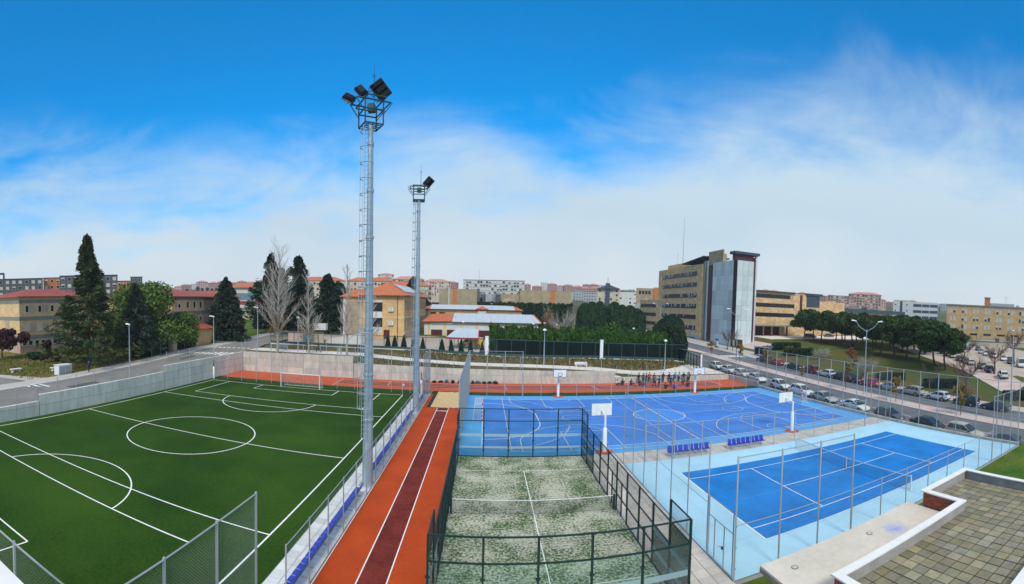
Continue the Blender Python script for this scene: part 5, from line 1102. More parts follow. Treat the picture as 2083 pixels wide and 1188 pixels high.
conif('cedar_tree','low dark conifer behind the second bare poplar',-39,108,16,7,1,8000,'fir',irregular=.6,droop=.1,levels=10,leaf=(.48,.12),tip=1.5,power=.75)
for i,(x,y,h_,r_,lab) in enumerate(((-47,140,15,6,'dark round conifer behind the second bare poplar'),(-37,142,13,5.5,'dark conifer between the second and third bare poplars'),(-31,138,14.5,6,'dark conifer behind the third bare poplar'),(-62,120,9,6,'broad dark conifer beyond the fir on the left street'),(-24,150,17,5,'pointed conifer behind the tile roof of the sports centre'),(-52,118,8,5,'low dark conifer below the school'))):
    conif('conifer_tree',lab,x,y,h_,r_,.8,6000,'fir',irregular=.35,leaf=(.5,.2),power=.6,levels=12)
def broad(name,label,x,y,H,Rr,zc,n,m,leaf=.17,tr=.22,k=16,tm='bark',cat='tree',flat=.9):
    b=MB(); pts=trunk(b,zc,tr,tr*.6)
    cs=[(random.gauss(0,Rr*.42),random.gauss(0,Rr*.42),zc+(H-zc)*random.uniform(.1,.85)) for _ in range(k)]; rs=[Rr*random.uniform(.28,.5) for _ in cs]
    cs=[(c[0]*(1.25-(c[2]-zc)/(H-zc)*.8),c[1]*(1.25-(c[2]-zc)/(H-zc)*.8),min(c[2],H-r)) for c,r in zip(cs,rs)]
    for c in cs: b.bar(pts[-2],c,tr*.3,4,.02,cap=False)
    return tree(name,label,cat,x,y,zt(x,y)-.05,b,M[tm],lobes(cs,rs,n,leaf,flat,.25),M[m])
broad('broadleaf_tree','bright green leafy tree behind the grey green spruce',-60.5,63.5,14.2,7.4,2.0,24000,'green',leaf=.19,k=46)
broad('broadleaf_tree','lower green leafy tree in front of the arched porch',-56.2,69.5,7.8,4.6,1.2,11000,'green',leaf=.17,k=24)
broad('plum_tree','small dark purple plum tree at the left edge',-78,42.6,6.4,3.0,2.0,3500,'plum',leaf=.2)
broad('round_shrub','rounded dark green shrub in front of the dormitory',-72,46,1.7,2.0,.3,2600,'hedged',leaf=.15,cat='shrub',tr=.05,flat=.7)
broad('cone_shrub','tall dark rusty cone shrub on the left lawn',-66.5,45.5,4.2,1.5,.4,4200,'rust',leaf=.14,cat='shrub',tr=.06,k=10)
broad('cone_shrub','thin brown dead shrub beside the rusty cone shrub',-63.2,45.3,3.2,.8,.3,1500,'rust',leaf=.12,cat='shrub',tr=.04,k=7)
# hedges
def hedge(name,label,p,q,w,z,h,n,m,plume=0,leaf=(.22,.07),cat='hedge',kindgroup=None):
    p=Vector((*p,0)); q=Vector((*q,0)); L=(q-p).length; u=(q-p)/L; v=Vector((-u.y,u.x,0)); t=thing(name,label,cat,(p.x,p.y,z(p.x,p.y)),math.atan2(u.y,u.x),kindgroup)
    s=rng.random(n)*L; f=rng.random(n); face=rng.choice(3,n,p=[.5,.12,.38]); bump=.5*np.sin(s*1.9)+.35*np.sin(s*4.3+1)+.3*np.sin(s*9.1); 
    top=h+plume*bump
    yy=np.where(face==0,-w/2+rng.normal(0,.1,n),np.where(face==1,w/2,rng.uniform(-w/2,w/2,n))); zz=np.where(face==2,top+rng.normal(0,.10,n)+plume*.6*rng.random(n)**3,f*top); 
    C=np.stack([s,yy+.12*np.sin(s*5)*(face==0),zz],1); d=np.stack([rng.normal(0,.4,n),rng.normal(-.25,.4,n),np.full(n,.9)],1); d/=np.linalg.norm(d,axis=1,keepdims=True); sz=rng.uniform(.6,1.4,(n,1))
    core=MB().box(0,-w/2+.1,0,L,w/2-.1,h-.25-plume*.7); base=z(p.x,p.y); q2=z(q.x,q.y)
    C[:,2]+=(q2-base)*s/L; core.v=[(a,b_,c+(q2-base)*a/L) for a,b_,c in core.v]
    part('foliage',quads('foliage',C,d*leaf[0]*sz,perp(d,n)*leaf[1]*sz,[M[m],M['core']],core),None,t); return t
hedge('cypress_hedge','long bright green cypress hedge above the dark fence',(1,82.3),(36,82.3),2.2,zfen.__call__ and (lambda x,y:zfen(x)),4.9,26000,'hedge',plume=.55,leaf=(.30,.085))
hedge('cypress_hedge','tall dark clipped hedge behind the low white roofs',(-2,150),(28,143),3,lambda x,y:4,8.6,12000,'hedged',plume=.35,leaf=(.5,.16))
hedge('garden_hedge','low dark hedge below the arched porch',(-56,57),(-57,76),1.4,lambda x,y:zt(x,y),1.3,4000,'hedged',plume=.1)
for i,(x,h_,r_) in enumerate(((28.5,10.4,2.2),(30.6,10.9,2.3),(33.0,10.7,2.3),(37.2,11.4,2.5),(39.6,10.8,2.2),(42.0,10.9,2.6),(44.2,10.2,2.3))):
    y=126; n=3800; s=rng.random(n); az=rng.random(n)*2*PI; rr=r_*np.minimum(1,4.5*(1-s))**.5*rng.uniform(.82,1.08,n)*(1+.1*np.sin(az*4+s*6)); C=np.stack([rr*np.cos(az),rr*np.sin(az),h_*s],1); d=np.tile([0,0,1.],(n,1))+rng.normal(0,.3,(n,3)); d/=np.linalg.norm(d,axis=1,keepdims=True)
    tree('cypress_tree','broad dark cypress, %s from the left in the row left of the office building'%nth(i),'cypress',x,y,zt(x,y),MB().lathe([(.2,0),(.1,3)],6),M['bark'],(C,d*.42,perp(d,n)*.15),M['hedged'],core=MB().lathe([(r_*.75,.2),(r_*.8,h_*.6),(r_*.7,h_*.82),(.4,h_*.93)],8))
x,y,h_,r_=36.6,83.5,9.0,2.9
n=12000; s=rng.random(n); az=rng.random(n)*2*PI; rr=r_*np.minimum(1,3.6*(1-s))**.5*rng.uniform(.78,1.1,n)*(1+.14*np.sin(az*3+s*9)); C=np.stack([rr*np.cos(az),rr*np.sin(az),h_*s],1); d=np.tile([0,0,1.],(n,1))+rng.normal(0,.35,(n,3)); d/=np.linalg.norm(d,axis=1,keepdims=True)
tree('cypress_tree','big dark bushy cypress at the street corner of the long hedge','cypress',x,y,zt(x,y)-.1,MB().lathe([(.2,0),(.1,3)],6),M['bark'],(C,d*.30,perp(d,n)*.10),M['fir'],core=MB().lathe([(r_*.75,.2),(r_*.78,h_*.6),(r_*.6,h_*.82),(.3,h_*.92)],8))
broad('round_shrub','pale green rounded shrub rising above the long hedge',24.6,86,7.0,2.2,3.5,2600,'hedge',leaf=.2,cat='shrub')
# small cypress cones behind the fence
n=1500; s=rng.random(n)**1.2; az=rng.random(n)*2*PI; rr=.52*(1-s)**.75*rng.uniform(.8,1.1,n)+.02; C=np.stack([rr*np.cos(az),rr*np.sin(az),.1+2.4*s],1); d=np.tile([0,0,1.],(n,1))+rng.normal(0,.3,(n,3)); d/=np.linalg.norm(d,axis=1,keepdims=True)
cone=quads('crown',C,d*.11,perp(d,n)*.045,[M['cyp'],M['core']],MB().lathe([(.38,.15),(.2,1.3),(.03,2.3)],6)); tk=MB().lathe([(.06,-.1),(.05,.4)],6).mesh('trunk',M['bark'])
for i,x in enumerate((-17.6,-16.3,-14.6,-12.8,-11.1,-7.6,-5.9,-4.1,-2.4,-.3,1.6)):
    t=thing('cypress_cone','small dark cypress cone, %s from the left in the row behind the dark rail'%nth(i),'cypress',(x,81.2,zt(x,81.2)),random.random()*6,'small cypress cones behind the fence'); part('crown',cone,None,t); part('trunk',tk,None,t); t.scale=(random.uniform(.9,1.1),)*2+(random.uniform(.92,1.08),)
# bare poplars
def poplar(label,x,y,H,Rr,n,lev=2,leafn=0):
    b=MB(); pts=trunk(b,H*.93,H*.0125,.02,(random.uniform(-.3,.3),0),7,9,.10)
    for i in range(n):
        t_=.16+.8*(i/n)**1.1; k=t_*9; a=int(min(8,k)); p=Vector(pts[a]).lerp(Vector(pts[a+1]),k-a); az=i*2.4+random.uniform(-.4,.4); L=Rr*(1.55-t_*1.05)*random.uniform(.8,1.25)
        sp=random.uniform(.3,.8)*(1.25-t_*.6); branch(b,p,(math.cos(az)*sp,math.sin(az)*sp,.75),L*random.uniform(.6,1.15),H*.0042*(1.25-t_),lev,.24,.42,3,.010)
    tree('bare_poplar',label,'tree',x,y,3.55,b,M['barkp'],lobes([(0,0,H*.2),(.6,.3,H*.3),(-.6,0,H*.27)],[1.6,1.4,1.4],leafn,.09) if leafn else None,M['autumn'])
poplar('largest bare poplar with spreading upright branches by the street corner',-35.0,70.9,19.6,3.7,46,2,600)
poplar('slim bare poplar, second from the left behind the rear wall',-29.1,70.9,15.0,2.1,34,2,250)
poplar('tall thin bare poplar in front of the sports centre wing',-22.4,71.2,16.6,2.0,34,2)
poplar('bare poplar half hidden left of the nearer mast',-18.3,71.2,14.4,1.7,28,2)
# umbrella pines
def pinemesh(k):
    random.seed(40+k); H=random.uniform(10.2,11.6); Rr=random.uniform(4.2,5.2); b=MB(); lx,ly=random.uniform(-.8,.8),random.uniform(-.8,.8); pts=trunk(b,H*.5,.22,.13,(lx,ly),7,5,.10)
    cs=[];rs=[]
    for i in range(30):
        a=random.random()*2*PI; r_=Rr*math.sqrt(random.random())*.82; cs.append((lx+r_*math.cos(a),ly+r_*math.sin(a),H*random.uniform(.52,.86)-.45*(r_/Rr)**2*H*.42)); rs.append(random.uniform(1.1,1.75))
        b.bar(pts[-1],cs[-1],.07,4,.03,cap=False)
    c=lobes(cs,rs,11000,.18,.85,.55); return b.mesh('trunk',M['bark']),quads('crown',*c,[M['pine']])
PIN=[pinemesh(k) for k in range(5)]; random.seed(11)
pines=[(102.4,119.4),(100.8,112.4),(97.1,104.6),(107.4,108.6),(105.2,102.3),(97.7,91.4),(109.9,98.3),(106,89.9),(89,73.7),(87.6,67.8),(91,66.6),(89.5,61.8),(103.8,77.8),(112.4,79.6),(85.4,54.8),(81.6,49.5),(102.6,69.2),(113.2,89.8),(118,100),(121,92),(96,82),(110,72),(99,97),(114,105)]
pines.sort(key=lambda p:math.atan2(p[0],p[1]))
for i,(x,y) in enumerate(pines):
    a,c=PIN[i%5]; lab='umbrella pine in the park grove, %s from the left by its trunk'%nth(i) if i<len(pines)-1 else 'umbrella pine standing by itself at the parking lot end of the grove'
    t=thing('umbrella_pine',lab,'pine',(x,y,zt(x,y)-.05),random.random()*6,'umbrella pines in the park'); part('trunk',a,None,t); part('crown',c,None,t); s=random.uniform(.95,1.12); t.scale=(s*1.08,s*1.08,s*.97)
# young autumn trees on the median
def young(m,H,dens,k):
    random.seed(k); b=MB(); pts=trunk(b,H*.8,.05,.015,(0,0),5,4,.05)
    for i in range(12): branch(b,pts[1+i%3],(random.gauss(0,.6),random.gauss(0,.6),1),H*.28,.014,1,.2,.4,2,.006)
    cs=[(random.gauss(0,.32),random.gauss(0,.32),H*random.uniform(.42,.95)) for _ in range(9)]
    return b.mesh('trunk',M['bark']),quads('crown',*lobes(cs,[random.uniform(.3,.5) for _ in cs],dens,.10,1.1,.3),[m])
YM=[young(M['autumn'],3.9,620,1),young(M['autumn'],3.5,520,2),young(M['autumn'],4.2,560,3)]
labs=['orange young tree at the far end of the median by the dark cypress','young autumn tree on the median beyond the glass noticeboard','young autumn tree on the median, in front of the corner of the concrete tower','leafy young autumn tree on the median opposite the bus shelter','nearly bare young tree on the median','young autumn tree on the median near the seen-from-behind hoop','young autumn tree on the median with its crown against the silver hatchback','sparse young autumn tree nearest on the median']
for i,(y,s) in enumerate(((113,1.1),(97,1.0),(84,1.0),(74,1.08),(62.5,.6),(51.5,1.05),(41,.95),(29.8,1.2))):
    a,c=YM[i%3]; t=thing('young_tree',labs[i],'tree',(53.7,y,zt(53.7,y)+.1),random.random()*6,'young trees on the median'); part('trunk',a,None,t); part('crown',c,None,t); t.scale=(s,)*3
a,c=young(M['russet'],6.2,520,9); t=thing('young_tree','russet leaved tree on the far pavement behind the maroon and white cars','tree',(63.9,60.2,zt(63.9,60.2))); part('trunk',a,None,t); part('crown',c,None,t); t.scale=(1.5,1.5,1)
# bare trees and bushes on the right
def bare(label,x,y,H,n,m='barkr',spread=.5,up=.12,fork=.35,lev=2,cat='tree',name='bare_tree',L=.42):
    b=MB(); pts=trunk(b,H*fork,H*.022+.02,H*.016,(random.uniform(-.3,.3),0),7,3,.06)
    for i in range(n): az=i*2.4+random.uniform(-.3,.3); branch(b,pts[-1 if i%3 else -2],(math.cos(az)*.75,math.sin(az)*.75,.75),H*L*random.uniform(.8,1.2),H*.009,lev,up,spread,4,.012)
    return tree(name,label,cat,x,y,zt(x,y)-.05,b,M[m],None,None)
bare('bare tree on the far pavement right of the black hatchback',66.5,36.0,9.0,7,L=.40); bare('bare tree among the parked cars in the lot',83.4,38.9,9.2,7,L=.36); bare('bare tree at the parking lot edge, left of the other lot tree',88,48.5,9.0,7,L=.36); bare('bare tree in the parking lot at the right edge, in front of the ochre building',120,50,10.5,8,L=.36)
bare('bare tree in front of the noticeboard at the concrete tower',64.4,107.5,7.2,9,L=.4); bare('thin bare tree before the ochre building, right of the red porch',136,82,9.5,8); bare('bare dead tree trunk on the far pavement beside the beige estate car',63.6,41.5,4.4,3,fork=.7)
bare('bare tawny bush under the umbrella pines',68.5,60.5,4.6,16,'barkp',.6,.05,.1,2,'shrub','bare_bush',.6); bare('tawny bush on the park slope left of the russet tree',74,80,3.4,14,'barkp',.6,.05,.1,2,'shrub','bare_bush',.6); bare('pale birch with bare twigs above the long hedge',17.6,104,10,14,'barkp',.35,.25,.3,2,'tree','bare_tree',.38)
b=MB(); trunk(b,8.5,.13,.03); 
for i in range(14): az=i*2.4; branch(b,(0,0,2+i*.4),(math.cos(az)*.5,math.sin(az)*.5,.9),2.4,.03,1,.2,.4,3,.01)
tree('birch_tree','pale trunked birch with russet leaves above the long hedge','tree',14.6,104,3.4,b,M['barkp'],lobes([(random.gauss(0,.9),random.gauss(0,.9),random.uniform(3,8)) for _ in range(10)],[.9]*10,900,.12,1,.3),M['russet'])
for lab,x,y,w_,l_,h_ in (('clipped dark green hedge block higher on the park slope',77,97,3.0,8.0,1.6),('clipped dark green hedge block lower on the park slope',74,88,3.0,7.5,1.6),('low clipped hedge behind the silver hatchback',69.4,54.5,2,6,1.1),('low clipped hedge right of the white saloon behind the kerb',70,43.5,2.2,6.5,1.3),('low dark hedge behind the dark saloon at the right edge',70.5,28,2,6,1.2)):
    hedge('clipped_hedge',lab,(x-l_/2*.5,y+l_/2*.8),(x+l_/2*.5,y-l_/2*.8),w_,lambda x,y:zt(x,y),h_,3200,'hedged',leaf=(.14,.07))
broad('yellow_shrub','yellowing shrub behind the bus shelter',70.5,97,2.2,1.9,.3,1500,'autumn',leaf=.14,cat='shrub',tr=.05); broad('yellow_shrub','yellowing shrub between the two clipped hedge blocks',74.5,92.5,2.0,1.3,.3,900,'autumn',leaf=.14,cat='shrub',tr=.05)
# pale twig masses and dark conifers among the far buildings
def twigs(label,x,y,w_,h_,n=2500,m='twig',name='winter_trees',k=9,leaf=.35):
    cs=[(random.uniform(-w_/2,w_/2),random.uniform(-3,3),h_*random.uniform(.3,.8)) for _ in range(k)]
    t=thing(name,label,'trees',(x,y,zt(x,y))); C,A,B_=lobes(cs,[h_*random.uniform(.2,.34) for _ in cs],n,leaf,1.3,.1); o=part('crown',quads('crown',C,A*np.array([.5,.5,2.2]),B_*.25,[M[m]]),None,t); o['kind']='stuff'; b=MB()
    for c in cs: b.bar((c[0],c[1],-.5),c,.2,4,.05)
    part('trunk',b,M['barkp'],t,kind='stuff')
twigs('hazy bare trees in front of the grey slab block',8,255,52,15,5200); twigs('hazy bare trees right of the right beige hall',47,225,20,14,2600); twigs('hazy bare trees below the pink blocks',-35,250,36,14,3200); twigs('hazy bare trees between the pine grove and the ochre building',165,135,40,9,2600,k=12); twigs('hazy bare trees behind the pine grove, before the white block',190,165,30,12,2000)
for i,(x,y,h_,r_,lab) in enumerate(((18,240,12,5,'dark conifer among the stilts of the grey slab block'),(-3,245,11,5,'dark conifer right of the left beige hall'),(28,245,12,6,'dark conifer left of the right beige hall'),(-31,230,10,6,'dark conifer left of the left beige hall'),(65,250,12,7,'dark conifer left of the cream chapel block'),(225,230,13,8,'blue green tree mass before the brick blocks on the hill'),(262,235,12,8,'dark tree before the white block on the right'))):
    conif('conifer_tree',lab,x,y,h_,r_,.6,2500,'fir',irregular=.35,leaf=(.7,.3),power=.6,levels=10)
C,A,B_=conifer(9,2.2,.5,700,leaf=(.6,.22),levels=9,power=.7); fm=quads('crown',C,A,B_,[M['spruce2']]); tm_=MB().lathe([(.2,-1),(.05,8)],5).mesh('trunk',M['bark'])
o=None; V=[];k=0
for i in range(30):
    az=R(-47+i*.62+random.uniform(-.12,.12)); rr=random.uniform(540,600); x,y=rr*math.sin(az),rr*math.cos(az)
    t=thing('distant_conifer','small distant conifer, %s from the left in the row on the left horizon'%nth(i),'conifer',(x,y,zt(x,y)+2),random.random()*6,'distant conifer row on the left horizon'); part('crown',fm,None,t); s=random.uniform(.8,1.6); t.scale=(s*1.4,s*1.4,s)

# weeds on the bank and tufts on the left lawn
def tufts(name,label,pts,leaf,mats,zf):
    P=np.array(pts); n=len(P); C=np.stack([P[:,0],P[:,1],np.array([zf(x,y) for x,y in pts])+leaf*.5],1); d=np.stack([rng.normal(0,.5,n),rng.normal(0,.5,n),np.ones(n)],1); d/=np.linalg.norm(d,axis=1,keepdims=True); s=rng.uniform(.5,1.6,(n,1))
    o=link(name,quads(name,C,d*leaf*s,perp(d,n)*leaf*.35*s,mats)); o['kind']='stuff'; o['label']=label
M['weedl']=leaf('weed blades',(.05,.075,.015),(.24,.17,.07)); M['tuft']=leaf('grass tufts',(.05,.08,.012),(.20,.16,.045))
tufts('weeds','weeds on the bank under the dark fence',[(x,76.2+3.4*random.random()) for x in np.random.default_rng(3).uniform(-14,36,5200)],.20,[M['weedl']],lambda x,y:zt(x,y)-.05)
tufts('weeds','dry weeds on the earth bank behind the rear wall',[(x,70.6+1.3*random.random()) for x in np.random.default_rng(4).uniform(-20.5,-2.5,1600)],.16,[M['weedl']],lambda x,y:zt(x,y)-.02)
tufts('grass','tufted dry grass on the left lawn',[(random.uniform(-80,-54.4),random.uniform(34,66)) for _ in range(9000)],.13,[M['tuft']],lambda x,y:zt(x,y)-.04)
# ================================================================ dark fence, hedge side
t=thing('panel_fence','long dark mesh panel fence on a pale plinth behind the path','fence',(-41,80,zfen(-41)))
X_=[-41+2.55*i for i in range(32)]
b=MB(); pl=MB(); rl=MB()
for i,(x0,x1) in enumerate(zip(X_,X_[1:])):
    z0,z1=zfen(x0),zfen(x1); h0=lerp(x0,(-41,6.62),(0,6.36),(37,5.62)); h1=lerp(x1,(-41,6.62),(0,6.36),(37,5.62))
    pl.idx([(x0,79.85,z0-1),(x1,79.85,z1-1),(x1,79.85,z1+.12),(x0,79.85,z0+.12),(x0,80.2,z0-1),(x1,80.2,z1-1),(x1,80.2,z1+.12),(x0,80.2,z0+.12)],[(0,1,2,3),(3,2,6,7),(7,6,5,4)])
    part('post',MB().box(x0-.04,79.96,z0,x0+.04,80.04,h0),M['dkrail'],t,True)
    if x0>0: part('dark_panel',MB().idx([(x0+.04,80,z0+.55),(x1-.04,80,z1+.55),(x1-.04,80,h1-.12),(x0+.04,80,h0-.12)],[(0,1,2,3)]),M['dkfence'],t,True)
    else: 
        for k in range(1,24): 
            x=x0+(x1-x0)*k/24; z=z0+(z1-z0)*k/24; h=h0+(h1-h0)*k/24; b.bar((x,80,z+.5),(x,80,h),.008,3,cap=False)
    rl.idx([(x0,79.95,h0-.12),(x1,79.95,h1-.12),(x1,79.95,h1),(x0,79.95,h0),(x0,80.05,h0-.12),(x1,80.05,h1-.12),(x1,80.05,h1),(x0,80.05,h0)],[(0,1,2,3),(3,2,6,7),(7,6,5,4)])
    part('base_panel',MB().idx([(x0+.04,79.93,z0+.13),(x1-.04,79.93,z1+.13),(x1-.04,79.93,z1+.58),(x0+.04,79.93,z0+.58)],[(0,1,2,3)]).idx([(x0+.04,80.03,z0+.13),(x1-.04,80.03,z1+.13),(x1-.04,80.03,z1+.58),(x0+.04,80.03,z0+.58)],[(3,2,1,0)]),M['dkrail'],t,True)
part('plinth',pl,M['conc'],t,True); part('top_rail',rl,M['dkrail'],t,True); part('bars',b,M['dkrail'],t,True,kind='stuff')
for x,lab in ((.5,'white fence pillar at the left end of the dark panels'),(21.3,'white fence pillar in the middle of the dark panels')):
    t=thing('fence_pillar',lab,'pillar'); part('shaft',MB().box(x-.28,79.5,zfen(x)-.1,x+.28,79.9,zfen(x)+3.5),M['white'],t,True); part('cap',MB().box(x-.32,79.46,zfen(x)+3.5,x+.32,79.94,zfen(x)+3.6),M['white'],t,True)
t=thing('gate_fence','dark barred gate fence running to the street with a red and white end panel','fence',(36.8,79.8,2.4)); z_=lambda y:lerp(y,(71,1.75),(80,2.4))
b=MB()
for y in np.arange(71.4,79.8,.16): b.bar((37.2,y,z_(y)),(37.2,y,z_(y)+2.4),.014,3)
part('bars',b,M['black'],t,True,kind='stuff')
for y in np.arange(71.4,80,1.2): part('post',MB().box(37.15,y-.05,z_(y)-.2,37.25,y+.05,z_(y)+2.5),M['dkfence'],t,True)
for h in (.15,1.2,2.35): part('rail',MB().bar((37.2,71.4,z_(71.4)+h),(37.2,79.9,z_(79.9)+h),.03),M['dkfence'],t,True)
part('roof_strip',MB().box(36.9,71.2,4.75,37.6,79.9,4.82),M['dkrail'],t,True); part('end_panel',MB().box(37.1,70.9,1.6,37.3,71.35,4.55),M['redp'],t,True); part('end_frame',MB().box(37.05,70.75,1.4,37.35,70.89,4.6),M['white'],t,True)
# ================================================================ street furniture
def lamp(x,y,H,label,kind='single',rot=0,z=None,g='street lamps'):
    z=zt(x,y) if z is None else z; t=thing('street_lamp',label,'street lamp',(x,y,z),rot,g)
    part('pole',MB().lathe([(.11,-.1),(.10,.6),(.055,H)],8),M['galv'],t,smooth=True)
    if kind=='ball': 
        part('lamp_head',MB().lathe([(.08,H),(.30,H+.05),(.33,H+.15),(.24,H+.33),(.06,H+.40)],14),M['white'],t,smooth=True)
    elif kind=='single':
        part('lamp_head',MB().idx([(-.15,-.1,H),(.9,-.14,H+.1),(.9,.14,H+.1),(-.15,.1,H),(-.1,-.08,H+.16),(.75,-.10,H+.25),(.75,.10,H+.25),(-.1,.08,H+.16)],[(3,2,1,0),(4,5,6,7),(0,1,5,4),(1,2,6,5),(2,3,7,6),(3,0,4,7)]),M['white'],t)
    else:
        for s in (-1,1):
            pts=[(0,0,H-.4)]+[(s*1.9*math.sin(a),0,H+1.9*(1-math.cos(a))*.9-.2+.5*math.sin(a)) for a in (0.2,.45,.7,.95,1.15)]
            part('arm',MB().path(pts,.05,6,.035),M['galv'],t); e=Vector(pts[-1])
            part('lamp_head',MB().idx([e+Vector(v) for v in ((-.05*s,-.09,-.02),(.8*s,-.16,.08),(.8*s,.16,.08),(-.05*s,.09,-.02),(0,-.07,.14),(.65*s,-.10,.25),(.65*s,.10,.25),(0,.07,.14))],[(3,2,1,0),(4,5,6,7),(0,1,5,4),(1,2,6,5),(2,3,7,6),(3,0,4,7)]),M['white'],t)
    return t
lamp(-43.2,43.0,7.7,'street lamp beside the walking person on the left street',rot=PI*.9); lamp(-43.0,62.8,7.2,'street lamp beside the zebra crossing on the left street',rot=PI*.95); lamp(-42.6,77.5,7.6,'street lamp left of the largest bare poplar',rot=PI)
lamp(-32.6,74.4,6.0,'globe topped path lamp between the first two bare poplars','ball'); lamp(10.2,75.6,6.0,'globe topped path lamp in front of the left dark panels','ball'); lamp(31.8,74.6,5.6,'globe topped path lamp in front of the right dark panels','ball')
lamp(53.7,47.4,10.6,'double arm street lamp on the median opposite the pine grove','double',R(-42)); lamp(53.7,85.5,10.8,'double arm street lamp on the median in front of the concrete tower','double',R(-30)); lamp(53.7,131,10.8,'double arm street lamp on the median in front of the office windows','double',R(-25))
lamp(63.3,26.6,12,'tall plain street lamp pole near the right edge on the far pavement','single',R(200)); lamp(146,74,9,'street lamp in the parking lot before the ochre building','single',R(180)); lamp(-30,128,9,'distant street lamp before the dark conifers','single',R(0))
for i,(x,y,lab) in enumerate(((12,110,'white globe lamp left of the russet birch'),(17.8,110,'white globe lamp between the two birches'),(15.6,116,'white globe lamp behind the russet birch'),(38.5,112,'white globe lamp before the broad cypresses'),(-4.9,104,'white globe lamp in front of the maroon shutters'))): lamp(x,y,4.6,lab,'ball')
def simple(name,label,cat,mats,*parts_):
    t=thing(name,label,cat)
    for pn,mb,m in parts_: part(pn,mb,M[m],t,True)
    return t
x,y=-55.2,40.6; z=zt(x,y); simple('utility_cabinet','pale grey utility cabinet on the left lawn beside the pavement','cabinet',None,('body',MB().box(x-.6,y-1.2,z-.1,x+.6,y+1.2,z+1.45),'white'),('door',MB().box(x+.6,y-1.1,z+.1,x+.63,y-.05,z+1.3).box(x+.6,y+.05,z+.1,x+.63,y+1.1,z+1.3),'greyw'),('roof',MB().box(x-.7,y-1.3,z+1.45,x+.7,y+1.3,z+1.52),'white'))
for x,y,lab in ((-62.5,36.6,'stone bench at the left edge of the lawn'),(-58.6,41.8,'stone bench beside the utility cabinet')):
    z=zt(x,y); simple('stone_bench',lab,'bench',None,('seat',MB().box(x-.35,y-1,z+.45,x+.35,y+1,z+.58),'conc'),('leg',MB().box(x-.25,y-.75,z-.1,x+.25,y-.5,z+.45).box(x-.25,y+.5,z-.1,x+.25,y+.75,z+.45),'conc'))
def bench2(x,y,lab,m='galv'):
    z=zpath(x)+.05; t=thing('park_bench',lab,'bench',(x,y,z))
    part('seat',MB().box(-1.1,-.25,.42,1.1,-.02,.46).box(-1.1,.02,.42,1.1,.22,.46),M[m],t); part('backrest',MB().box(-1.1,.24,.55,1.1,.29,.72).box(-1.1,.28,.76,1.1,.33,.93),M[m],t)
    for s in (-.9,.9): part('leg',MB().box(s-.04,-.25,0,s+.04,.25,.42).box(s-.04,.22,.42,s+.04,.3,.9),M[m],t)
bench2(16.6,75.2,'pale bench at the weedy bank right of the basketball board','white'); bench2(-36.5,75.4,'pale blue bench beside the largest bare poplar','tglass'); 
x,y,z=-24.2,72.9,3.6; simple('litter_bin','grey litter bin on the path between two bare poplars','litter bin',None,('bin',MB().lathe([(.2,.3),(.24,1.05)],10,(x,y,z)),'greyw'),('post',MB().bar((x-.3,y,z),(x-.3,y,z+1.2),.03).bar((x+.3,y,z),(x+.3,y,z+1.2),.03).bar((x-.3,y,z+.7),(x+.3,y,z+.7),.02),'dkrail'))
x,y=69.0,93.0; z=zt(x,y); simple('traffic_sign','round blue traffic sign behind the dark blue car','sign',None,('pole',MB().bar((x,y,z-.1),(x,y,z+2.4),.035,6),'galv'),('sign_plate',MB().bar((x-.0,y,z+2.4),(x-.02,y-.03,z+2.4),.38,14),'signb'))
x,y=64.2,113; z=zt(x,y); t=simple('street_sign','blue and white street sign pillar near the noticeboard','sign',None,('base',MB().box(x-.4,y-.4,z-.1,x+.4,y+.4,z+.4),'black'),('board',MB().box(x-.12,y-.55,z+.4,x+.12,y+.55,z+2.1),'white'),('sign_top',MB().box(x-.13,y-.8,z+2.1,x+.13,y+.8,z+2.7),'signb'))
x,y=64.9,103.2; z=zt(x,y); simple('noticeboard','dark brown noticeboard with a yellow poster in front of the concrete tower','noticeboard',None,('post',MB().box(x-.06,y-2.2,z-.1,x+.06,y-2.05,z+2).box(x-.06,y+2.05,z-.1,x+.06,y+2.2,z+2),'barkr'),('board',MB().box(x-.1,y-2.6,z+1.3,x+.1,y+2.6,z+3.5),'barkr'),('poster',MB().box(x-.12,y+1.1,z+1.6,x-.101,y+2.0,z+3.2),'cream'))
x,y=66.3,93.5; z=zt(x,y); t=simple('bus_shelter','glass bus shelter on the far pavement below the brick ramp','bus shelter',None,('roof',MB().box(x-.8,y-2.4,z+2.35,x+.8,y+2.4,z+2.5),'tglass'),('post',MB().box(x+.6,y-2.3,z-.1,x+.7,y-2.2,z+2.35).box(x+.6,y+2.2,z-.1,x+.7,y+2.3,z+2.35).box(x-.7,y+2.2,z-.1,x-.6,y+2.3,z+2.35).box(x-.7,y-2.3,z-.1,x-.6,y-2.2,z+2.35),'galv'),('glass_panel',MB().box(x+.62,y-2.2,z+.3,x+.66,y+2.2,z+2.3),'glass'),('advert_panel',MB().box(x-.7,y+2.22,z+.3,x+.6,y+2.28,z+2.2),'slate'),('bench',MB().box(x+.1,y-1.5,z+.45,x+.5,y+1.5,z+.5),'barkr'))
x,y=132.6,72.2; z=zt(x,y); simple('recycling_container','rounded pale blue recycling container in the parking lot','container',None,('body',MB().lathe([(.9,0),(1.05,.3),(1.05,1.2),(.7,1.75),(.1,1.95)],12,(x,y,z)),'tglass'),('lid',MB().lathe([(.3,1.86),(.25,2.05),(.05,2.1)],10,(x,y,z)),'white'))
x,y=-52.8,66.5; z=zt(x,y); simple('gate_pillar','white brick gate pillar in front of the arched porch','pillar',None,('shaft',MB().box(x-2.6,y-.5,z-.1,x-1.6,y+.5,z+3.2),'creamw'),('cap',MB().box(x-2.7,y-.6,z+3.2,x-1.5,y+.6,z+3.4),'white'))
b=MB()
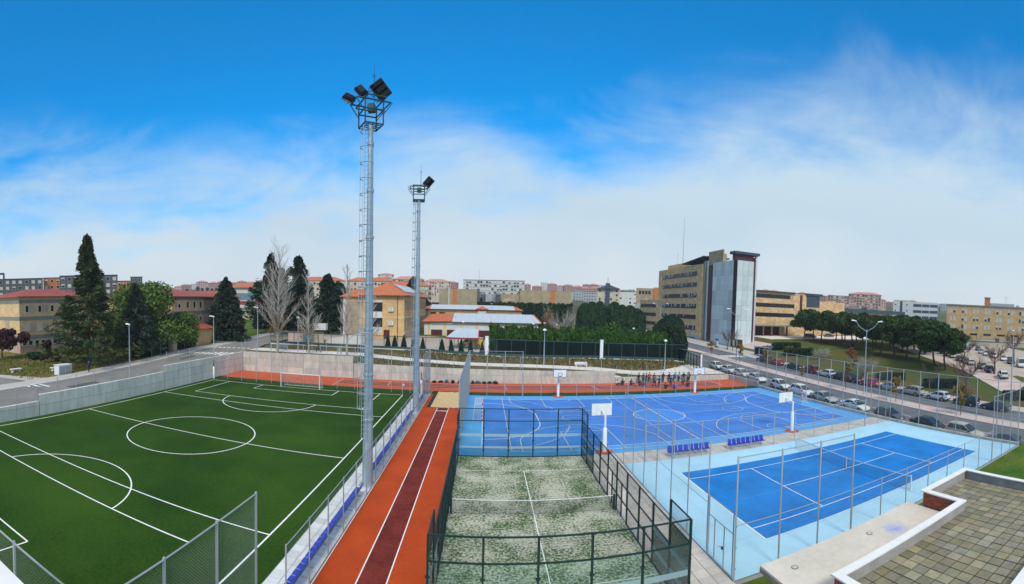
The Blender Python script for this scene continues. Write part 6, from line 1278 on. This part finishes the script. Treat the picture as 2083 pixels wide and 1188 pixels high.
for y in range(-20,130,3): z=zt(55.0,y)+.12; b.bar((55.0,y,z),(55.0,y,z+.95),.025,5)
t=thing('guard_rail','thin metal guard rail along the far edge of the median','railing'); part('posts',b,M['galv'],t,True,kind='stuff'); b=MB()
for y in range(-20,127,3): 
    for h in (.95,.5): b.bar((55.0,y,zt(55,y)+.12+h),(55.0,y+3,zt(55,y+3)+.12+h),.014,4,cap=False)
part('rail',b,M['galv'],t,True)
b=MB()
for i in range(14):
    a=R(-8+i*2); x,y=108+i*1.6,44-i*.2; b.box(x,y,zt(x,y)+.14,x+.18,y+4,zt(x,y+2)+.15) if i%2 else None
struct('parking_markings',b,M['yellow'])
for i in range(7): x,y=112+1.9*i,48+1.5*i; simple('yellow_bollard','short yellow bollard in the parking lot, %s from the left of the row'%nth(i),'bollard',None,('post',MB().lathe([(.1,-.1),(.1,.9),(.05,.98)],8,(x,y,zt(x,y))),'yellow'))
# ================================================================ cars
def carparts(kind):
    S={'hatch':(3.95,.84,[(-1.97,.55,.80),(-1.93,.35,.92),(-1.5,.28,.95),(-.6,.25,.92),(.3,.25,.91),(.95,.25,.90),(1.5,.26,.80),(1.88,.28,.68),(1.97,.36,.55)],[(-1.78,.93),(-1.45,1.42),(-.9,1.47),(.05,1.45),(.98,.90)]),
       'sedan':(4.45,.86,[(-2.22,.5,.85),(-2.18,.34,.96),(-1.6,.28,.98),(-.6,.25,.93),(.3,.25,.91),(1.0,.25,.90),(1.6,.26,.80),(2.1,.28,.68),(2.22,.36,.55)],[(-1.62,.97),(-1.0,1.38),(-.5,1.43),(.15,1.41),(1.08,.90)]),
       'wagon':(4.45,.87,[(-2.22,.5,.85),(-2.18,.34,.98),(-1.6,.28,.99),(-.6,.25,.96),(.3,.25,.95),(1.0,.25,.94),(1.6,.26,.83),(2.1,.28,.70),(2.22,.36,.56)],[(-2.1,.98),(-1.85,1.50),(-.9,1.58),(.15,1.55),(1.12,.93)]),
       'mpv':(4.0,.85,[(-1.98,.5,.9),(-1.95,.34,1.0),(-1.4,.28,1.04),(-.6,.25,1.03),(.3,.25,1.02),(.95,.25,1.0),(1.5,.26,.90),(1.88,.28,.74),(1.98,.36,.58)],[(-1.9,1.0),(-1.75,1.60),(-.9,1.68),(.1,1.65),(1.2,.98)]),
       'van':(4.9,.95,[(-2.45,.45,1.0),(-2.43,.34,1.1),(-1.6,.30,1.12),(-.6,.28,1.12),(.6,.28,1.12),(1.3,.28,1.1),(1.9,.28,.98),(2.35,.30,.80),(2.45,.36,.6)],[(-2.43,1.1),(-2.35,2.02),(-1.2,2.1),(.7,2.08),(1.7,1.05)])}[kind]
    L,hw,st,cb=S; b=MB(); n=8; rings=[]
    for x,zl_,zt_ in st:
        e=1-.10*abs(x/(L/2))**3; h=hw*e
        rings.append([(x,-h*.86,zl_),(x,-h*.97,zl_+.12),(x,-h,zl_+(zt_-zl_)*.55),(x,-h*.95,zt_-.04),(x,-h*.85,zt_),(x,h*.85,zt_),(x,h*.95,zt_-.04),(x,h,zl_+(zt_-zl_)*.55),(x,h*.97,zl_+.12),(x,h*.86,zl_)])
    n=10; P=[p for r_ in rings for p in r_]; fs=[(k*n+i,k*n+(i+1)%n,(k+1)*n+(i+1)%n,(k+1)*n+i) for k in range(len(rings)-1) for i in range(n)]+[tuple(range(n-1,-1,-1)),tuple(range((len(rings)-1)*n,len(rings)*n))]
    b.idx(P,fs)
    # cabin: painted roof and pillars
    def sec(x,z): 
        zb=cb[0][1]; f=max(0,min(1,(z-zb)/(cb[2][1]-zb))); w_=hw*(.90-.20*f); return w_
    lo=[(cb[0][0],cb[0][1]-.05),(cb[4][0],cb[4][1]-.05)]; up=[(cb[1][0],cb[1][1]),(cb[2][0],cb[2][1]),(cb[3][0],cb[3][1])]
    prof=[lo[0]]+up+[lo[1]]; P=[(x,-sec(x,z),z) for x,z in prof]+[(x,sec(x,z),z) for x,z in prof]
    b.idx(P,[(0,1,2,3,4),(9,8,7,6,5),(0,5,6,1),(1,6,7,2),(2,7,8,3),(3,8,9,4)])
    body=b.mesh('body',M['paintcar'],True)
    g=[]
    def quadpane(name,pts,off):
        c=sum((Vector(p) for p in pts),Vector())/len(pts); nn=(Vector(pts[1])-Vector(pts[0])).cross(Vector(pts[2])-Vector(pts[1])).normalized(); pts=[c+(Vector(p)-c)*.90+nn*off for p in pts]
        g.append((name,MB().fc(*pts).mesh(name,M['carglass'])))
    x0,z0=cb[3]; x1,z1=cb[4]; quadpane('windscreen',[(x1,-sec(x1,z1),z1),(x1,sec(x1,z1),z1),(x0,sec(x0,z0),z0),(x0,-sec(x0,z0),z0)],.012)
    x0,z0=cb[0]; x1,z1=cb[1]; quadpane('rear_window',[(x0,sec(x0,z0),z0+.06),(x0,-sec(x0,z0),z0+.06),(x1,-sec(x1,z1),z1-.02),(x1,sec(x1,z1),z1-.02)],.012)
    zb=max(cb[0][1],cb[4][1])+.02; ztop=cb[3][1]-.07; xr=cb[0][0]+.18; xf=cb[4][0]-.12; xr1=cb[1][0]+.16; xf1=cb[3][0]-.02; 
    cuts=[0,.5,1] if kind in('hatch','sedan') else [0,.32,.64,1]
    if kind=='van': cuts=[.72,1]
    for s in (-1,1):
        for a,c in zip(cuts,cuts[1:]):
            X=lambda f,u:(xr+(xf-xr)*f)*(1-u)+(xr1+(xf1-xr1)*f)*u
            q=[(X(a+.02,0),zb),(X(c-.02,0),zb),(X(c-.02,1),ztop),(X(a+.02,1),ztop)]; pts=[(x,s*(sec(x,z)+.004),z) for x,z in q]; pts=pts if s<0 else pts[::-1]
            g.append(('side_window',MB().fc(*[Vector(p)+Vector((0,s*.012,0)) for p in pts]).mesh('side_window',M['carglass'])))
    if kind=='van':
        for s in (-1,1): g.append(('rear_window',MB().box(-2.46,s*.45-.3,1.25,-2.425,s*.45+.3,1.8).mesh('rear_window',M['carglass'])))
    zh=st[-2][2]-.06; xe=L/2
    for s in (-1,1):
        g.append(('headlight',MB().idx([(xe-.02,s*.42,zh-.14),(xe-.02,s*.68*hw/.85,zh-.12),(xe-.22,s*.76*hw/.85,zh-.06),(xe-.22,s*.74*hw/.85,zh+.07),(xe-.04,s*.45,zh-.0)],[(0,1,4),(1,2,3,4)][::1]).mesh('headlight',M['lampw'])))
        zt_=st[1][2]; tall=.55 if kind in('mpv','van') else .22
        g.append(('tail_light',MB().box(-xe-.02,s*(hw-.22) if s>0 else -hw+.08,zt_-.22,-xe+.10,s*(hw-.08) if s>0 else -hw+.22,zt_-.22+tall).mesh('tail_light',M['lampr'])))
    g.append(('bumper',MB().box(xe-.04,-.62,.34,xe+.025,.62,.44).mesh('bumper',M['trim']))); g.append(('bumper',MB().box(-xe-.025,-.62,.36,-xe+.04,.62,.50).mesh('bumper',M['trim']))); g.append(('number_plate',MB().box(xe+.02,-.26,.40,xe+.034,.26,.51).mesh('number_plate',M['plate']))); g.append(('number_plate',MB().box(-xe-.034,-.26,.58,-xe-.0,.26,.69).mesh('number_plate',M['plate'])))
    for s in (-1,1): g.append(('mirror',MB().box(cb[4][0]-.28,s*hw*.93-.08,cb[4][1]+.03,cb[4][0]-.14,s*hw*.93+.08,cb[4][1]+.16).mesh('mirror',M['trim'])))
    return body,g,L,hw
ty_m=MB().bar((0,-.10,0),(0,.10,0),.31,16).mesh('wheel',M['tyre'],True)
rim_m=MB().bar((0,-.108,0),(0,.108,0),.20,10).mesh('rim',M['rim']); arch_m=MB().bar((0,-.06,0),(0,.06,0),.37,16).mesh('wheel_arch',M['trim'])
CARS={}
def car(kind,x,y,rot,color,label,group,z=None,small=False):
    if kind not in CARS: CARS[kind]=carparts(kind)
    body,g,L,hw=CARS[kind]; z=zt(x,y) if z is None else z
    sl=math.atan((zt(x+math.cos(rot)*2,y+math.sin(rot)*2)-zt(x-math.cos(rot)*2,y-math.sin(rot)*2))/4)
    t=thing('parked_car',label,'van' if kind=='van' else 'car',(x,y,z+.02),0,group); t.rotation_euler=(0,-sl,rot)
    o=link('body',body,t); o.color=(*color,1)
    for nme,me in g: link(nme,me,t)
    for sx in (-L*.31,L*.315):
        for s in (-1,1):
            w_=link('wheel',ty_m,t,(sx,s*(hw-.10),.31)); link('rim',rim_m,w_)
            link('wheel_arch',arch_m,t,(sx,s*(hw-.055),.34))
    return t
W_=(.62,.63,.62); SI=(.34,.36,.37); BK=(.012,.013,.016); GR=(.06,.065,.07); NV=(.02,.035,.06); RD=(.42,.015,.018); MR=(.13,.012,.018); BG=(.40,.36,.29); DB=(.03,.06,.13); DG=(.015,.025,.028)
g='cars parked along the court wall'; q=-D90
for kind,y,c,lab in (('hatch',77.9,W_,'white car farthest along the court side kerb, half behind the red end panel'),('sedan',73.3,W_,'white saloon, second from the far end of the court side kerb'),('hatch',68.6,W_,'white hatchback, third from the far end of the court side kerb'),('sedan',64.0,W_,'white saloon parked beside the back right corner of the running track'),('hatch',57.2,W_,'white three door hatchback beyond the right striped goal'),('wagon',51.8,W_,'white estate car right behind the striped goal'),('sedan',46.9,SI,'silver saloon right of the striped goal'),('sedan',40.8,W_,'white saloon left of the dark grey hatchback'),('hatch',34.9,GR,'dark grey hatchback beside the end of the tennis court'),('sedan',29.0,BK,'black saloon between the dark grey hatchback and the cream people carrier'),('wagon',24.1,BG,'cream people carrier with roof rails beside the tennis court'),('sedan',18.6,GR,'grey saloon at the right edge, half hidden by the low wall')):
    car(kind,44.5,y,q,c,lab,g)
g='cars parked along the park pavement'
for kind,y,c,lab in (('wagon',84.6,DB,'dark blue estate car at the far end of the park side kerb'),('hatch',79.8,RD,'bright red small car behind the dark blue estate car'),('sedan',73.8,DG,'dark green saloon between the red and maroon cars'),('mpv',68.3,MR,'maroon people carrier on the park side kerb'),('hatch',63.6,W_,'white hatchback right of the maroon people carrier'),('hatch',59.8,BK,'black car mostly hidden behind the white hatchback'),('mpv',56.9,DG,'dark green hatchback seen from behind, left of the bright red one'),('hatch',52.6,RD,'bright red hatchback behind the double arm lamp post'),('hatch',48.0,SI,'silver hatchback behind the young autumn tree'),('wagon',43.2,BG,'beige estate car on the park side kerb'),('hatch',38.0,W_,'old white saloon in front of the bare tree trunk'),('mpv',32.9,BK,'black hatchback with tall red tail light'),('sedan',27.9,NV,'dark navy saloon nearest on the park side kerb')):
    car(kind,60.75,y,D90,c,lab,g)
g='cars in the parking lot'
for kind,x,y,r_,c,lab in (('sedan',98.6,55.8,35,BK,'dark car in the lot just right of the lone umbrella pine'),('sedan',95.4,52.3,35,GR,'grey car in the lot beside the dark one near the lone pine'),('hatch',93.0,49.5,35,W_,'white car half hidden behind the left lot tree'),('wagon',88.8,44.6,35,SI,'silver estate car in the front row of the lot'),('hatch',85.2,41.0,35,NV,'dark blue car behind the lot tree trunk'),('hatch',81.2,36.0,35,W_,'white hatchback nearest in the lot'),('hatch',125.6,63.5,-150,SI,'silver hatchback in the back row of the lot, left end'),('hatch',121,59.5,-150,W_,'white hatchback in the back row of the lot, second from left'),('sedan',116.8,55,-150,W_,'white saloon in the back row of the lot behind the bare tree'),('sedan',111.6,49.6,-150,W_,'white saloon in the back row of the lot, left of the black one'),('mpv',106,45.0,-150,BK,'black off-road car in the lot beside the white van'),('van',101,40.2,-150,W_,'white van in the lot at the right edge'),('sedan',136,70,-150,BK,'dark car at the far end of the lot before the ochre building'),('sedan',106.5,64,35,BK,'dark car under the pines at the lot edge'),('hatch',103.5,60.5,35,W_,'white car in the shade under the lone pine'),('hatch',116,72.5,35,GR,'grey car deep under the pines at the lot edge'),('hatch',111,68.5,35,RD,'red car deep under the pines at the lot edge')):
    car(kind,x,y,R(r_),c,lab,g,zt(x,y)+.12)
for x,y,c,lab in ((-44,131,W_,'white car parked left in the lot below the dark conifers'),(-41,131.5,SI,'silver car in the lot below the dark conifers'),(-38,132,DB,'blue car in the lot below the dark conifers'),(-35,132.5,SI,'silver car, fourth from the left below the dark conifers'),(-32,133,W_,'white car, right end of the lot below the dark conifers')): car('hatch',x,y,-D90,c,lab,'cars below the dark conifers')
car('van',-2.6,90.5,PI*.98,(.52,.36,.03),'yellow van under the carport','vehicles under the carport',3.75); car('wagon',107,121,0,BK,'dark car on the forecourt before the office wing','cars on the forecourt'); car('sedan',118,123,0,GR,'grey car on the forecourt behind the pine trunks','cars on the forecourt')
# ================================================================ people
def figure(pose):
    J={}
    if pose in('stand','arms','walk'):
        st=.0 if pose!='walk' else .24
        J=dict(pel=(0,0,.95),wst=(0,0,1.10),chs=(0,-.02,1.36),nk=(0,.0,1.50),hd=(0,-.03,1.60),hd2=(0,-.03,1.72),hl=(-.09,0,.90),hr=(.09,0,.90),kl=(-.10,-.03-st,.50),kr=(.10,.03+st*.4,.50),al=(-.11,.04-st*1.1,.09),ar=(.11,.06+st*1.5,.10+st*.2),tl=(-.13,-.14-st*1.1,.04),tr=(.13,-.12+st*1.5,.03+st*.1),sl=(-.18,0,1.42),sr=(.18,0,1.42),el=(-.25,.04+st*.4,1.16),er=(.25,.02-st*.4,1.16),ul=(-.25,-.06+st*.5,.92),ur=(.25,-.08-st*.8,.94))
        if pose=='arms': J.update(el=(-.27,-.02,1.18),er=(.27,-.02,1.18),ul=(-.06,-.24,1.20),ur=(.07,-.25,1.16),kl=(-.13,-.02,.50),al=(-.16,.03,.09),tl=(-.20,-.13,.04))
    else:
        J=dict(pel=(0,0,.14),wst=(0,.02,.30),chs=(0,.0,.56),nk=(0,-.03,.70),hd=(0,-.07,.80),hd2=(0,-.08,.92),hl=(-.09,-.02,.13),hr=(.09,-.02,.13),kl=(-.16,-.40,.48),kr=(.17,-.42,.42),al=(-.13,-.62,.09),ar=(.15,-.78,.08),tl=(-.14,-.76,.04),tr=(.16,-.92,.05),sl=(-.18,-.02,.62),sr=(.18,-.02,.62),el=(-.26,-.16,.42),er=(.26,-.16,.44),ul=(-.16,-.38,.42),ur=(.17,-.38,.44))
    E=[('pel','wst'),('wst','chs'),('chs','nk'),('nk','hd'),('hd','hd2'),('pel','hl'),('pel','hr'),('hl','kl'),('hr','kr'),('kl','al'),('kr','ar'),('al','tl'),('ar','tr'),('chs','sl'),('chs','sr'),('sl','el'),('sr','er'),('el','ul'),('er','ur')]
    Rd=dict(pel=.135,wst=.125,chs=.145,nk=.055,hd=.085,hd2=.085,hl=.10,hr=.10,kl=.065,kr=.065,al=.045,ar=.045,tl=.04,tr=.04,sl=.075,sr=.075,el=.052,er=.052,ul=.035,ur=.035)
    ks=list(J); bm=bmesh.new(); lay=bm.verts.layers.skin.verify(); vs={}
    for k in ks: v=bm.verts.new(J[k]); v[lay].radius=(Rd[k]*.95,Rd[k]*.8 if k in('chs','wst','pel') else Rd[k]); vs[k]=v
    vs['pel'][lay].use_root=True
    for a,c in E: bm.edges.new((vs[a],vs[c]))
    # five short fingers on each hand
    for h_,e_ in (('ul','el'),('ur','er')):
        d=(Vector(J[h_])-Vector(J[e_])).normalized(); s=d.orthogonal().normalized()
        for f in range(-2,3):
            v=bm.verts.new(Vector(J[h_])+d*(.10-.012*abs(f))+s*.016*f if abs(f)<2 or f>0 else Vector(J[h_])+d*.05+s*-.05); v[lay].radius=(.010,.010); bm.edges.new((vs[h_],v))
    me=bpy.data.meshes.new('figure'); bm.to_mesh(me); bm.free(); ob=bpy.data.objects.new('figure',me); COL.objects.link(ob)
    ob.modifiers.new('skin','SKIN'); s=ob.modifiers.new('sub','SUBSURF'); s.levels=1
    dg=bpy.context.evaluated_depsgraph_get(); out=bpy.data.meshes.new_from_object(ob.evaluated_get(dg)); bpy.data.objects.remove(ob)
    out.name='person'; out.materials.clear()
    for m in ('skin','shirt','pants','shoe'): out.materials.append(M[m])
    seg=[(Vector(J[a]),Vector(J[c]),0 if c in('hd','hd2') or a=='hd' else (3 if c in('tl','tr') else (2 if c in('hl','hr','kl','kr','al','ar') else 1))) for a,c in E]
    for p in out.polygons:
        c=p.center; best=(9,1)
        for a,b_,k in seg:
            u=max(0,min(1,(c-a).dot(b_-a)/(b_-a).length_squared)); dd=(c-(a+(b_-a)*u)).length
            if dd<best[0]: best=(dd,k)
        k=best[1]
        for h_ in ('ul','ur'):
            if (c-Vector(J[h_])).length<.07: k=0
        p.material_index=k; p.use_smooth=True
    hd=Vector(J['hd2']); hb=MB(); hb.lathe([(.088,-.06),(.103,.0),(.098,.06),(.06,.105),(.01,.12)],10,(hd.x,hd.y+.018,hd.z)); hair=hb.mesh('hair',M['hair'],True)
    fb=MB()
    for s_ in (-.035,.035): fb.box(hd.x+s_-.012,hd.y-.088,hd.z-.055,hd.x+s_+.012,hd.y-.078,hd.z-.04)
    fb.box(hd.x-.025,hd.y-.084,hd.z-.12,hd.x+.025,hd.y-.076,hd.z-.11)
    nose=MB().bar((hd.x,hd.y-.075,hd.z-.05),(hd.x,hd.y-.105,hd.z-.085),.008,4,.014).mesh('nose',M['skin'])
    return out,hair,fb.mesh('face_marks',M['hair']),nose
FIG={k:figure(k) for k in ('stand','arms','walk','sit')}
def person(pose,x,y,z,rot,color,label,g=None,s=1):
    me,hair,face,nose=FIG[pose]; t=thing('person',label,'person',(x,y,z),rot,g); t.scale=(s*1.22,s*1.22,s); o=link('body',me,t); o.color=(*color,1); link('hair',hair,t); link('face',face,t)['kind']='stuff'; link('nose',nose,t); return t
K=(.012,.013,.018); NB=(.02,.03,.09); RE=(.45,.02,.03); GY=(.12,.13,.15); WH=(.55,.55,.55); BL_=(.03,.08,.35); LB=(.2,.33,.5); DR=(.10,.015,.025)
person('walk',-52.6,43.6,zt(-52.6,43.6)+.12,PI*.35,NB,'person in a dark blue jacket walking on the left pavement')
person('stand',-30.3,73.2,3.6,.4,DR,'person in a dark red jacket on the rear path beside a poplar','people on the rear path'); person('walk',-28.3,73.4,3.6,-.6,K,'person in black walking on the rear path right of the slim poplar','people on the rear path')
g='students gathered on the running track'
for a in (('sit',21.0,68.4,0,.5,WH,'seated student in a white top, leftmost on the running track'),('sit',22.0,68.5,0,-.4,K,'seated student in black beside the one in the white top'),('sit',23.3,68.2,0,.2,DR,'seated student in a dark red top, by themselves on the track'),('stand',25.0,69.3,0,.6,K,'standing student in black at the left end of the standing group'),('sit',24.6,67.6,0,.1,K,'crouching student in black in front of the left end of the standing group'),('sit',25.4,67.4,0,-.5,GY,'crouching student in grey in front of the left end of the standing group'),('arms',26.0,69.7,0,-.7,NB,'standing student in dark blue left of the one in red'),('stand',26.4,69.5,0,1.2,K,'standing student in black directly left of the one in red'),('arms',27.0,69.6,0,-.2,RE,'standing student in a bright red jacket'),('stand',27.6,69.0,0,2.2,K,'standing student in black directly right of the one in red'),('walk',26.6,66.3,0,2.6,GY,'student in a grey jacket stepping across the track lanes'),('arms',26.9,65.1,0,PI,NB,'student in a dark blue top seen from behind on the track'),('stand',29.5,69.7,0,.3,K,'standing student in black in the gap between the two groups'),('stand',30.6,69.7,0,.8,K,'standing student in black at the left of the right group'),('walk',31.6,69.5,0,-.8,BL_,'standing student in a bright blue top'),('stand',29.0,65.4,0,PI,K,'student in black standing nearer the camera than the right group'),('arms',32.4,69.6,0,.5,LB,'standing student in a light blue top'),('stand',33.2,69.4,0,-.6,K,'standing student in black right of the light blue top'),('arms',33.6,68.7,0,.3,GY,'standing student in grey at the right end of the right group'),('arms',31.0,65.2,0,PI,GY,'student in a grey top standing on the near lanes'),('sit',27.5,63.9,0,2.6,K,'student in black sitting on the near edge of the track'),('sit',28.9,63.7,0,-.3,BL_,'student in a blue top sitting on the near edge of the track'),('sit',31.7,64.6,0,2.9,NB,'student in dark blue sitting at the right on the track edge'),('stand',34.2,70.0-.6,0,.2,K,'standing student in black at the far right end of the students')):
    person(a[0],a[1],a[2],.0,a[4],a[5],a[6],g,random.uniform(.94,1.04))
# bags along the wall
def bag(x,y,c,i,w_):
    v=MB(); n=9; prof=[(.32,0),(.36,.10),(.33,.26),(.20,.38),(.05,.42)]; v.lathe(prof,n,(0,0,0)); t=thing('sports_bag','dark bag in the heap against the rear wall, %s from the left'%nth(i),'bag',(x,y,.0),random.random()*6,'bags lying against the rear wall'); t.scale=(w_,.8,random.uniform(.7,1.2))
    part('body',v,M[c],t,smooth=True); part('strap',MB().ring((0,0,.38),.13,.015,10,'x',0,PI),M['black'],t)
for i,x in enumerate((-10.4,-9.5,-8.7,-7.6,-6.6,-5.7,-4.7,-3.7,-2.5,-1.6,-.8,.2,1.0,1.9)): bag(x,69.5+random.uniform(-.15,.2),'black' if i%5 else 'slate',i,random.uniform(1.0,1.7))
